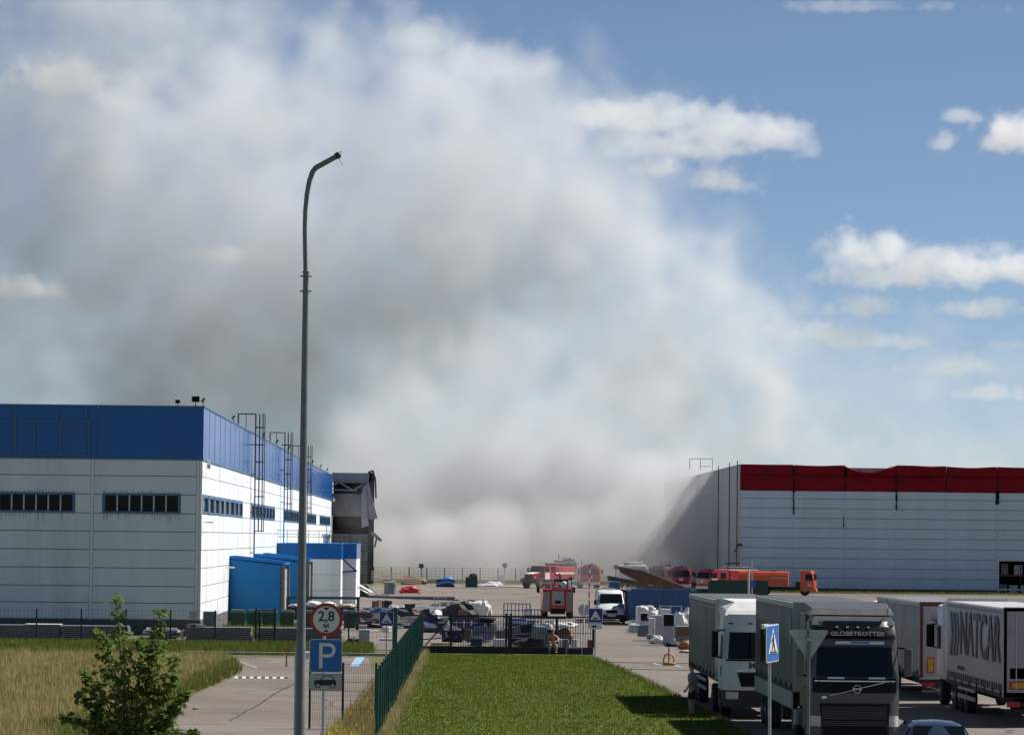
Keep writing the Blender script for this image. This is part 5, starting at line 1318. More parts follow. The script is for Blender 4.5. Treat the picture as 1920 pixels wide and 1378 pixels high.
# --- fire engine seen from behind in the middle of the yard
def rear_engine():
    Y = 268.0; t = thing('fire_engine', 'red fire engine seen from behind with grey shutters and roof gear', 'fire engine', (X_(1046, Y), Y, 0), R(0), 'fire engines in the yard')
    hw = 1.14
    MB().box(-hw, hw, .12, 5.2, .55, 2.2, .03).build('body', MATS['fire_red'], t, True)
    for sx in (-1, 1):
        s = MB().box(sx * .62, sx * (hw - .03), .08, .12, .5, 2.0).build('rear_shutter', MATS['shutter'], t)
        for i in range(6): MB().box(sx * .64, sx * (hw - .05), .06, .08, .55 + i * .24, .75 + i * .24).build('slat', MATS['shutter'], s)
        MB().box(sx * (hw - .1) - .09, sx * (hw - .1) + .09, .0, .08, .42, .6).build('tail_light', MATS['tail_red'], t)
        wheel(t, sx * .95, 1.6, .5, .45, sx); wheel(t, sx * .97, 5.9, .5, .3, sx)
        mirror(t, sx * 1.36, 5.4, 1.85, 2.3, -sx)
    MB().box(-.58, .58, .06, .12, .75, 2.12, .01).build('red_frame', MATS['fire_red'], t)
    d = MB().box(-.44, .44, .03, .06, 1.0, 2.05, .01).build('centre_door', MATS['alu_grey'], t)
    MB().box(-.22, .22, .01, .03, 1.12, 1.36).build('dark_plate', MATS['black_trim'], d)
    MB().box(-.62, .62, .0, .06, .82, .88).build('lower_rail', MATS['truck_orange'], t)
    MB().box(-.55, .55, -.02, .3, .35, .72).build('bumper_void', MATS['black_trim'], t)
    MB().box(-.45, .45, .2, 6.6, .4, .56).build('chassis', MATS['chassis'], t)
    MB().box(-1.12, 1.12, 5.3, 6.9, .8, 2.55, .12).build('cab', MATS['fire_red_dark'], t, True)
    MB().box(-1.0, 1.0, 5.28, 5.3, 1.7, 2.3).build('rear_window', MATS['windscreen'], t)
    # roof: rails, hoses, white cases, water monitor
    for sx in (-1, 1): MB().bar((sx * 1.0, .2, 2.3), (sx * 1.0, 4.8, 2.3), .06).build('roof_rail', MATS['alu_grey'], t)
    for i in range(5): MB().tube([(-1.0 + i * .12, .2, 2.25), (-1.02 + i * .12, .3, 2.75 + .05 * (i % 2))], .02, 6).build('upright_rod', MATS['alu_grey'], t)
    MB().rings((.45, .6, 2.2), (0, 0, 1), [(0, .2), (.1, .26), (.42, .26), (.55, .16), (.6, .05)], 14).build('white_canister', MATS['sign_grey'], t, True)
    MB().box(.78, .98, .4, .9, 2.2, 2.85, .04).build('white_case', MATS['sign_white'], t)
    MB().box(-.5, .1, .4, 3.0, 2.2, 2.42, .03).build('hose_tray', MATS['shutter'], t)
    MB().tube([(-.45, .5, 2.42), (-.2, .5, 2.55), (.1, .6, 2.45), (.2, .6, 2.35)], .06, 8).build('hose', MATS['tail_red'], t)
    m = MB().box(-.25, .85, 1.8, 2.6, 2.75, 2.95, .03).build('monitor_base', MATS['chassis'], t)
    MB().tube([(.2, 2.2, 2.9), (.2, 2.2, 3.25), (.0, 1.9, 3.35), (-.15, 1.7, 3.3)], .1, 8).build('monitor_pipe', MATS['fire_red_dark'], m)
    for x in (-.2, .3, .8): MB().bar((x, 2.2, 2.2), (x, 2.2, 2.8), .08).build('leg', MATS['chassis'], m)
    MB().box(.9, 1.12, 2.0, 3.2, 2.2, 3.1, .04).build('side_locker', MATS['chassis'], t)
rear_engine()
# --- orange tanker lorry
def orange_tanker():
    t = thing('tanker_lorry', 'orange tank lorry parked along the red warehouse', 'lorry', (X_(1531, 394), 394, 0), R(82))
    c = Cab(1.2, [(.4, .0), (1.5, .0), (1.65, .03), (2.5, .25), (2.75, .4)], .08)
    c.hull([.5, .9, 1.3, 1.6, 1.75, 2.2, 2.55, 2.72], 1.75, lambda z: 1.0 if z < 2 else 1.0 - .06 * (z - 2)).build('cab', MATS['truck_orange'], t, True)
    c.panel(-1.03, 1.03, 1.66, -.97, .97, 2.45, .014, .03).build('windscreen', MATS['windscreen'], t, True)
    c.panel(-1.1, 1.1, .42, -1.1, 1.1, .75, .08, .12).build('bumper', MATS['truck_orange'], t, True)
    for i in range(3): c.panel(-.8, .8, .9 + i * .18, -.8, .8, .98 + i * .18, .02, .02).build('grille_slot', MATS['black_trim'], t)
    for sx in (-1, 1):
        MB().slab([(sx * 1.21, .3, 1.68), (sx * 1.21, 1.2, 1.68), (sx * 1.16, 1.2, 2.38), (sx * 1.16, .48, 2.38)], (sx * .015, 0, 0)).build('side_window', MATS['windscreen'], t)
        a, b = sorted((sx * .75, sx * 1.05)); c.panel(a, b, .5, a, b, .68, .1, .03, 4, 2).build('headlight', MATS['lamp_glass'], t)
        e = MB().cyl((sx * 1.21, .75, 1.2), (1, 0, 0), .2, .03, 18).build('door_emblem', MATS['sign_white'], t); MB().cyl((sx * 1.228, .75, 1.2), (1, 0, 0), .1, .02, 12).build('emblem_centre', MATS['sign_navy'], e)
        for y in (1.25, 5.6, 6.9): wheel(t, sx * 1.0, y, .5, .34 if y < 2 else .5, sx)
        mirror(t, sx * 1.4, .15, 1.75, 2.3, -sx)
    MB().box(-.45, .45, 1.0, 8.6, .6, .95).build('chassis', MATS['chassis'], t)
    pts = [(-1.15, 1.05), (-1.2, 1.3), (-1.2, 2.2), (-1.0, 2.52), (-.5, 2.6), (.5, 2.6), (1.0, 2.52), (1.2, 2.2), (1.2, 1.3), (1.15, 1.05)]
    MB().loft([[(x, y, z) for x, z in pts] for y in (3.1, 8.6)]).build('tank', MATS['truck_orange'], t)
    MB().box(-.25, .25, 4.4, 5.0, 2.6, 2.7).box(-.2, .2, 6.6, 7.0, 2.6, 2.7).build('tank_hatch', MATS['fire_red_dark'], t)
    MB().bar((-1.23, 3.2, 1.9), (-1.23, 5.0, 1.9), .02, .12).build('side_mark', MATS['sign_grey'], t)
    MB().tube([(.5, .4, 2.7), (.5, .4, 2.86)], .1, 10).build('beacon', MATS['truck_orange'], t)
    MB().box(-.9, .9, 1.8, 2.3, .7, 1.5, .03).build('engine_box', MATS['chassis'], t)
orange_tanker()
# --- white van facing us, dark covered lorry behind it
def van():
    Y = 255.0; t = thing('white_van', 'white high roof van facing us beside the blue skip', 'van', (X_(1147, Y), Y, 0), R(0))
    secs = []
    for (y, hb, zb, hm, zm, hr, zr) in [(0, .82, .35, .86, .7, .74, .95), (.12, .92, .3, .95, .8, .86, 1.05), (.7, .98, .28, 1.0, .95, .9, 1.28), (.95, .98, .28, 1.0, 1.0, .88, 1.4), (1.55, .98, .28, 1.0, 1.1, .8, 2.12), (1.9, .98, .28, 1.0, 1.1, .82, 2.28), (3.0, .98, .28, 1.0, 1.1, .84, 2.34), (5.4, .98, .28, 1.0, 1.1, .84, 2.32), (5.5, .96, .3, .98, 1.1, .82, 2.28)]:
        pts = [(-hb, zb), (-hm, zm * .6), (-hm, zm), (-hr - .03, zr - .1), (-hr + .12, zr - .01), (0, zr + .03), (hr - .12, zr - .01), (hr + .03, zr - .1), (hm, zm), (hm, zm * .6), (hb, zb)]
        secs.append([(a, y, b) for a, b in pts])
    MB().loft(secs).build('body', MATS['white_paint'], t, True)
    MB().slab([(-.85, .96, 1.4), (.85, .96, 1.4), (.77, 1.5, 2.05), (-.77, 1.5, 2.05)], (0, -.05, .03)).build('windscreen', MATS['windscreen'], t)
    MB().loft([[(-.42, -.03, .72), (.42, -.03, .72), (.36, .0, .95), (-.36, .0, .95)], [(-.42, .2, .72), (.42, .2, .72), (.36, .2, .95), (-.36, .2, .95)]]).build('grille', MATS['black_trim'], t)
    MB().box(-.93, .93, -.05, .25, .3, .62, .06).build('bumper', MATS['bumper_dark'], t); MB().box(-.3, .3, -.07, -.05, .48, .6).build('number_plate', MATS['sign_white'], t)
    for sx in (-1, 1):
        MB().slab([(sx * .52, -.02, .85), (sx * .88, .12, .95), (sx * .86, .4, 1.12), (sx * .6, .06, 1.02)], (0, .1, 0)).build('headlight', MATS['lamp_glass'], t)
        mirror(t, sx * 1.14, 1.1, 1.3, 1.62, -sx, 'black_trim', .2)
        for y in (.95, 4.4): wheel(t, sx * .88, y, .34, .24, sx)
        MB().slab([(sx * 1.0, 1.25, 1.35), (sx * 1.0, 2.1, 1.35), (sx * .86, 2.1, 2.0), (sx * .86, 1.6, 2.0)], (sx * .02, 0, 0)).build('side_window', MATS['windscreen'], t)
    MB().slab([(.5, .3, 1.18), (.9, .3, 1.1), (.9, .8, 1.34), (.5, .8, 1.42)], (0, -.03, .03)).build('blue_patch', mat('van_blue', (.02, .13, .33), .4), t)
    MB().box(-.3, .3, 2.0, 2.3, 2.35, 2.44, .04).build('roof_vent', MATS['sign_white'], t)
van()
def covered_lorry():
    Y = 262.0; t = thing('covered_lorry', 'dark hooped lorry frame standing close behind the white van', 'lorry', (X_(1150, Y), Y, 0), 0)
    for k in range(4):
        mb = MB(); pts = [(-1.12, k * 1.3, .9), (-1.12, k * 1.3, 1.95), (-.95, k * 1.3, 2.22), (0, k * 1.3, 2.34), (.95, k * 1.3, 2.22), (1.12, k * 1.3, 1.95), (1.12, k * 1.3, .9)]
        mb.tube(pts, .06, 6); mb.build('hoop', MATS['black_trim'], t)
    MB().box(-1.15, 1.15, -.05, 4.2, .75, 1.35, .02).build('load_bed', MATS['chassis'], t)
    for sx in (-1, 1):
        MB().box(sx * 1.1, sx * 1.16, .0, 4.0, 1.35, 2.0).build('side_sheet', MATS['black_trim'], t)
        for y in (.6, 3.4): wheel(t, sx * 1.0, y, .45, .32, sx)
    MB().box(-.5, .5, .1, 5.5, .5, .75).build('chassis', MATS['chassis'], t); MB().box(-1.05, 1.05, 4.4, 6.0, .8, 2.3, .1).build('cab', MATS['truck_grey'], t)
covered_lorry()
# --- white bus-like vehicle fading in the smoke
def far_bus():
    Y = 447.0; t = thing('command_bus', 'pale boxy bus fading into the smoke behind the ramp', 'bus', (X_(1196, Y), Y, 0), R(8))
    MB().box(-1.2, 1.2, 0, 7, .5, 2.75, .15).build('body', MATS['white_paint'], t, True)
    MB().box(-1.05, 1.05, -.02, .02, 1.4, 2.3, .0).build('windscreen', MATS['windscreen'], t); MB().box(-.9, .9, 1.0, 5, 2.75, 3.15, .08).build('roof_unit', MATS['sign_grey'], t); MB().box(-1.15, 1.15, -.08, .05, .45, .75, .03).build('bumper', MATS['truck_grey'], t)
    for sx in (-1, 1):
        for y in (1.3, 5.2): wheel(t, sx * 1.05, y, .45, .3, sx)
far_bus()
# --- skips and containers
mat('skip_blue', (.03, .10, .24), .5, var=.15, dirt=.35, dirtc=(.06, .09, .13))
mat('skip_green', (.012, .05, .04), .5, var=.15, dirt=.3, dirtc=(.03, .05, .045))
mat('skip_navy', (.012, .018, .05), .5, var=.2)
mat('rust_sheet', (.15, .075, .04), .8, var=.3, scale=1.2, dirt=.5, dirtc=(.26, .2, .15))
def skip(label, u0, u1, Y, z, ln, m, ribs=7, lip=.12, rz=0.0, flare=.0):
    x0, x1 = X_(u0, Y), X_(u1, Y); w = x1 - x0; t = thing('steel_skip', label, 'skip', (x0, Y, 0), rz)
    mm = MATS[m]
    MB().box(0, w, 0, .06, .18, z).build('end_wall', mm, t); MB().box(0, w, ln - .06, ln, .18, z).build('end_wall', mm, t)
    MB().box(0, .06, .06, ln - .06, .18, z).build('side_wall', mm, t); MB().box(w - .06, w, .06, ln - .06, .18, z).build('side_wall', mm, t)
    MB().box(.06, w - .06, .06, ln - .06, .18, .26).build('floor', mm, t)
    for i in range(ribs): x = .05 + (w - .2) * i / (ribs - 1); MB().box(x, x + .1, -.06, 0, .2, z - lip).build('rib', mm, t)
    for i in range(4): y = .3 + (ln - .7) * i / 3; MB().box(-.06, 0, y, y + .1, .2, z - lip).build('rib', mm, t)
    MB().box(-.07, w + .07, -.08, .0, z - lip, z).build('rim', mm, t); MB().box(-.07, -.0, 0, ln, z - lip, z).build('rim', mm, t)
    for x in (.3, w - .5): MB().box(x, x + .2, .2, ln - .2, 0, .18).build('runner', MATS['chassis'], t)
    return t
b = skip('large blue steel skip beside the white van', 1184, 1306, 250, 2.5, 6.0, 'skip_blue', 9)
MB().box(.1, 4.4, .2, 5.8, 2.28, 2.36).build('load_sheet', MATS['sign_grey'], b)
skip('dark green steel skip before the bright red fire engine', 1332, 1440, 332, 2.28, 2.6, 'skip_green', 11)
skip('low green steel skip beside the taller green one', 1306, 1332, 338, 1.2, 2.4, 'skip_green', 3)
def blue_shelter():
    Y = 300.0; x0 = X_(1142, Y); t = thing('blue_shelter', 'blue steel shelter with open bays under the rusty sheet', 'shelter', (x0, Y, 0))
    MB().box(0, .9, 0, 2.4, .1, 2.35, .02).build('end_box', MATS['skip_blue'], t)
    MB().slab([(-.1, 0, 2.9), (.1, 0, 2.9), (2.6, 0, 2.42), (2.6, 0, 2.3), (-.1, 0, 2.5)], (0, 2.4, 0)).build('gable_sheet', MATS['steel_green'], t)
    for i in range(6): MB().bar((1.05 + i * .42, 0, 0), (1.05 + i * .42, 0, 2.2 - i * .13), .09).build('bay_post', MATS['board_alu'], t)
    MB().slab([(.9, -.1, 2.42), (2.6, -.1, 2.42), (4.9, -.1, 1.72), (4.9, -.1, 1.6)], (0, 2.6, 0)).build('roof_sheet', MATS['rust_sheet'], t)
    MB().box(.95, 4.6, 1.6, 1.7, .1, 1.7).build('back_wall', MATS['skip_blue'], t)
blue_shelter()
q = lambda u, v, Y: px(u, v, Y)
Y = 308.0
t = thing('rusty_ramp', 'long rusty corrugated sheet leaning over the blue shelter', 'metal sheet', (0, Y, 0))
A = [q(1159, 1062, Y), q(1205, 1070, Y), q(1292, 1103, Y), q(1289, 1106, Y), q(1240, 1100, Y), q(1200, 1091, Y), q(1166, 1074, Y)]
MB().slab([(p.x, 0, p.z) for p in A], (0, 2.6, 0)).build('sheet', MATS['rust_sheet'], t)
A = [q(1159, 1061.5, Y), q(1205, 1069, Y), q(1292, 1102.5, Y)]
for a, b2 in zip(A[:-1], A[1:]): MB().bar((a.x, -.03, a.z), (b2.x, -.03, b2.z), .07).build('edge_bar', MATS['wire'], t)
for u in (1232, 1266): p = q(u, 1098, Y); MB().bar((p.x, .3, 0), (p.x, .3, p.z), .14).build('prop', MATS['board_alu'], t)
# poles near the skips
mat('pole_white', (.6, .56, .54), .5, dirt=.3)
def striped_pole(u, v0, Y, label, w=.12, stripes=True):
    z = px(u, v0, Y).z; t = thing('striped_pole', label, 'pole', (X_(u, Y), Y, 0))
    n = 10 if stripes else 2
    for i in range(n): MB().cyl((0, 0, z * (i + .5) / n), (0, 0, 1), w / 2, z / n, 10).build('band', MATS['tail_red'] if (i % 2 and stripes) else MATS['pole_white'], t)
striped_pole(1104.5, 1058, 300, 'tall red and white striped barrier pole', .13)
striped_pole(1403.5, 1066, 300, 'plain pale post before the green skip', .16, False)
t = thing('blue_sign', 'small blue sign on a thin post before the green skip', 'road sign', (X_(1410, 310), 310, 0))
MB().cyl((0, 0, px(1410, 1050, 310).z / 2), (0, 0, 1), .05, px(1410, 1050, 310).z, 8).build('post', MATS['galv'], t); MB().cyl((0, -.07, px(1410, 1094, 310).z), (0, 1, 0), .3, .03, 20).build('plate', MATS['sign_blue'], t)
# ------------------------------------------------------------------ goods and debris lying about the yard
mat('sack_white', (.62, .61, .58), .7, var=.12, dirt=.2, dirtc=(.4, .38, .33))
mat('card_tan', (.42, .32, .22), .8, var=.15)
mat('bin_green', (.012, .045, .028), .5, var=.1)
mat('crate_blue', (.03, .11, .30), .5, var=.2)
mat('crate_navy', (.014, .022, .07), .55, var=.3)
mat('tarp_blue', (.05, .24, .60), .5, var=.15)
mat('tarp_red', (.55, .03, .03), .5, var=.1)
mat('heap_dark', (.03, .03, .032), .75, var=.4)
mat('appliance', (.36, .37, .39), .4, var=.06, dirt=.2, dirtc=(.25, .25, .25))
mat('appliance_white', (.6, .61, .6), .4, var=.06, dirt=.25, dirtc=(.35, .34, .32))
mat('wood_brown', (.16, .10, .06), .7, var=.25)
mat('wood_pale', (.40, .33, .24), .8, var=.2)
mat('wire_violet', (.10, .09, .20), .5)
mat('orange_bits', (.45, .16, .07), .7, var=.3)
mat('yellow_paint', (.55, .30, .05), .5, var=.2, dirt=.3)
def lump(name, label, cat, u, Y, z0, w, d, h, m, group=None, seed=0, rough=.25):
    """a sagging, creased heap or sack"""
    g = random.Random(seed); bm = bmesh.new(); bmesh.ops.create_icosphere(bm, subdivisions=3, radius=1.0)
    ph = [g.uniform(0, 6) for _ in range(6)]
    for v in bm.verts:
        x, y, z = v.co; k = 1 + rough * (math.sin(x * 5 + ph[0]) * math.cos(z * 6 + ph[1]) * .5 + math.sin(y * 7 + x * 4 + ph[2]) * .35 + g.uniform(-.18, .18))
        v.co = Vector((x * k * w / 2, y * k * d / 2, (max(z, -.45) * k + .45) * h / 1.45))
    mb = MB(); mb.addbm(bm); o = mb.build(name, MATS[m], None, True); o.location = (X_(u, Y), Y, z0); tag(o, label, cat, group); return o
def boxy(name, label, cat, u, Y, z0, w, d, h, m, group=None, rz=0.0, lid=None, front=None):
    t = thing(name, label, cat, (X_(u, Y), Y, z0), rz, group)
    MB().box(-w / 2, w / 2, -d / 2, d / 2, 0, h, min(.03, h * .1)).build('body', MATS[m], t)
    if lid: MB().box(-w / 2 - .02, w / 2 + .02, -d / 2 - .02, d / 2 + .02, h, h + .05).build('lid', MATS[lid], t)
    if front: MB().box(-w / 2 + .04, w / 2 - .04, -d / 2 - .02, -d / 2 - .003, h * front[1], h * front[2]).build('front_panel', MATS[front[0]], t)
    return t
# wheeled bins before the first dock house
def bin_(u, Y, label):
    t = thing('wheeled_bin', label, 'bin', (X_(u, Y), Y, 0), 0, 'green wheeled bins')
    MB().loft([[(-.4, -.38, .12), (.4, -.38, .12), (.4, .38, .12), (-.4, .38, .12)], [(-.47, -.48, 1.05), (.47, -.48, 1.05), (.47, .48, 1.05), (-.47, .48, 1.05)]]).build('tub', MATS['bin_green'], t)
    MB().loft([[(-.5, -.5, 1.05), (.5, -.5, 1.05), (.5, .5, 1.05), (-.5, .5, 1.05)], [(-.38, -.4, 1.22), (.38, -.4, 1.22), (.38, .4, 1.25), (-.38, .4, 1.25)]]).build('lid', MATS['bin_green'], t)
    for sx in (-1, 1):
        for sy in (-1, 1): MB().cyl((sx * .4, sy * .3, .08), (1, 0, 0), .08, .06, 10).build('castor', MATS['rubber'], t)
    MB().bar((-.5, -.52, .85), (.5, -.52, .85), .04).build('handle', MATS['steel_dark'], t)
for u, lab in [(445, 'green wheeled bin nearest the warehouse corner'), (476, 'green wheeled bin between two others by the blue dock'), (505, 'green wheeled bin between two others by the blue dock'), (538, 'green wheeled bin just before the lamp post'), (575, 'green wheeled bin hidden behind the lamp post'), (657, 'lone green wheeled bin beside the dark skip post')]: bin_(u, 230.0, lab)
# dark open skip under a teal frame, full of sacks
Y = 243.0
t = thing('dark_skip', 'dark navy open skip under a teal steel frame', 'skip', (X_(538, Y), Y, 0)); w = X_(670, Y) - X_(538, Y)
MB().box(0, w - .2, 0, 2.2, .3, 1.18, .02).build('tub', MATS['skip_navy'], t)
MB().box(-.05, w + .1, 2.3, 2.4, 1.72, 1.86).box(-.05, w + .1, -.1, 0, 1.72, 1.86).build('top_rail', MATS['steel_green'], t)
for x in (0.0, w): 
    for y in (-.05, 2.35): MB().box(x - .07, x + .07, y - .05, y + .05, 0, 1.72).build('post', MATS['steel_green'], t)
MB().box(w - .15, w + .15, .1, .4, .0, .95).build('grey_column', MATS['concrete'], t)
MB().box(3.8, 4.05, -.012, 0, .85, 1.05).build('label_plate', MATS['sign_grey'], t)
for (u, zw, w_, h_, m_, lab) in [(589, 1.18, 1.15, .42, 'sack_white', 'plump white sack on the dark skip beside the lamp post'), (617, 1.18, .95, .36, 'sack_white', 'creased white sack in the middle of the dark skip'), (650, 1.18, 1.3, .26, 'card_tan', 'flattened tan cardboard at the end of the dark skip'), (553, 1.18, .9, .2, 'card_tan', 'flattened tan cardboard at the near end of the dark skip')]:
    lump('sack' if 'sack' in m_ else 'cardboard_heap', lab, 'sack' if 'sack' in m_ else 'cardboard', u, Y + 1.0, zw - .02, w_, 1.1, h_, m_, 'load of the dark skip', int(u))
# stacks of grey profiled panels behind the long fence
mat('panel_grey', (.17, .18, .20), .5, var=.15, dirt=.2); mat('panel_edge', (.5, .52, .55), .5, var=.15)
def stack(u0, u1, label, h=.85, n=7):
    Y = 201.5; x0, x1 = X_(u0, Y), X_(u1, Y); t = thing('panel_stack', label, 'panel stack', (x0, Y, 0), 0, 'stacks of grey panels by the fence')
    for i in range(n):
        z = .08 + (h - .08) * i / n; j = random.uniform(-.05, .05)
        p = MB().box(j, x1 - x0 + j, random.uniform(0, .04), 1.6, z, z + (h - .08) / n - .028).build('panel', MATS['panel_grey'], t)
    for x in (.3, x1 - x0 - .3): MB().box(x - .08, x + .08, 0.05, 1.55, 0, .08).build('bearer', MATS['wood_brown'], t)
stack(-12, 111, 'grey panel stack topped by a white sheet', .86); stack(116, 240, 'grey panel stack in front of the ribbon window bay'); stack(347, 470, 'grey panel stack below the grey cabinet', .84); stack(482, 560, 'grey panel stack behind the wicket gate', .84); stack(562, 640, 'grey panel stack behind the height limit sign', .82, 6)
o = MB().box(X_(45, 201.5), X_(112, 201.5), 201.6, 202.9, .862, .89).build('white_sheet', MATS['sack_white']); tag(o, 'thin white sheet lying on a panel stack', 'sheet')
t = thing('twisted_panels', 'heap of twisted white and dark panels between two stacks', 'debris', (X_(262, 201.5), 201.5, 0)); g = random.Random(4)
for i in range(11):
    x = g.uniform(0, 1.0); z = .1 + i * .055; L_ = g.uniform(1.2, 2.2); a = g.uniform(-.16, .16)
    MB().slab([(x, g.uniform(0, .6), z), (x + L_, g.uniform(0, .6), z + a), (x + L_, 1.3, z + a + .05), (x, 1.3, z + .05)], (0, 0, .03)).build('panel', MATS['panel_edge' if i % 2 else 'panel_grey'], t)
MB().slab([(.1, .1, .5), (.35, .1, .74), (.42, .1, .72), (.3, .1, .5)], (0, .5, 0)).build('bent_end', MATS['sack_white'], t); MB().slab([(2.3, .1, .1), (2.45, .1, .2), (2.4, .1, .68), (2.25, .1, .6)], (0, .5, 0)).build('bent_end', MATS['sack_white'], t)
o = lump('dark_sheet_heap', 'low dark heap on the panel stack by the grey cabinet', 'debris', 365, 202.2, .84, 1.1, .8, .16, 'heap_dark', None, 3)
# small grey boxes and pallets on the grass by the gate pillar
boxy('grey_box', 'grey box with a white lid beside the speed bump sign', 'box', 683, 199.5, 0, .62, .5, .78, 'appliance', 'grey boxes on the verge', lid='sign_white')
boxy('grey_box', 'smaller grey box with a white lid set farther back', 'box', 680, 216, 0, .45, .45, .62, 'appliance', 'grey boxes on the verge', lid='sign_white')
lump('dark_sack', 'low dark sack with a yellow strip by the grey box', 'sack', 662, 199.8, 0, .75, .5, .35, 'heap_dark', None, 8)
def pallet(label, u, Y, w=1.1, z=0.0, m='wood_pale', rz=0.0, n=6):
    t = thing('pallet', label, 'pallet', (X_(u, Y), Y, z), rz, 'pallets lying in the yard')
    for i in range(n): MB().box(-w / 2 + i * w / n, -w / 2 + (i + .7) * w / n, -.5, .5, .1, .125).build('deck_board', MATS[m], t)
    for y in (-.45, 0, .38): MB().box(-w / 2, w / 2 - .05, y, y + .09, 0, .1).build('bearer', MATS[m], t)
pallet('weathered pallet lying behind the gate pillar', 728, 207, 1.0, 0, 'panel_edge'); pallet('lower of two weathered pallets behind the gate brace', 828, 196, 1.2, 0, 'wood_pale'); pallet('upper of two weathered pallets behind the gate brace', 829, 196.2, 1.2, .13, 'wood_pale', .06)
# ---- the long heap left of centre
t = thing('gutter_bundle', 'bundle of long dark gutters lying across the yard', 'debris', (0, 290, 0)); g = random.Random(11)
for i in range(6):
    a, b = px(686 + g.uniform(0, 20), 1110 + i * 1.6, 290 + i), px(872 - g.uniform(0, 40), 1117 + i * 1.2, 292 + i)
    za, zb_ = max(.1, min(1.2, a.z)), max(.1, min(1.2, b.z)); MB().bar((a.x, i * 1.0 - 3, za), (b.x, i * 1.1 - 3, zb_), .14, .1).build('gutter', MATS['steel_green' if i % 2 else 'panel_grey'], t)
for x in (a.x + 1.0, b.x - 1.5): MB().box(x, x + .3, -3.2, 3, 0, .42).build('trestle', MATS['chassis'], t)
for i, (a, b, w_) in enumerate([((668, 1093), (699, 1111), .2), ((668, 1099), (690, 1112), .1)]):
    A, B = px(a[0], a[1], 322), px(b[0], b[1], 318); o = MB().bar((A.x, 322, A.z), (B.x, 318, max(.06, B.z)), w_, .08).build('white_beam', MATS['sack_white']); tag(o, ['thick white beam leaning against the annex', 'thin white strip leaning against the annex'][i], 'beam')
t = thing('small_hut', 'small dark hut with a pale sloping bar beside the annex', 'hut', (X_(681, 355), 355, 0))
MB().box(-.5, .5, 0, 1.2, 0, 1.05).build('wall', MATS['heap_dark'], t); MB().slab([(-.6, -.1, 1.0), (0, -.1, 1.3), (.6, -.1, 1.1)], (0, 1.4, 0)).build('roof', MATS['panel_grey'], t); MB().bar((.35, -.15, 1.25), (1.7, -.3, .1), .12).build('sloping_bar', MATS['panel_edge'], t)
t = thing('wrapped_drum', 'grey green wrapped drum standing in the yard', 'drum', (X_(731, 375), 375, 0))
MB().rings((0, 0, 0), (0, 0, 1), [(0, .6), (.05, .63), (.4, .6), (.45, .64), (.8, .62), (.85, .65), (1.2, .63), (1.28, .5)], 20).build('shell', mat('drum_green', (.14, .18, .17), .6, var=.25), t, True); MB().box(.1, .55, -.4, .3, 1.26, 1.36, .03).build('white_cover', MATS['sack_white'], t)
lump('red_tarpaulin', 'bright red crumpled tarpaulin on a low frame', 'tarpaulin', 768, 372, .25, 1.9, 1.4, .62, 'tarp_red', None, 5, .35)
t = thing('low_frame', 'low red steel frame under the crumpled tarpaulin', 'frame', (X_(769, 372), 372, 0))
for y in (-.6, .6): MB().bar((-1.1, y, .2), (1.1, y, .2), .08).build('rail', MATS['tail_red'], t)
for x in (-.9, .9): MB().bar((x, -.6, 0), (x, -.6, .2), .08).build('leg', MATS['tail_red'], t)
lump('ochre_scrub', 'low heap of ochre debris beneath the far fence', 'debris', 775, 452, 0, 3.4, 1.4, 1.0, 'wood_brown', None, 6)
for i in range(5):
    a, b = px(697, 1071 + i * 4, 440 + i), px(790, 1082 + i * 3.2, 446 + i); o = MB().bar((a.x, 440 + i, max(.1, a.z)), (b.x, 446 + i, max(.06, b.z)), .16, .1).build('fallen_rail', MATS['wood_pale']); tag(o, 'long pale rail fallen from the burnt bay', 'rail', 'fallen rails beside the burnt bay')
t = thing('blue_tarp_heap', 'dark load half covered by a bright blue tarpaulin', 'covered load', (X_(835, 432), 432, 0))
MB().box(-1.1, 1.1, -.8, .8, 0, .95, .1).build('load', MATS['skip_navy'], t)
bm = bmesh.new(); bmesh.ops.create_grid(bm, x_segments=14, y_segments=10, size=1.0); g = random.Random(2)
for v in bm.verts: e = max(abs(v.co.x), abs(v.co.y)); v.co = Vector((v.co.x * 1.15, v.co.y * .9, 1.08 + .25 * math.sin(v.co.x * 3 + 1) * .5 + g.uniform(-.04, .04) - (.7 * max(0, e - .75) / .25)))
mb = MB(); mb.addbm(bm); mb.build('tarpaulin', MATS['tarp_blue'], t)
boxy('green_container', 'dark green boxy container with a peaked heap on top', 'container', 884, 432, 0, 1.45, 1.4, 1.25, 'skip_green'); lump('scrap_heap', 'small dark heap on the green container', 'debris', 887, 432, 1.26, 1.0, .8, .45, 'heap_dark', None, 12)
lump('rubble', 'pale rubble beside the far green container', 'debris', 915, 440, 0, 3.0, 1.2, .35, 'panel_edge', None, 13); boxy('far_booth', 'pale grey booth standing by the far fence', 'booth', 940, 452, 0, .9, .9, 1.3, 'appliance_white', lid='sign_white'); lump('pale_rubble', 'low white rubble at the foot of the pale booth', 'debris', 926, 446, 0, 2.2, 1.0, .55, 'sack_white', None, 14)
lump('pale_rubble', 'thin strip of pale rubble before the bonneted fire engine', 'debris', 965, 436, 0, 4.6, .8, .18, 'wood_pale', None, 15)
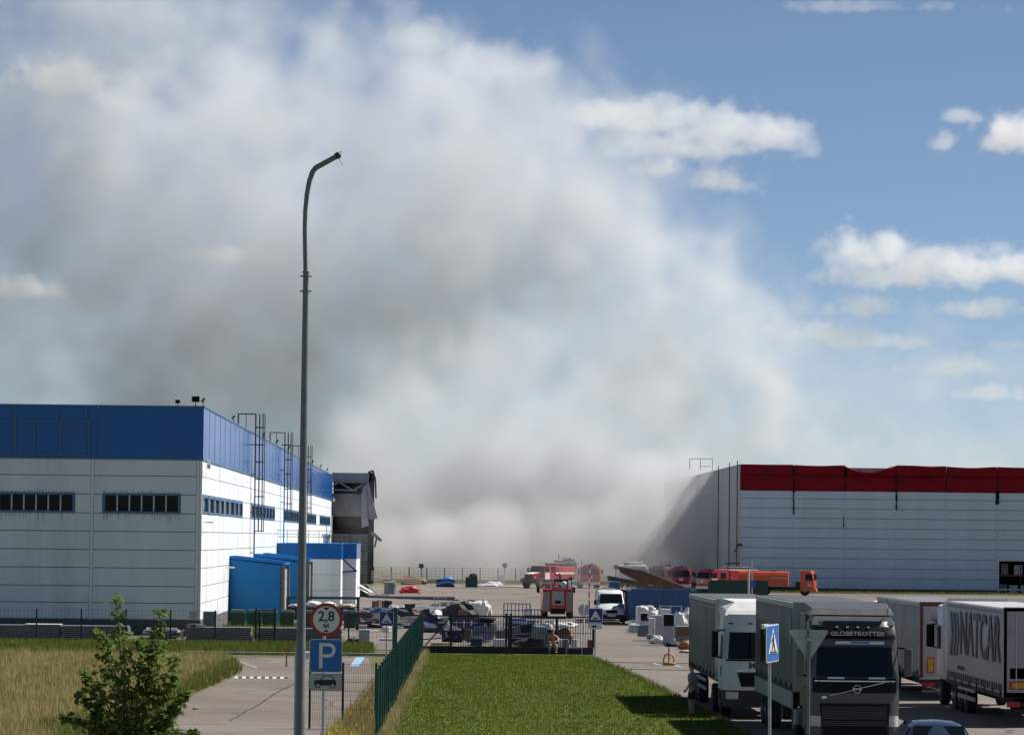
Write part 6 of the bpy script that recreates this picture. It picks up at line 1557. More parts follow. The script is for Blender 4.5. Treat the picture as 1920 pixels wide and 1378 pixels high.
# blue crates in a row
for i in range(6):
    boxy('blue_crate', ['blue crate at the end of the row by the dark skip', 'blue crate inside the row behind the gate', 'blue crate inside the row behind the gate', 'blue crate inside the row behind the gate', 'blue crate inside the row behind the gate', 'blue crate at the open end of the row'][i], 'crate', 686 + i * 11.2, 258, .25, .42, .5, .62, 'crate_blue', 'row of blue crates', front=('panel_edge', .7, .95) if i % 2 else None)
boxy('crate_base', 'dark low platform under the row of blue crates', 'platform', 714, 258, 0, 2.8, .8, .24, 'heap_dark')
for i, (u, v, w_, h_, m_, lab) in enumerate([(706, 1150, .5, .42, 'appliance_white', 'white box beside the dark blue speed bump sign'), (738, 1140, .9, .3, 'sack_white', 'white crumpled sheet above the gate pillar'), (755, 1150, .35, .6, 'sack_white', 'upright white roll near the gate pillar'), (795, 1150, .9, .3, 'appliance_white', 'white plastic pile left of the navy crates'), (775, 1153, 1.2, .3, 'wood_brown', 'brown board pile left of the navy crates'), (690, 1158, 1.0, .14, 'panel_edge', 'flat pale boards lying by the skip post')]):
    lump('scrap_heap', lab, 'debris', u, 6 * F / (v + 8 - 1006), 0.02, w_, .6, h_ + .3, m_, None, 20 + i, .3)
lump('long_scrap', 'long low heap of mixed dark scrap behind the gate', 'debris', 760, 236, 0, 5.6, 2.4, .72, 'heap_dark', None, 31, .4); lump('long_scrap', 'long low heap of grey scrap along the gutters', 'debris', 800, 268, 0, 6.0, 2.2, .75, 'panel_grey', None, 32, .45); lump('scrap_heap', 'brown cardboard heap beside the wire trolley', 'debris', 790, 262, .2, 1.6, 1.0, .5, 'wood_brown', None, 33, .4)
def cage(label, u, Y, w, d, h, m, nx=6, nz=3, z=0.0, group=None):
    t = thing('wire_cage', label, 'cage', (X_(u, Y), Y, z), 0, group); mm = MATS[m]; b = .035
    for sx in (-1, 1):
        for sy in (-1, 1): MB().bar((sx * w / 2, sy * d / 2, 0), (sx * w / 2, sy * d / 2, h), b * 1.5).build('corner_post', mm, t)
    for k in range(nz + 1):
        z_ = h * k / nz
        for sy in (-1, 1): MB().bar((-w / 2, sy * d / 2, z_), (w / 2, sy * d / 2, z_), b).build('rail', mm, t)
        for sx in (-1, 1): MB().bar((sx * w / 2, -d / 2, z_), (sx * w / 2, d / 2, z_), b).build('rail', mm, t)
    for i in range(1, nx):
        for sy in (-1, 1): MB().bar((-w / 2 + w * i / nx, sy * d / 2, 0), (-w / 2 + w * i / nx, sy * d / 2, h), b).build('wire', mm, t)
    return t
cage('pale wire trolley cage standing in the scrap', 825, 262, .85, .6, 1.5, 'panel_edge', 3, 3, .1)
cage('tall violet wire cage behind the blue crates', 969, 232, 1.7, 1.0, 1.75, 'wire_violet', 7, 4); cage('lower violet wire cage before the fire engine', 999, 226, 1.05, 1.0, 1.5, 'wire_violet', 5, 4)
for i, (u, Y_, z_, w_, h_, lab) in enumerate([(895, 278, .2, 1.3, .9, 'large crumpled white sack on the dark heap'), (910, 272, .0, 1.0, 1.2, 'white sack slumped at the edge of the dark heap'), (885, 282, .0, 1.2, .9, 'grey white sack pile behind the navy crates')]): lump('sack', lab, 'sack', u, Y_, z_, w_, 1.0, h_, 'sack_white', 'white sacks by the scrap', 40 + i, .35)
lump('dark_scrap', 'black scrap heap between the wire trolley and the sacks', 'debris', 862, 262, 0, 2.6, 1.4, 1.25, 'heap_dark', None, 45, .4)
k = 0
for r in range(3):
    for c_ in range(4):
        boxy('navy_crate', 'navy plastic crate in the stack behind the gate', 'crate', 848 + c_ * 14.5, 218 + r * .3, r * .42, .44, .5, .4, 'crate_navy', 'stack of navy crates', 0.0, front=('wire_violet', .2, .8)); k += 1
t = thing('wrapped_bundle', 'round black wrapped bundle beside the navy crates', 'bundle', (X_(912, 216), 216, 0)); MB().rings((0, 0, 0), (0, 0, 1), [(0, .45), (.1, .62), (.55, .66), (.85, .6), (1.05, .35)], 18).build('lower_wrap', MATS['heap_dark'], t, True); MB().rings((0, 0, 1.0), (0, 0, 1), [(0, .5), (.1, .62), (.2, .45)], 18).build('cover', MATS['black_trim'], t, True)
t = thing('bent_rods', 'tangle of bent white rods before the navy crates', 'debris', (X_(848, 205), 205, 0)); g = random.Random(8)
for i in range(9): MB().bar((g.uniform(-.6, 0), g.uniform(-.2, .2), g.uniform(.7, 1.15)), (g.uniform(.2, .6), g.uniform(-.2, .2), g.uniform(.3, .9)), .05).build('rod', MATS['sack_white'], t)
MB().box(-.6, .6, -.15, .3, 0, .7, .05).build('dark_base', MATS['heap_dark'], t)
# things right behind the gate
boxy('blue_crate', 'tall blue plastic crate behind the seated person', 'crate', 1010, 205, 0, .75, .7, 1.05, 'crate_blue', 'blue crates behind the gate', .2); boxy('blue_crate', 'blue plastic crate stacked on a dark box', 'crate', 972, 207, .95, .9, .7, .4, 'crate_blue', 'blue crates behind the gate', -.1, front=('panel_edge', .3, .7)); boxy('dark_box', 'dark grey box under the blue crate', 'box', 975, 207, 0, 1.5, .9, .94, 'panel_grey', None, 0, front=('heap_dark', .1, .8))
lump('scrap_heap', 'white bagged heap beside the tall blue crate', 'debris', 1030, 208, 0, 1.1, .9, 1.2, 'sack_white', None, 51, .35); lump('scrap_heap', 'low dark heap lying behind the gate bars', 'debris', 990, 195, 0, 2.6, .9, .62, 'heap_dark', None, 52, .4); lump('scrap_heap', 'dark brown box heap topped by white sheets', 'debris', 1058, 203, 0, 1.0, .8, .95, 'wood_brown', None, 53, .3); lump('white_cover', 'white crumpled cover on the brown heap', 'sheet', 1060, 203, .95, 1.25, .8, .32, 'sack_white', None, 54, .35)
lump('orange_scrap', 'rusty orange scrap beside the blue crate', 'debris', 1028, 199, 0, 1.2, .8, .7, 'orange_bits', None, 55, .4)
for i, (u, m_, lab) in enumerate([(1049, 'appliance_white', 'white drum behind the gate beside the seated person'), (1060, 'drum_green', 'grey green drum between two white drums'), (1078, 'appliance_white', 'white drum behind the low steel frame')]):
    t = thing('drum', lab, 'drum', (X_(u, 190), 190, 0), 0, 'drums behind the gate'); MB().rings((0, 0, 0), (0, 0, 1), [(0, .17), (.03, .19), (.25, .18), (.28, .2), (.5, .18), (.66, .19), (.68, .1)], 16).build('shell', MATS[m_], t, True); MB().cyl((.06, 0, .69), (0, 0, 1), .03, .03, 8).build('cap', MATS['black_trim'], t)
boxy('white_box', 'wide white box lying behind the gate', 'box', 938, 191, 0, .72, .5, .62, 'appliance_white', None, .1); boxy('navy_box', 'low navy box beside the wide white one', 'box', 893, 192, .2, .62, .5, .4, 'crate_navy'); boxy('dark_plank', 'dark low slab under the navy box', 'slab', 885, 192, 0, 1.3, .6, .18, 'heap_dark')
t = thing('fallen_sheets', 'pale sheets lying flat behind the gate bars', 'debris', (X_(978, 188), 188, 0)); 
for i in range(4): MB().slab([(-.8 + i * .1, -.2, .05 + i * .06), (.9, -.3, .02 + i * .03), (1.0, .5, .05 + i * .03), (-.7, .6, .12 + i * .05)], (0, 0, .025)).build('sheet', MATS['sack_white' if i % 2 else 'panel_edge'], t)
lump('low_weeds', 'small green weed tuft behind the gate bars', 'weed', 966, 187, 0, .9, .6, .45, 'bin_green', None, 60, .5)
# ---- white goods on the right
def fridge(label, u, Y, w, h, d=.6, m='appliance', rz=0.0, top=False, tilt=0.0):
    t = thing('fridge', label, 'appliance', (X_(u, Y), Y, 0), rz, 'discarded appliances by the blue skip')
    MB().box(-w / 2, w / 2, -d / 2, d / 2, .05, h, .03).build('cabinet', MATS[m], t)
    s = .62; MB().box(-w / 2 + .015, w / 2 - .015, -d / 2 - .05, -d / 2, .12, h * s, .015).build('door', MATS[m], t); MB().box(-w / 2 + .015, w / 2 - .015, -d / 2 - .05, -d / 2, h * s + .03, h - .02, .015).build('freezer_door', MATS['black_trim' if top else m], t)
    MB().box(w / 2 - .1, w / 2 - .06, -d / 2 - .08, -d / 2 - .05, h * .3, h * .55).build('handle', MATS['alu_grey'], t)
    for sx in (-1, 1): MB().cyl((sx * w * .35, 0, .03), (0, 0, 1), .03, .06, 8).build('foot', MATS['black_trim'], t)
    t.rotation_euler = (0, tilt, rz); return t
fridge('tall grey fridge with a black upper door', 1253, 203, .62, 1.78, .6, 'appliance', 0, True)
fridge('grey cabinet fridge behind the black topped one', 1231, 213, .72, 1.5, .6, 'appliance', .1); fridge('slim grey fridge standing at the edge of the road', 1222, 211, .35, 1.38, .5, 'appliance_white', .0); fridge('white upright freezer beside the blue skip', 1203, 236, .7, 1.6, .6, 'appliance_white', .15); fridge('dark fronted freezer beside the blue skip', 1212, 229, .8, 1.3, .6, 'appliance', .0, True)
fridge('leaning white freezer in the appliance heap', 1243, 222, .7, 1.72, .6, 'appliance_white', .2, False, .06)
boxy('brown_cabinet', 'brown wooden cabinet in the appliance heap', 'cabinet', 1280, 205, 0, .78, .5, 1.02, 'wood_brown', None, 0, lid='panel_edge', front=('panel_grey', .1, .5))
cage('steel rack frame standing over the appliance heap', 1257, 221, 1.35, .6, 1.9, 'panel_edge', 2, 3)
for i, (u, Y_, z_, w_, h_, m_, lab) in enumerate([(1212, 231, 1.32, 1.1, .42, 'sack_white', 'torn white cover on top of the dark freezer'), (1226, 225, 1.0, .8, .55, 'sack_white', 'crumpled white cover beside the torn one'), (1274, 214, .75, .85, .95, 'sack_white', 'crumpled cream packaging above the brown cabinet'), (1232, 206, 0, .85, .5, 'sack_white', 'white plastic bag lying on the road'), (1290, 222, .3, 1.0, 1.3, 'appliance_white', 'pale scrap pile against the white lorry trailer'), (1288, 196, 0, 1.0, .5, 'orange_bits', 'orange scrap on the road by the white lorry'), (1268, 201, 0, 1.2, .28, 'heap_dark', 'low dark scrap at the foot of the fridge'), (1293, 190, 0, 1.2, .16, 'wood_pale', 'flat boards on the road by the white lorry'), (1240, 218, .35, .6, .5, 'sack_white', 'small white bundle between the fridges')]):
    lump('scrap_heap', lab, 'debris', u, Y_, z_, w_, .8, h_, m_, None, 70 + i, .35)
# parking barrier loop
Yk = 171.0
t = thing('parking_barrier', 'yellow folding parking barrier with a red post', 'barrier', (X_(1254, Yk), Yk, .004))
MB().tube([(-.24, .05, .04), (-.25, .02, .3), (-.17, .0, .5), (0, 0, .55), (.17, 0, .5), (.25, .02, .3), (.24, .05, .04)], .045, 10).build('loop', MATS['yellow_paint'], t, True)
MB().tube([(-.27, -.05, .06), (0, -.12, .1), (.32, -.05, .07)], .06, 10).build('foot_bar', MATS['yellow_paint'], t, True)
MB().bar((0, 0, .05), (0, 0, .86), .06).build('post', MATS['red_paint'], t); MB().box(-.25, .25, -.1, .15, 0, .05, .01).build('base_plate', MATS['steel_dark'], t)

# ---- loose pieces strewn among the heaps
HUE = {'heap_dark': 'black', 'panel_grey': 'dark grey', 'panel_edge': 'pale grey', 'wood_brown': 'brown', 'crate_navy': 'navy', 'appliance': 'grey', 'appliance_white': 'white', 'wood_pale': 'tan'}
def strew(kind, label, cat, group, n, seed, zones, make):
    g = random.Random(seed)
    for i in range(n):
        z = zones[i % len(zones)]; u, Y = g.uniform(z[0], z[1]), g.uniform(z[2], z[3]); mk = g.choice(z[4]); o = make(g).build(kind, MATS[mk]); o.location = (X_(u, Y), Y, g.uniform(0, z[5])); o.rotation_euler = (g.uniform(-.12, .12), g.uniform(-.15, .15), g.uniform(-.6, .6)); tag(o, HUE[mk] + ' ' + label, cat, HUE[mk] + ' ' + group)
def m_board(g): w = g.uniform(.8, 2.4); return MB().box(-w / 2, w / 2, -.12, .12, .02, .06)
def m_box(g): w, h = g.uniform(.3, .75), g.uniform(.25, .7); return MB().box(-w / 2, w / 2, -w * .4, w * .4, 0, h, .02)
def m_sheet(g):
    w, h = g.uniform(.5, 1.3), g.uniform(.3, .8); k = [g.uniform(-.12, .12) for _ in range(6)]
    return MB().slab([(-w / 2, 0, .05), (0, k[0], .03 + abs(k[1])), (w / 2, 0, .05), (w / 2 + k[2], .15 + k[3], h), (0, .3, h + k[4]), (-w / 2 + k[5], .12, h * .9)], (0, .03, .01))
ZL = [(672, 830, 222, 250, ('heap_dark', 'panel_grey', 'panel_edge', 'heap_dark'), .55), (690, 890, 250, 300, ('panel_grey', 'heap_dark', 'wood_brown'), .4), (790, 1040, 193, 222, ('heap_dark', 'crate_navy', 'panel_grey'), .6)]
ZR = [(1206, 1292, 208, 238, ('appliance', 'heap_dark', 'panel_grey'), .3), (1190, 1204, 230, 245, ('appliance', 'panel_grey'), .1)]
strew('loose_board', 'loose flat board strewn among the scrap heaps behind the gate', 'board', 'loose boards in the yard', 50, 101, ZL, m_board)
strew('loose_box', 'loose box tipped among the scrap heaps behind the gate', 'box', 'loose boxes in the yard', 46, 102, ZL, m_box)
strew('bent_sheet', 'bent metal sheet standing among the scrap heaps behind the gate', 'sheet', 'bent sheets in the yard', 40, 103, ZL, m_sheet)
strew('loose_box', 'small box tipped among the discarded appliances', 'box', 'loose boxes by the appliances', 10, 104, ZR, m_box)
strew('bent_sheet', 'bent panel leaning among the discarded appliances', 'sheet', 'bent sheets by the appliances', 10, 105, ZR, m_sheet)
ZF = [(840, 1180, 432, 462, ('panel_edge', 'wood_pale', 'heap_dark'), .05), (1430, 1760, 414, 423, ('panel_edge', 'heap_dark', 'wood_pale'), .05), (700, 800, 340, 420, ('panel_edge', 'panel_grey'), .05)]
strew('loose_board', 'loose board lying at the far edge of the yard', 'board', 'loose boards at the far edge', 36, 106, ZF, m_board)
lump('scrap_heap', 'broad dark scrap bank beside the row of blue crates', 'debris', 730, 244, 0, 4.2, 2.0, .95, 'heap_dark', None, 91, .5)
lump('scrap_heap', 'grey scrap bank between the gutters and the wire trolley', 'debris', 850, 284, 0, 4.5, 2.0, .8, 'panel_grey', None, 92, .5)
lump('scrap_heap', 'navy plastic scrap bank behind the gate brace', 'debris', 815, 226, 0, 2.6, 1.4, .95, 'crate_navy', None, 93, .5)
# ------------------------------------------------------------------ people
mat('skin', (.42, .25, .17), .6, var=.08); mat('skin_tan', (.36, .20, .13), .6, var=.08)
mat('hair_dark', (.03, .022, .016), .7, var=.3)
mat('shirt_grey', (.26, .27, .31), .85, var=.12, scale=6); mat('shorts_dark', (.018, .022, .032), .85, var=.2); mat('shoe_dark', (.02, .02, .022), .6); mat('trousers_tan', (.30, .25, .18), .85, var=.15, scale=6); mat('cap_dark', (.05, .04, .035), .8)
def skinned(name, joints, edges, root, m, parent, sub=2):
    """one continuous surface grown round a skeleton of joints: {name: (position, radius)}"""
    keys = list(joints); me = bpy.data.meshes.new(name)
    me.from_pydata([joints[k][0] for k in keys], [(keys.index(a), keys.index(b)) for a, b in edges], [])
    o = bpy.data.objects.new(name, me); col.objects.link(o)
    sk = o.modifiers.new('skin', 'SKIN'); sk.use_smooth_shade = True
    for i, k in enumerate(keys):
        v = me.skin_vertices[0].data[i]; r = joints[k][1]; v.radius = r if isinstance(r, tuple) else (r, r); v.use_root = (k == root)
    ss = o.modifiers.new('subsurf', 'SUBSURF'); ss.levels = sub; ss.render_levels = sub
    dg = bpy.context.evaluated_depsgraph_get(); nm = bpy.data.meshes.new_from_object(o.evaluated_get(dg)); nm.name = name
    bpy.data.objects.remove(o); bpy.data.meshes.remove(me)
    nm.materials.clear(); nm.materials.append(MATS[m]); nm.polygons.foreach_set('use_smooth', [True] * len(nm.polygons))
    p = bpy.data.objects.new(name, nm); col.objects.link(p); p.parent = parent
    return p
def chain(*n): return list(zip(n[:-1], n[1:]))
def add_hands(body, hands, m):
    """five separate curled fingers rooted in each palm, joined into the body mesh"""
    bm = bmesh.new(); bm.from_mesh(body.data)
    for (wrist, tip, side) in hands:
        w, t_ = Vector(wrist), Vector(tip); d = (t_ - w).normalized(); s = Vector(side).normalized(); n = d.cross(s)
        for k, (off, ln) in enumerate([(-.03, .07), (-.01, .08), (.012, .075), (.032, .06)]):
            mb = MB(); a = t_ + s * off; mb.tube([a - d * .02, a + d * ln * .5, a + d * ln * .85 + n * .022], [.010, .0095, .007], 6)
            for v in [bm.verts.new(q) for q in mb.v]: pass
            bm.verts.ensure_lookup_table(); o = len(bm.verts) - len(mb.v)
            for f in mb.f: bm.faces.new([bm.verts[o + i] for i in f]).smooth = True
        mb = MB(); a = w.lerp(t_, .35) - s * .035; mb.tube([a, a - s * .03 + d * .035, a - s * .035 + d * .07 + n * .01], [.012, .011, .008], 6)
        for v in [bm.verts.new(q) for q in mb.v]: pass
        bm.verts.ensure_lookup_table(); o = len(bm.verts) - len(mb.v)
        for f in mb.f: bm.faces.new([bm.verts[o + i] for i in f]).smooth = True
    bm.to_mesh(body.data); bm.free()
def head_bits(parent, c, yaw, hairm, r=.1, cap=False):
    """hair, ears, nose, eyes and mouth round the head centre c; yaw 0 faces -y"""
    e = Matrix.Rotation(yaw, 4, 'Z')
    def put(mb, nm, m, sm=True): o = mb.build(nm, MATS[m], parent, sm); o.location = c; o.rotation_euler = (0, 0, yaw); return o
    bm = bmesh.new(); bmesh.ops.create_uvsphere(bm, u_segments=16, v_segments=12, radius=1)
    bmesh.ops.delete(bm, geom=[v for v in bm.verts if v.co.z < -.15 - .25 * v.co.y or (v.co.y < -.45 and v.co.z < .55)], context='VERTS')
    for v in bm.verts: v.co = Vector((v.co.x * .087, v.co.y * .105 + .008, v.co.z * .125 + .012))
    mb = MB(); mb.addbm(bm); put(mb, 'hair', hairm)
    for sx in (-1, 1):
        put(MB().rings((sx * .083, .008, -.01), (1, 0, 0), [(-.008, .018), (0, .03), (.008, .02)], 10), 'ear', 'skin')
        put(MB().rings((sx * .03, -.098, .012), (0, 1, 0), [(0, .004), (.004, .011), (.01, .012)], 8), 'eye', 'hair_dark')
    put(MB().loft([[(-.012, -.092, .01), (.012, -.092, .01), (0, -.098, .015)], [(-.018, -.092, -.035), (.018, -.092, -.035), (0, -.122, -.03)]]), 'nose', 'skin')
    put(MB().box(-.025, .025, -.1, -.092, -.062, -.054), 'mouth', 'tail_red', False)
def standing():
    p = gp(1297, 1343); t = thing('person', 'person in a grey shirt and dark shorts standing beside the white lorry', 'person', (p.x, p.y, .0), R(-118))
    J = {'pelvis': ((0, 0, .95), (.135, .105)), 'waist': ((0, .01, 1.08), (.13, .10)), 'chest': ((0, .02, 1.28), (.155, .115)), 'upchest': ((0, .015, 1.42), (.13, .09)), 'neck': ((0, .0, 1.52), .055), 'head0': ((0, -.015, 1.60), (.072, .085)), 'head1': ((0, -.015, 1.69), (.078, .095)), 'head2': ((0, -.005, 1.745), (.06, .075)),
         'hipL': ((-.1, 0, .9), .09), 'kneeL': ((-.11, -.015, .5), .062), 'ankL': ((-.12, .02, .09), .042), 'toeL': ((-.13, -.14, .04), .036), 'hipR': ((.1, 0, .9), .09), 'kneeR': ((.11, -.02, .5), .062), 'ankR': ((.12, .01, .09), .042), 'toeR': ((.14, -.15, .04), .036),
         'shL': ((-.185, .01, 1.42), .06), 'elL': ((-.235, .03, 1.13), .045), 'wrL': ((-.23, -.05, .89), .03), 'paL': ((-.225, -.075, .81), (.04, .02)), 'shR': ((.185, .01, 1.42), .06), 'elR': ((.24, .03, 1.13), .045), 'wrR': ((.23, -.1, .93), .03), 'paR': ((.215, -.15, .87), (.04, .02))}
    E = chain('pelvis', 'waist', 'chest', 'upchest', 'neck', 'head0', 'head1', 'head2') + chain('pelvis', 'hipL', 'kneeL', 'ankL', 'toeL') + chain('pelvis', 'hipR', 'kneeR', 'ankR', 'toeR') + chain('upchest', 'shL', 'elL', 'wrL', 'paL') + chain('upchest', 'shR', 'elR', 'wrR', 'paR')
    b = skinned('body', J, E, 'pelvis', 'skin', t); add_hands(b, [(J['wrL'][0], J['paL'][0], (0, 1, 0)), (J['wrR'][0], J['paR'][0], (0, 1, 0))], 'skin')
    S = {'hem': ((0, .005, .97), (.165, .13)), 'waist': ((0, .01, 1.08), (.155, .125)), 'chest': ((0, .02, 1.28), (.175, .135)), 'up': ((0, .015, 1.42), (.15, .11)), 'col': ((0, .005, 1.485), (.075, .07)), 'shL': ((-.19, .01, 1.42), .082), 'slL': ((-.225, .025, 1.22), .075), 'shR': ((.19, .01, 1.42), .082), 'slR': ((.228, .025, 1.22), .075)}
    skinned('shirt', S, chain('hem', 'waist', 'chest', 'up', 'col') + chain('up', 'shL', 'slL') + chain('up', 'shR', 'slR'), 'chest', 'shirt_grey', t)
    H = {'w': ((0, .005, .98), (.15, .12)), 'p': ((0, 0, .92), (.15, .12)), 'l': ((-.1, 0, .86), .105), 'lk': ((-.112, -.012, .56), .095), 'r': ((.1, 0, .86), .105), 'rk': ((.112, -.012, .56), .095)}
    skinned('shorts', H, chain('w', 'p', 'l', 'lk') + chain('p', 'r', 'rk'), 'p', 'shorts_dark', t)
    for sx, a in ((-1, (-.125, -.07)), (1, (.13, -.08))): MB().box(a[0] - .05, a[0] + .05, a[1] - .13, a[1] + .14, .002, .085, .03).build('shoe', MATS['shoe_dark'], t, True)
    head_bits(t, (0, -.013, 1.675), 0, 'hair_dark')
standing()
def seated():
    p = gp(1036, 1232); Y = 183.55; x = gx(1036, Y); t = thing('person', 'bare chested person in tan trousers sitting on the gate beam', 'person', (x, Y, .0), R(0))
    z = .43   # seat height: the top of the gate beam
    J = {'pelvis': ((0, .12, z + .12), (.15, .12)), 'waist': ((0, .1, z + .25), (.14, .11)), 'chest': ((0, .03, z + .45), (.16, .12)), 'up': ((0, -.03, z + .57), (.12, .09)), 'neck': ((0, -.08, z + .66), .055), 'h0': ((0, -.12, z + .72), (.072, .08)), 'h1': ((0, -.13, z + .80), (.078, .092)), 'h2': ((0, -.12, z + .855), (.058, .07)),
         'hipL': ((-.1, .08, z + .1), .095), 'kneeL': ((-.17, -.36, z + .1), .07), 'ankL': ((-.16, -.36, .2), .045), 'toeL': ((-.17, -.52, .14), .038), 'hipR': ((.1, .08, z + .1), .095), 'kneeR': ((.17, -.36, z + .1), .07), 'ankR': ((.17, -.34, .2), .045), 'toeR': ((.19, -.5, .14), .038),
         'shL': ((-.2, -.03, z + .56), .062), 'elL': ((-.28, -.2, z + .33), .046), 'wrL': ((-.08, -.34, z + .24), .032), 'paL': ((-.01, -.36, z + .22), (.04, .022)), 'shR': ((.2, -.03, z + .56), .062), 'elR': ((.28, -.2, z + .34), .046), 'wrR': ((.1, -.36, z + .28), .032), 'paR': ((.03, -.38, z + .27), (.04, .022))}
    E = chain('pelvis', 'waist', 'chest', 'up', 'neck', 'h0', 'h1', 'h2') + chain('pelvis', 'hipL', 'kneeL', 'ankL', 'toeL') + chain('pelvis', 'hipR', 'kneeR', 'ankR', 'toeR') + chain('up', 'shL', 'elL', 'wrL', 'paL') + chain('up', 'shR', 'elR', 'wrR', 'paR')
    b = skinned('body', J, E, 'pelvis', 'skin_tan', t); add_hands(b, [(J['wrL'][0], J['paL'][0], (0, 0, 1)), (J['wrR'][0], J['paR'][0], (0, 0, 1))], 'skin_tan')
    H = {'w': ((0, .1, z + .2), (.165, .135)), 'p': ((0, .1, z + .13), (.165, .135)), 'l': ((-.1, .06, z + .11), .11), 'lk': ((-.17, -.36, z + .1), .088), 'la': ((-.16, -.36, .26), .07), 'r': ((.1, .06, z + .11), .11), 'rk': ((.17, -.36, z + .1), .088), 'ra': ((.17, -.345, .26), .07)}
    skinned('trousers', H, chain('w', 'p', 'l', 'lk', 'la') + chain('p', 'r', 'rk', 'ra'), 'p', 'trousers_tan', t)
    for sx in (-1, 1): MB().box(sx * .175 - .05, sx * .175 + .05, -.6, -.3, .102, .19, .03).build('shoe', MATS['shoe_dark'], t, True)
    head_bits(t, (0, -.125, z + .785), .1, 'cap_dark')
seated()
# ------------------------------------------------------------------ smoke (a real volume above and behind the yard)
BOX = (-135.0, 145.0, 404.0, 640.0, -1.0, 122.0)
def spectrum_noise(g, dims, sp, L, p):
    kk = np.sqrt(np.fft.fftfreq(dims[0], sp[0])[:, None, None] ** 2 + np.fft.fftfreq(dims[1], sp[1])[None, :, None] ** 2 + np.fft.rfftfreq(dims[2], sp[2])[None, None, :] ** 2)
    w = np.fft.rfftn(g.standard_normal(dims)) / (1.0 + (kk * L) ** 2) ** (p / 2.0); w[0, 0, 0] = 0
    q = np.fft.irfftn(w, s=dims); return (q / q.std()).astype(np.float32)
def cloud(blobs, Yc, dens, label, seed, px_vox=4.5):
    """a fair-weather cloud far beyond the yard, built from flat-based blobs"""
    g = np.random.default_rng(seed); k = Yc / F; vox = px_vox * k
    u0 = min(b[0] - b[2] * 1.25 for b in blobs); u1 = max(b[0] + b[2] * 1.25 for b in blobs); v0 = min(b[1] - b[3] * 1.35 for b in blobs); v1 = max(b[1] + b[3] * 1.15 for b in blobs)
    a, b_ = px(u0, (v0 + v1) / 2, Yc), px(u1, (v0 + v1) / 2, Yc); zt, zb = px((u0 + u1) / 2, v0, Yc).z, px((u0 + u1) / 2, v1, Yc).z
    dep = max(b[3] for b in blobs) * 1.6 * k
    nx, ny, nz = max(8, int((b_.x - a.x) / vox)), max(8, int(2 * dep / vox / 1.6)), max(8, int((zt - zb) / vox))
    box = (a.x, b_.x, Yc - dep, Yc + dep, zb, zt)
    X = np.linspace(box[0], box[1], nx)[:, None, None]; Yg = np.linspace(box[2], box[3], ny)[None, :, None]; Z = np.linspace(box[4], box[5], nz)[None, None, :]
    acc = np.full((nx, ny, nz), -1.0, np.float32)
    for (u, v, rx, ry, w) in blobs:
        c = px(u, v, Yc); dz = (Z - c.z) / (ry * k); dz = np.where(dz < 0, dz * 1.7, dz)
        acc = np.maximum(acc, w * (1 - np.sqrt(((X - c.x) / (rx * k)) ** 2 + ((Yg - Yc) / dep) ** 2 + dz ** 2)))
    sp = ((box[1] - box[0]) / (nx - 1), (box[3] - box[2]) / (ny - 1), (box[5] - box[4]) / (nz - 1))
    n = .24 * spectrum_noise(g, acc.shape, sp, 55 * k, 4.0) + .10 * spectrum_noise(g, acc.shape, sp, 18 * k, 3.4)
    den = np.clip((acc + n - .12) / .5, 0, 1) * dens / k
    e = np.minimum(np.minimum(np.minimum((X - box[0]) / (4 * sp[0]), (box[1] - X) / (4 * sp[0])), np.minimum((Z - box[4]) / (3 * sp[2]), (box[5] - Z) / (3 * sp[2]))), np.minimum((Yg - box[2]) / (2 * sp[1]), (box[3] - Yg) / (2 * sp[1])))
    return emit('cloud', (den * np.clip(e, 0, 1)).astype(np.float32), box, (.985, .988, .993, 1), label, 'cloud', .3, False)
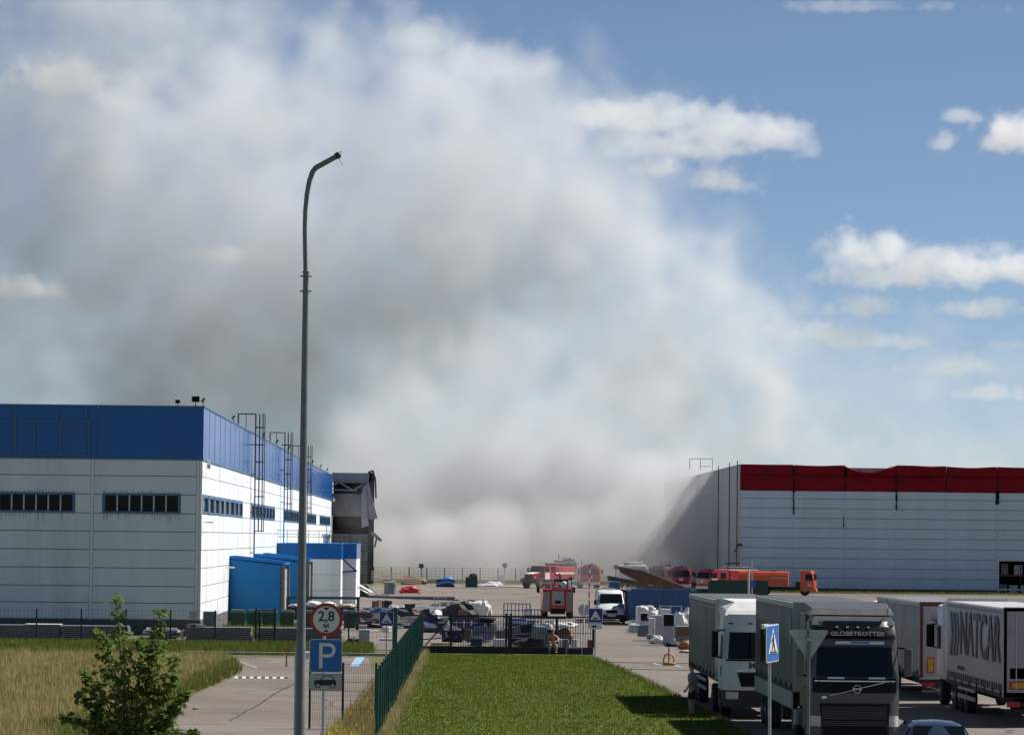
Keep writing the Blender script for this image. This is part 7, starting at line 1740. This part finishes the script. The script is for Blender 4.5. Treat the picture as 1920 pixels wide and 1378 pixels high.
def build_clouds():
    Yc = 6000.0
    a = cloud([(1150, 222, 120, 40, 1.2), (1250, 225, 140, 52, 1.4), (1350, 246, 140, 58, 1.4), (1440, 262, 85, 50, 1.3), (1290, 280, 210, 34, 1.0)], Yc, .009, 'long white cloud with a bright ragged top beside the smoke crown', 1)
    b = cloud([(1640, 482, 105, 60, 1.4), (1750, 502, 150, 50, 1.4), (1880, 507, 160, 50, 1.4), (2010, 502, 150, 56, 1.3), (1700, 522, 170, 38, 1.1)], Yc, .011, 'broad layered white cloud bank above the red warehouse', 2)
    c = cloud([(1905, 255, 80, 54, 1.3), (1870, 268, 44, 36, 1.1)], Yc, .014, 'rounded white cloud high above the red warehouse', 3)
    cloud([(1772, 270, 30, 28, 1.2)], Yc, .012, 'tiny round cloud puff', 4); cloud([(1798, 221, 46, 20, 1.1)], Yc, .014, 'thin small cloud wisp above the tiny puff', 5)
    cloud([(1345, 342, 90, 40, 1.1), (1240, 320, 60, 26, 1.0)], Yc, .012, 'faint cloud patch below the long cloud', 6)
    d = cloud([(1640, 582, 130, 34, 1.1), (1820, 582, 110, 28, 1.1), (1540, 625, 160, 30, 1.0), (1650, 640, 130, 24, 1.0)], Yc, .011, 'faint layered cloud strips under the broad bank', 7)
    cloud([(1780, 690, 120, 28, 1.1), (1850, 738, 80, 22, 1.1), (1900, 650, 60, 16, .9)], Yc, .011, 'faint cloud strips low above the red warehouse', 8)
    cloud([(445, 484, 110, 26, 1.3)], Yc, .025, 'small bright cloud seen through the grey smoke veil', 9); cloud([(40, 548, 100, 34, 1.2)], Yc, .018, 'pale cloud behind the smoke veil above the blue roof', 10); cloud([(140, 155, 130, 56, 1.2)], Yc, .012, 'pinkish cloud behind the high smoke veil', 11)
    cloud([(930, 120, 130, 56, 1.2), (800, 75, 90, 40, 1.2)], Yc, .004, 'white cloud ridge behind the smoke crown', 12); cloud([(1650, 14, 230, 18, .9)], Yc, .008, 'thin cloud streak at the top of the sky', 13)
    # the same kind of sky goes on outside the view
    g = random.Random(3)
    for i in range(9):
        src = (a, b, c, d)[i % 4]; o = src.copy(); col.objects.link(o); ang = R(35 + i * 36 + g.uniform(-8, 8)); o.rotation_euler = (0, 0, -ang); o.location = (0, 0, g.uniform(0, 900)); o['label'] = 'white cloud drifting in the open sky away from the fire'; o['group'] = 'clouds around the horizon'
def build_smoke():
    x0, x1, y0, y1, z0, z1 = BOX
    nx, ny, nz = 262, 80, 116
    X = np.linspace(x0, x1, nx)[:, None, None]; Y = np.linspace(y0, y1, ny)[None, :, None]; Z = np.linspace(z0, z1, nz)[None, None, :]
    g = np.random.default_rng(21)
    dims = (nx, ny, nz); sp = ((x1 - x0) / (nx - 1), (y1 - y0) / (ny - 1), (z1 - z0) / (nz - 1))
    fx = np.fft.fftfreq(nx, sp[0])[:, None, None]; fy = np.fft.fftfreq(ny, sp[1])[None, :, None]; fz = np.fft.rfftfreq(nz, sp[2])[None, None, :]
    kk = np.sqrt(fx ** 2 + fy ** 2 + fz ** 2)
    def field(L, p):
        w = np.fft.rfftn(g.standard_normal(dims))
        w = w * (1.0 / (1.0 + (kk * L) ** 2) ** (p / 2.0))
        w[0, 0, 0] = 0
        q = np.fft.irfftn(w, s=dims)
        return (q / q.std()).astype(np.float32)
    nb = field(40.0, 4.4); nm = field(16.0, 4.0); ns = field(8.0, 3.3)
    # billow: folded noise gives rounded cauliflower lumps
    bil = 1.0 - np.abs(field(20.0, 4.2)) * .9
    den = np.zeros(dims, np.float32)
    def puff(u, v, r, Yc, w, sy=1.0, sz=1.0, soft=1.0):
        nonlocal acc
        c = px(u, v, Yc); rr = r * Yc / F
        d2 = ((X - c.x) / rr) ** 2 + ((Y - c.y) / (rr * sy)) ** 2 + ((Z - c.z) / (rr * sz)) ** 2
        acc = np.maximum(acc, (w * (1.0 - np.sqrt(d2))).astype(np.float32))
    # edged billows
    acc = np.full(dims, -1.0, np.float32)
    for a in DENSE: puff(*a)
    s = acc + .14 * nb + .18 * nm + .16 * ns + .16 * (bil - .4)
    dense = np.clip((s - .02) / .9, 0, 1); dense = dense * dense * (3 - 2 * dense)
    # thin veils
    acc = np.full(dims, -1.0, np.float32)
    for a in VEIL: puff(*a)
    s = acc + .11 * nb + .13 * nm + .12 * ns
    veil = np.clip(s / .85, 0, 1)
    # thick bank on the ground between the warehouses
    acc = np.full(dims, -1.0, np.float32)
    for a in BANK: puff(*a)
    s = acc + .14 * nb + .12 * nm + .06 * ns
    bank = np.clip((s - .05) / .6, 0, 1)
    den = .062 * dense + .044 * veil + .2 * bank
    # nothing in the near yard, and it thins out towards the box walls
    edge = np.minimum(np.minimum((X - x0) / 12, (x1 - X) / 12), np.minimum((Y - y0) / 10, (y1 - Y) / 10)); edge = np.minimum(edge, (z1 - Z) / 12)
    den = den * np.clip(edge, 0, 1)
    den = den.astype(np.float32)
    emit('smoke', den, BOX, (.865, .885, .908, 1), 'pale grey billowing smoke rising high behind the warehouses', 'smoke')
def emit(name, den, box, colour, label, cat, aniso=.25, soot_low_dark=True):
    """a volume object whose density grid is the array den over the box"""
    x0, x1, y0, y1, z0, z1 = box
    nx, ny, nz = den.shape
    me = bpy.data.meshes.new(name); me.vertices.add(den.size)
    base = 0.0
    if soot_low_dark:      # keep the whole plume one connected grid; the clear sky at the right stays empty
        Xg = np.linspace(x0, x1, nx)[:, None, None]; Zg = np.linspace(z0, z1, nz)[None, None, :]
        base = np.where(Xg < 48 + 75 * (1 - np.clip(Zg / 85, 0, 1)), .002, 0.0).astype(np.float32)
    at = me.attributes.new('dens', 'FLOAT', 'POINT'); at.data.foreach_set('value', np.ascontiguousarray(den * 500.0 + base, dtype=np.float32).ravel())
    o = bpy.data.objects.new(name, me); col.objects.link(o); tag(o, label, cat, kind='stuff')
    m = bpy.data.materials.new(name); m.use_nodes = True
    t = NT(m.node_tree)
    # smoke albedo is a darker neutral grey low down, paler and bluer higher up
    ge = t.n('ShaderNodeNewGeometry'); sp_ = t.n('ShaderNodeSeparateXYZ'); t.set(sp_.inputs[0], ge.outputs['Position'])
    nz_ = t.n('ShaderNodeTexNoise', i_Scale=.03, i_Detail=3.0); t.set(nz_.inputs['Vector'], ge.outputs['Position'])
    if soot_low_dark: colour = t.mix(t.smooth(t.m('ADD', sp_.outputs[2], t.m('MULTIPLY', nz_.outputs[0], 16.0)), 6.0, 38.0), (.80, .80, .80, 1), colour)
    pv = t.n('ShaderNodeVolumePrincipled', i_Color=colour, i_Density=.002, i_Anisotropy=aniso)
    out = t.n('ShaderNodeOutputMaterial'); t.nt.links.new(pv.outputs[0], out.inputs['Volume'])
    ng = bpy.data.node_groups.new(name + '_grid', 'GeometryNodeTree')
    ng.interface.new_socket('Geometry', in_out='INPUT', socket_type='NodeSocketGeometry')
    ng.interface.new_socket('Geometry', in_out='OUTPUT', socket_type='NodeSocketGeometry')
    N = ng.nodes; L = ng.links
    gi = N.new('NodeGroupInput'); go = N.new('NodeGroupOutput')
    vc = N.new('GeometryNodeVolumeCube')
    vc.inputs['Min'].default_value = (x0, y0, z0); vc.inputs['Max'].default_value = (x1, y1, z1)
    vc.inputs['Resolution X'].default_value = nx; vc.inputs['Resolution Y'].default_value = ny; vc.inputs['Resolution Z'].default_value = nz
    pos = N.new('GeometryNodeInputPosition'); sep = N.new('ShaderNodeSeparateXYZ'); L.new(pos.outputs[0], sep.inputs[0])
    def mth(op, a, b):
        q = N.new('ShaderNodeMath'); q.operation = op
        for i, v in enumerate((a, b)):
            if v is None: continue
            if isinstance(v, (int, float)): q.inputs[i].default_value = v
            else: L.new(v, q.inputs[i])
        return q.outputs[0]
    def idx(o_, lo, hi, n): return mth('ROUND', mth('MULTIPLY', mth('SUBTRACT', o_, lo), (n - 1) / (hi - lo)), None)
    ix, iy, iz = idx(sep.outputs[0], x0, x1, nx), idx(sep.outputs[1], y0, y1, ny), idx(sep.outputs[2], z0, z1, nz)
    lin = mth('ADD', mth('MULTIPLY', mth('ADD', mth('MULTIPLY', ix, float(ny)), iy), float(nz)), iz)
    na = N.new('GeometryNodeInputNamedAttribute'); na.data_type = 'FLOAT'; na.inputs[0].default_value = 'dens'
    si = N.new('GeometryNodeSampleIndex'); si.data_type = 'FLOAT'; si.domain = 'POINT'; si.clamp = True
    L.new(gi.outputs[0], si.inputs['Geometry']); L.new(na.outputs[0], si.inputs['Value']); L.new(lin, si.inputs['Index'])
    L.new(si.outputs[0], vc.inputs['Density'])
    sm = N.new('GeometryNodeSetMaterial'); sm.inputs['Material'].default_value = m
    L.new(vc.outputs[0], sm.inputs[0]); L.new(sm.outputs[0], go.inputs[0])
    md = o.modifiers.new('smoke_grid', 'NODES'); md.node_group = ng
    me.materials.append(m)
    return o
BANK = []
for u, v, r, Yc, w in [(730, 1050, 80, 492, 1.3), (820, 1050, 100, 495, 1.4), (930, 1040, 120, 498, 1.4), (1050, 1030, 130, 500, 1.4), (1170, 1020, 120, 498, 1.4), (1260, 1000, 100, 490, 1.3), (1270, 1060, 80, 480, 1.3),
                       (1320, 960, 70, 468, 1.0), (1325, 1020, 60, 464, 1.0), (1340, 900, 45, 466, .8), (800, 970, 90, 505, 1.0), (930, 950, 120, 510, 1.2), (1080, 940, 120, 510, 1.2), (1200, 930, 100, 505, 1.1), (1290, 900, 80, 495, 1.0)]:
    BANK.append((u, v, r, Yc + 8 if Yc > 475 else Yc, w, 1.3 if Yc > 475 else .5))
DENSE = []
for u, v, r, Yc, w in [(780, 930, 150, 520, 1.0), (880, 880, 170, 525, 1.3), (1000, 830, 190, 520, 1.4), (1130, 850, 180, 520, 1.4), (1240, 890, 140, 525, 1.2),
                       # bright billow in front
                       (900, 690, 170, 525, 1.4), (1000, 650, 140, 520, 1.35), (1100, 720, 150, 520, 1.35), (1190, 790, 120, 520, 1.25), (820, 790, 150, 530, 1.2), (720, 870, 130, 535, 1.0), (905, 600, 80, 520, 1.0), (1000, 580, 70, 520, .95), (1270, 850, 100, 520, 1.0),
                       # column behind it
                       (740, 560, 190, 570, .95), (900, 480, 210, 590, 1.1), (1050, 470, 200, 590, 1.15), (1170, 520, 180, 590, 1.05), (1290, 620, 180, 585, 1.0), (1350, 740, 190, 580, 1.0), (1220, 680, 190, 590, 1.1), (1430, 680, 120, 590, .7),
                       # high crown
                       (500, 200, 190, 575, 1.0), (620, 160, 190, 575, 1.15), (740, 160, 170, 575, 1.15), (860, 190, 170, 580, 1.1), (960, 220, 140, 580, 1.0), (430, 120, 130, 575, .8), (640, 300, 210, 575, 1.1), (880, 340, 210, 580, 1.1), (1030, 330, 170, 585, 1.05), (1110, 390, 150, 585, .95), (1130, 260, 80, 590, .6), (400, 310, 180, 585, .8), (990, 150, 70, 580, .75), (540, 430, 180, 580, .8),
                       (250, 300, 200, 590, .7), (150, 480, 220, 590, .7), (330, 600, 200, 590, .4), (560, 690, 180, 580, .35), (60, 700, 160, 575, .9), (230, 740, 130, 570, .95), (-60, 660, 160, 575, .9), (60, 180, 200, 595, .2), (280, 90, 180, 595, .45),
                       # towards the right, over the red roof
                       (1420, 820, 140, 560, .75), (1540, 850, 130, 560, .6), (1680, 880, 120, 560, .45), (1850, 890, 120, 560, .45)]:
    DENSE.append((u, v, r, Yc, w, .8))
VEIL = []
for u, v, r, Yc, w in [(120, 320, 480, 600, 1.3), (330, 560, 480, 600, 1.15), (60, 620, 430, 600, 1.2), (620, 700, 400, 590, 1.05), (900, 500, 460, 600, 1.4), (1130, 640, 370, 595, 1.15), (1380, 820, 330, 580, 1.1), (1560, 800, 250, 585, .95), (1720, 870, 270, 580, 1.0), (1930, 880, 270, 580, 1.0), (240, 60, 400, 605, 1.15),
                       (-150, 400, 460, 600, 1.4), (480, 380, 320, 600, 1.2), (800, 1000, 250, 490, .9), (1150, 1010, 240, 485, .9), (500, 860, 280, 560, 1.1), (690, 940, 60, 470, .6), (1300, 900, 120, 478, .7), (1310, 960, 100, 462, 1.0), (1230, 1010, 120, 460, .9), (1000, 1000, 160, 466, .7), (720, 1000, 70, 462, .6), (1080, 1030, 90, 452, .7), (1020, 1075, 90, 447, .6), (1260, 1070, 70, 450, .5), (1040, 1072, 130, 417, .7), (1110, 1055, 110, 420, .7), (1215, 1055, 90, 418, .55), (665, 960, 80, 437, .5), (680, 1020, 60, 440, .5), (860, 1060, 120, 440, .35)]:
    VEIL.append((u, v, r, Yc, w, .4))
build_smoke()
build_clouds()
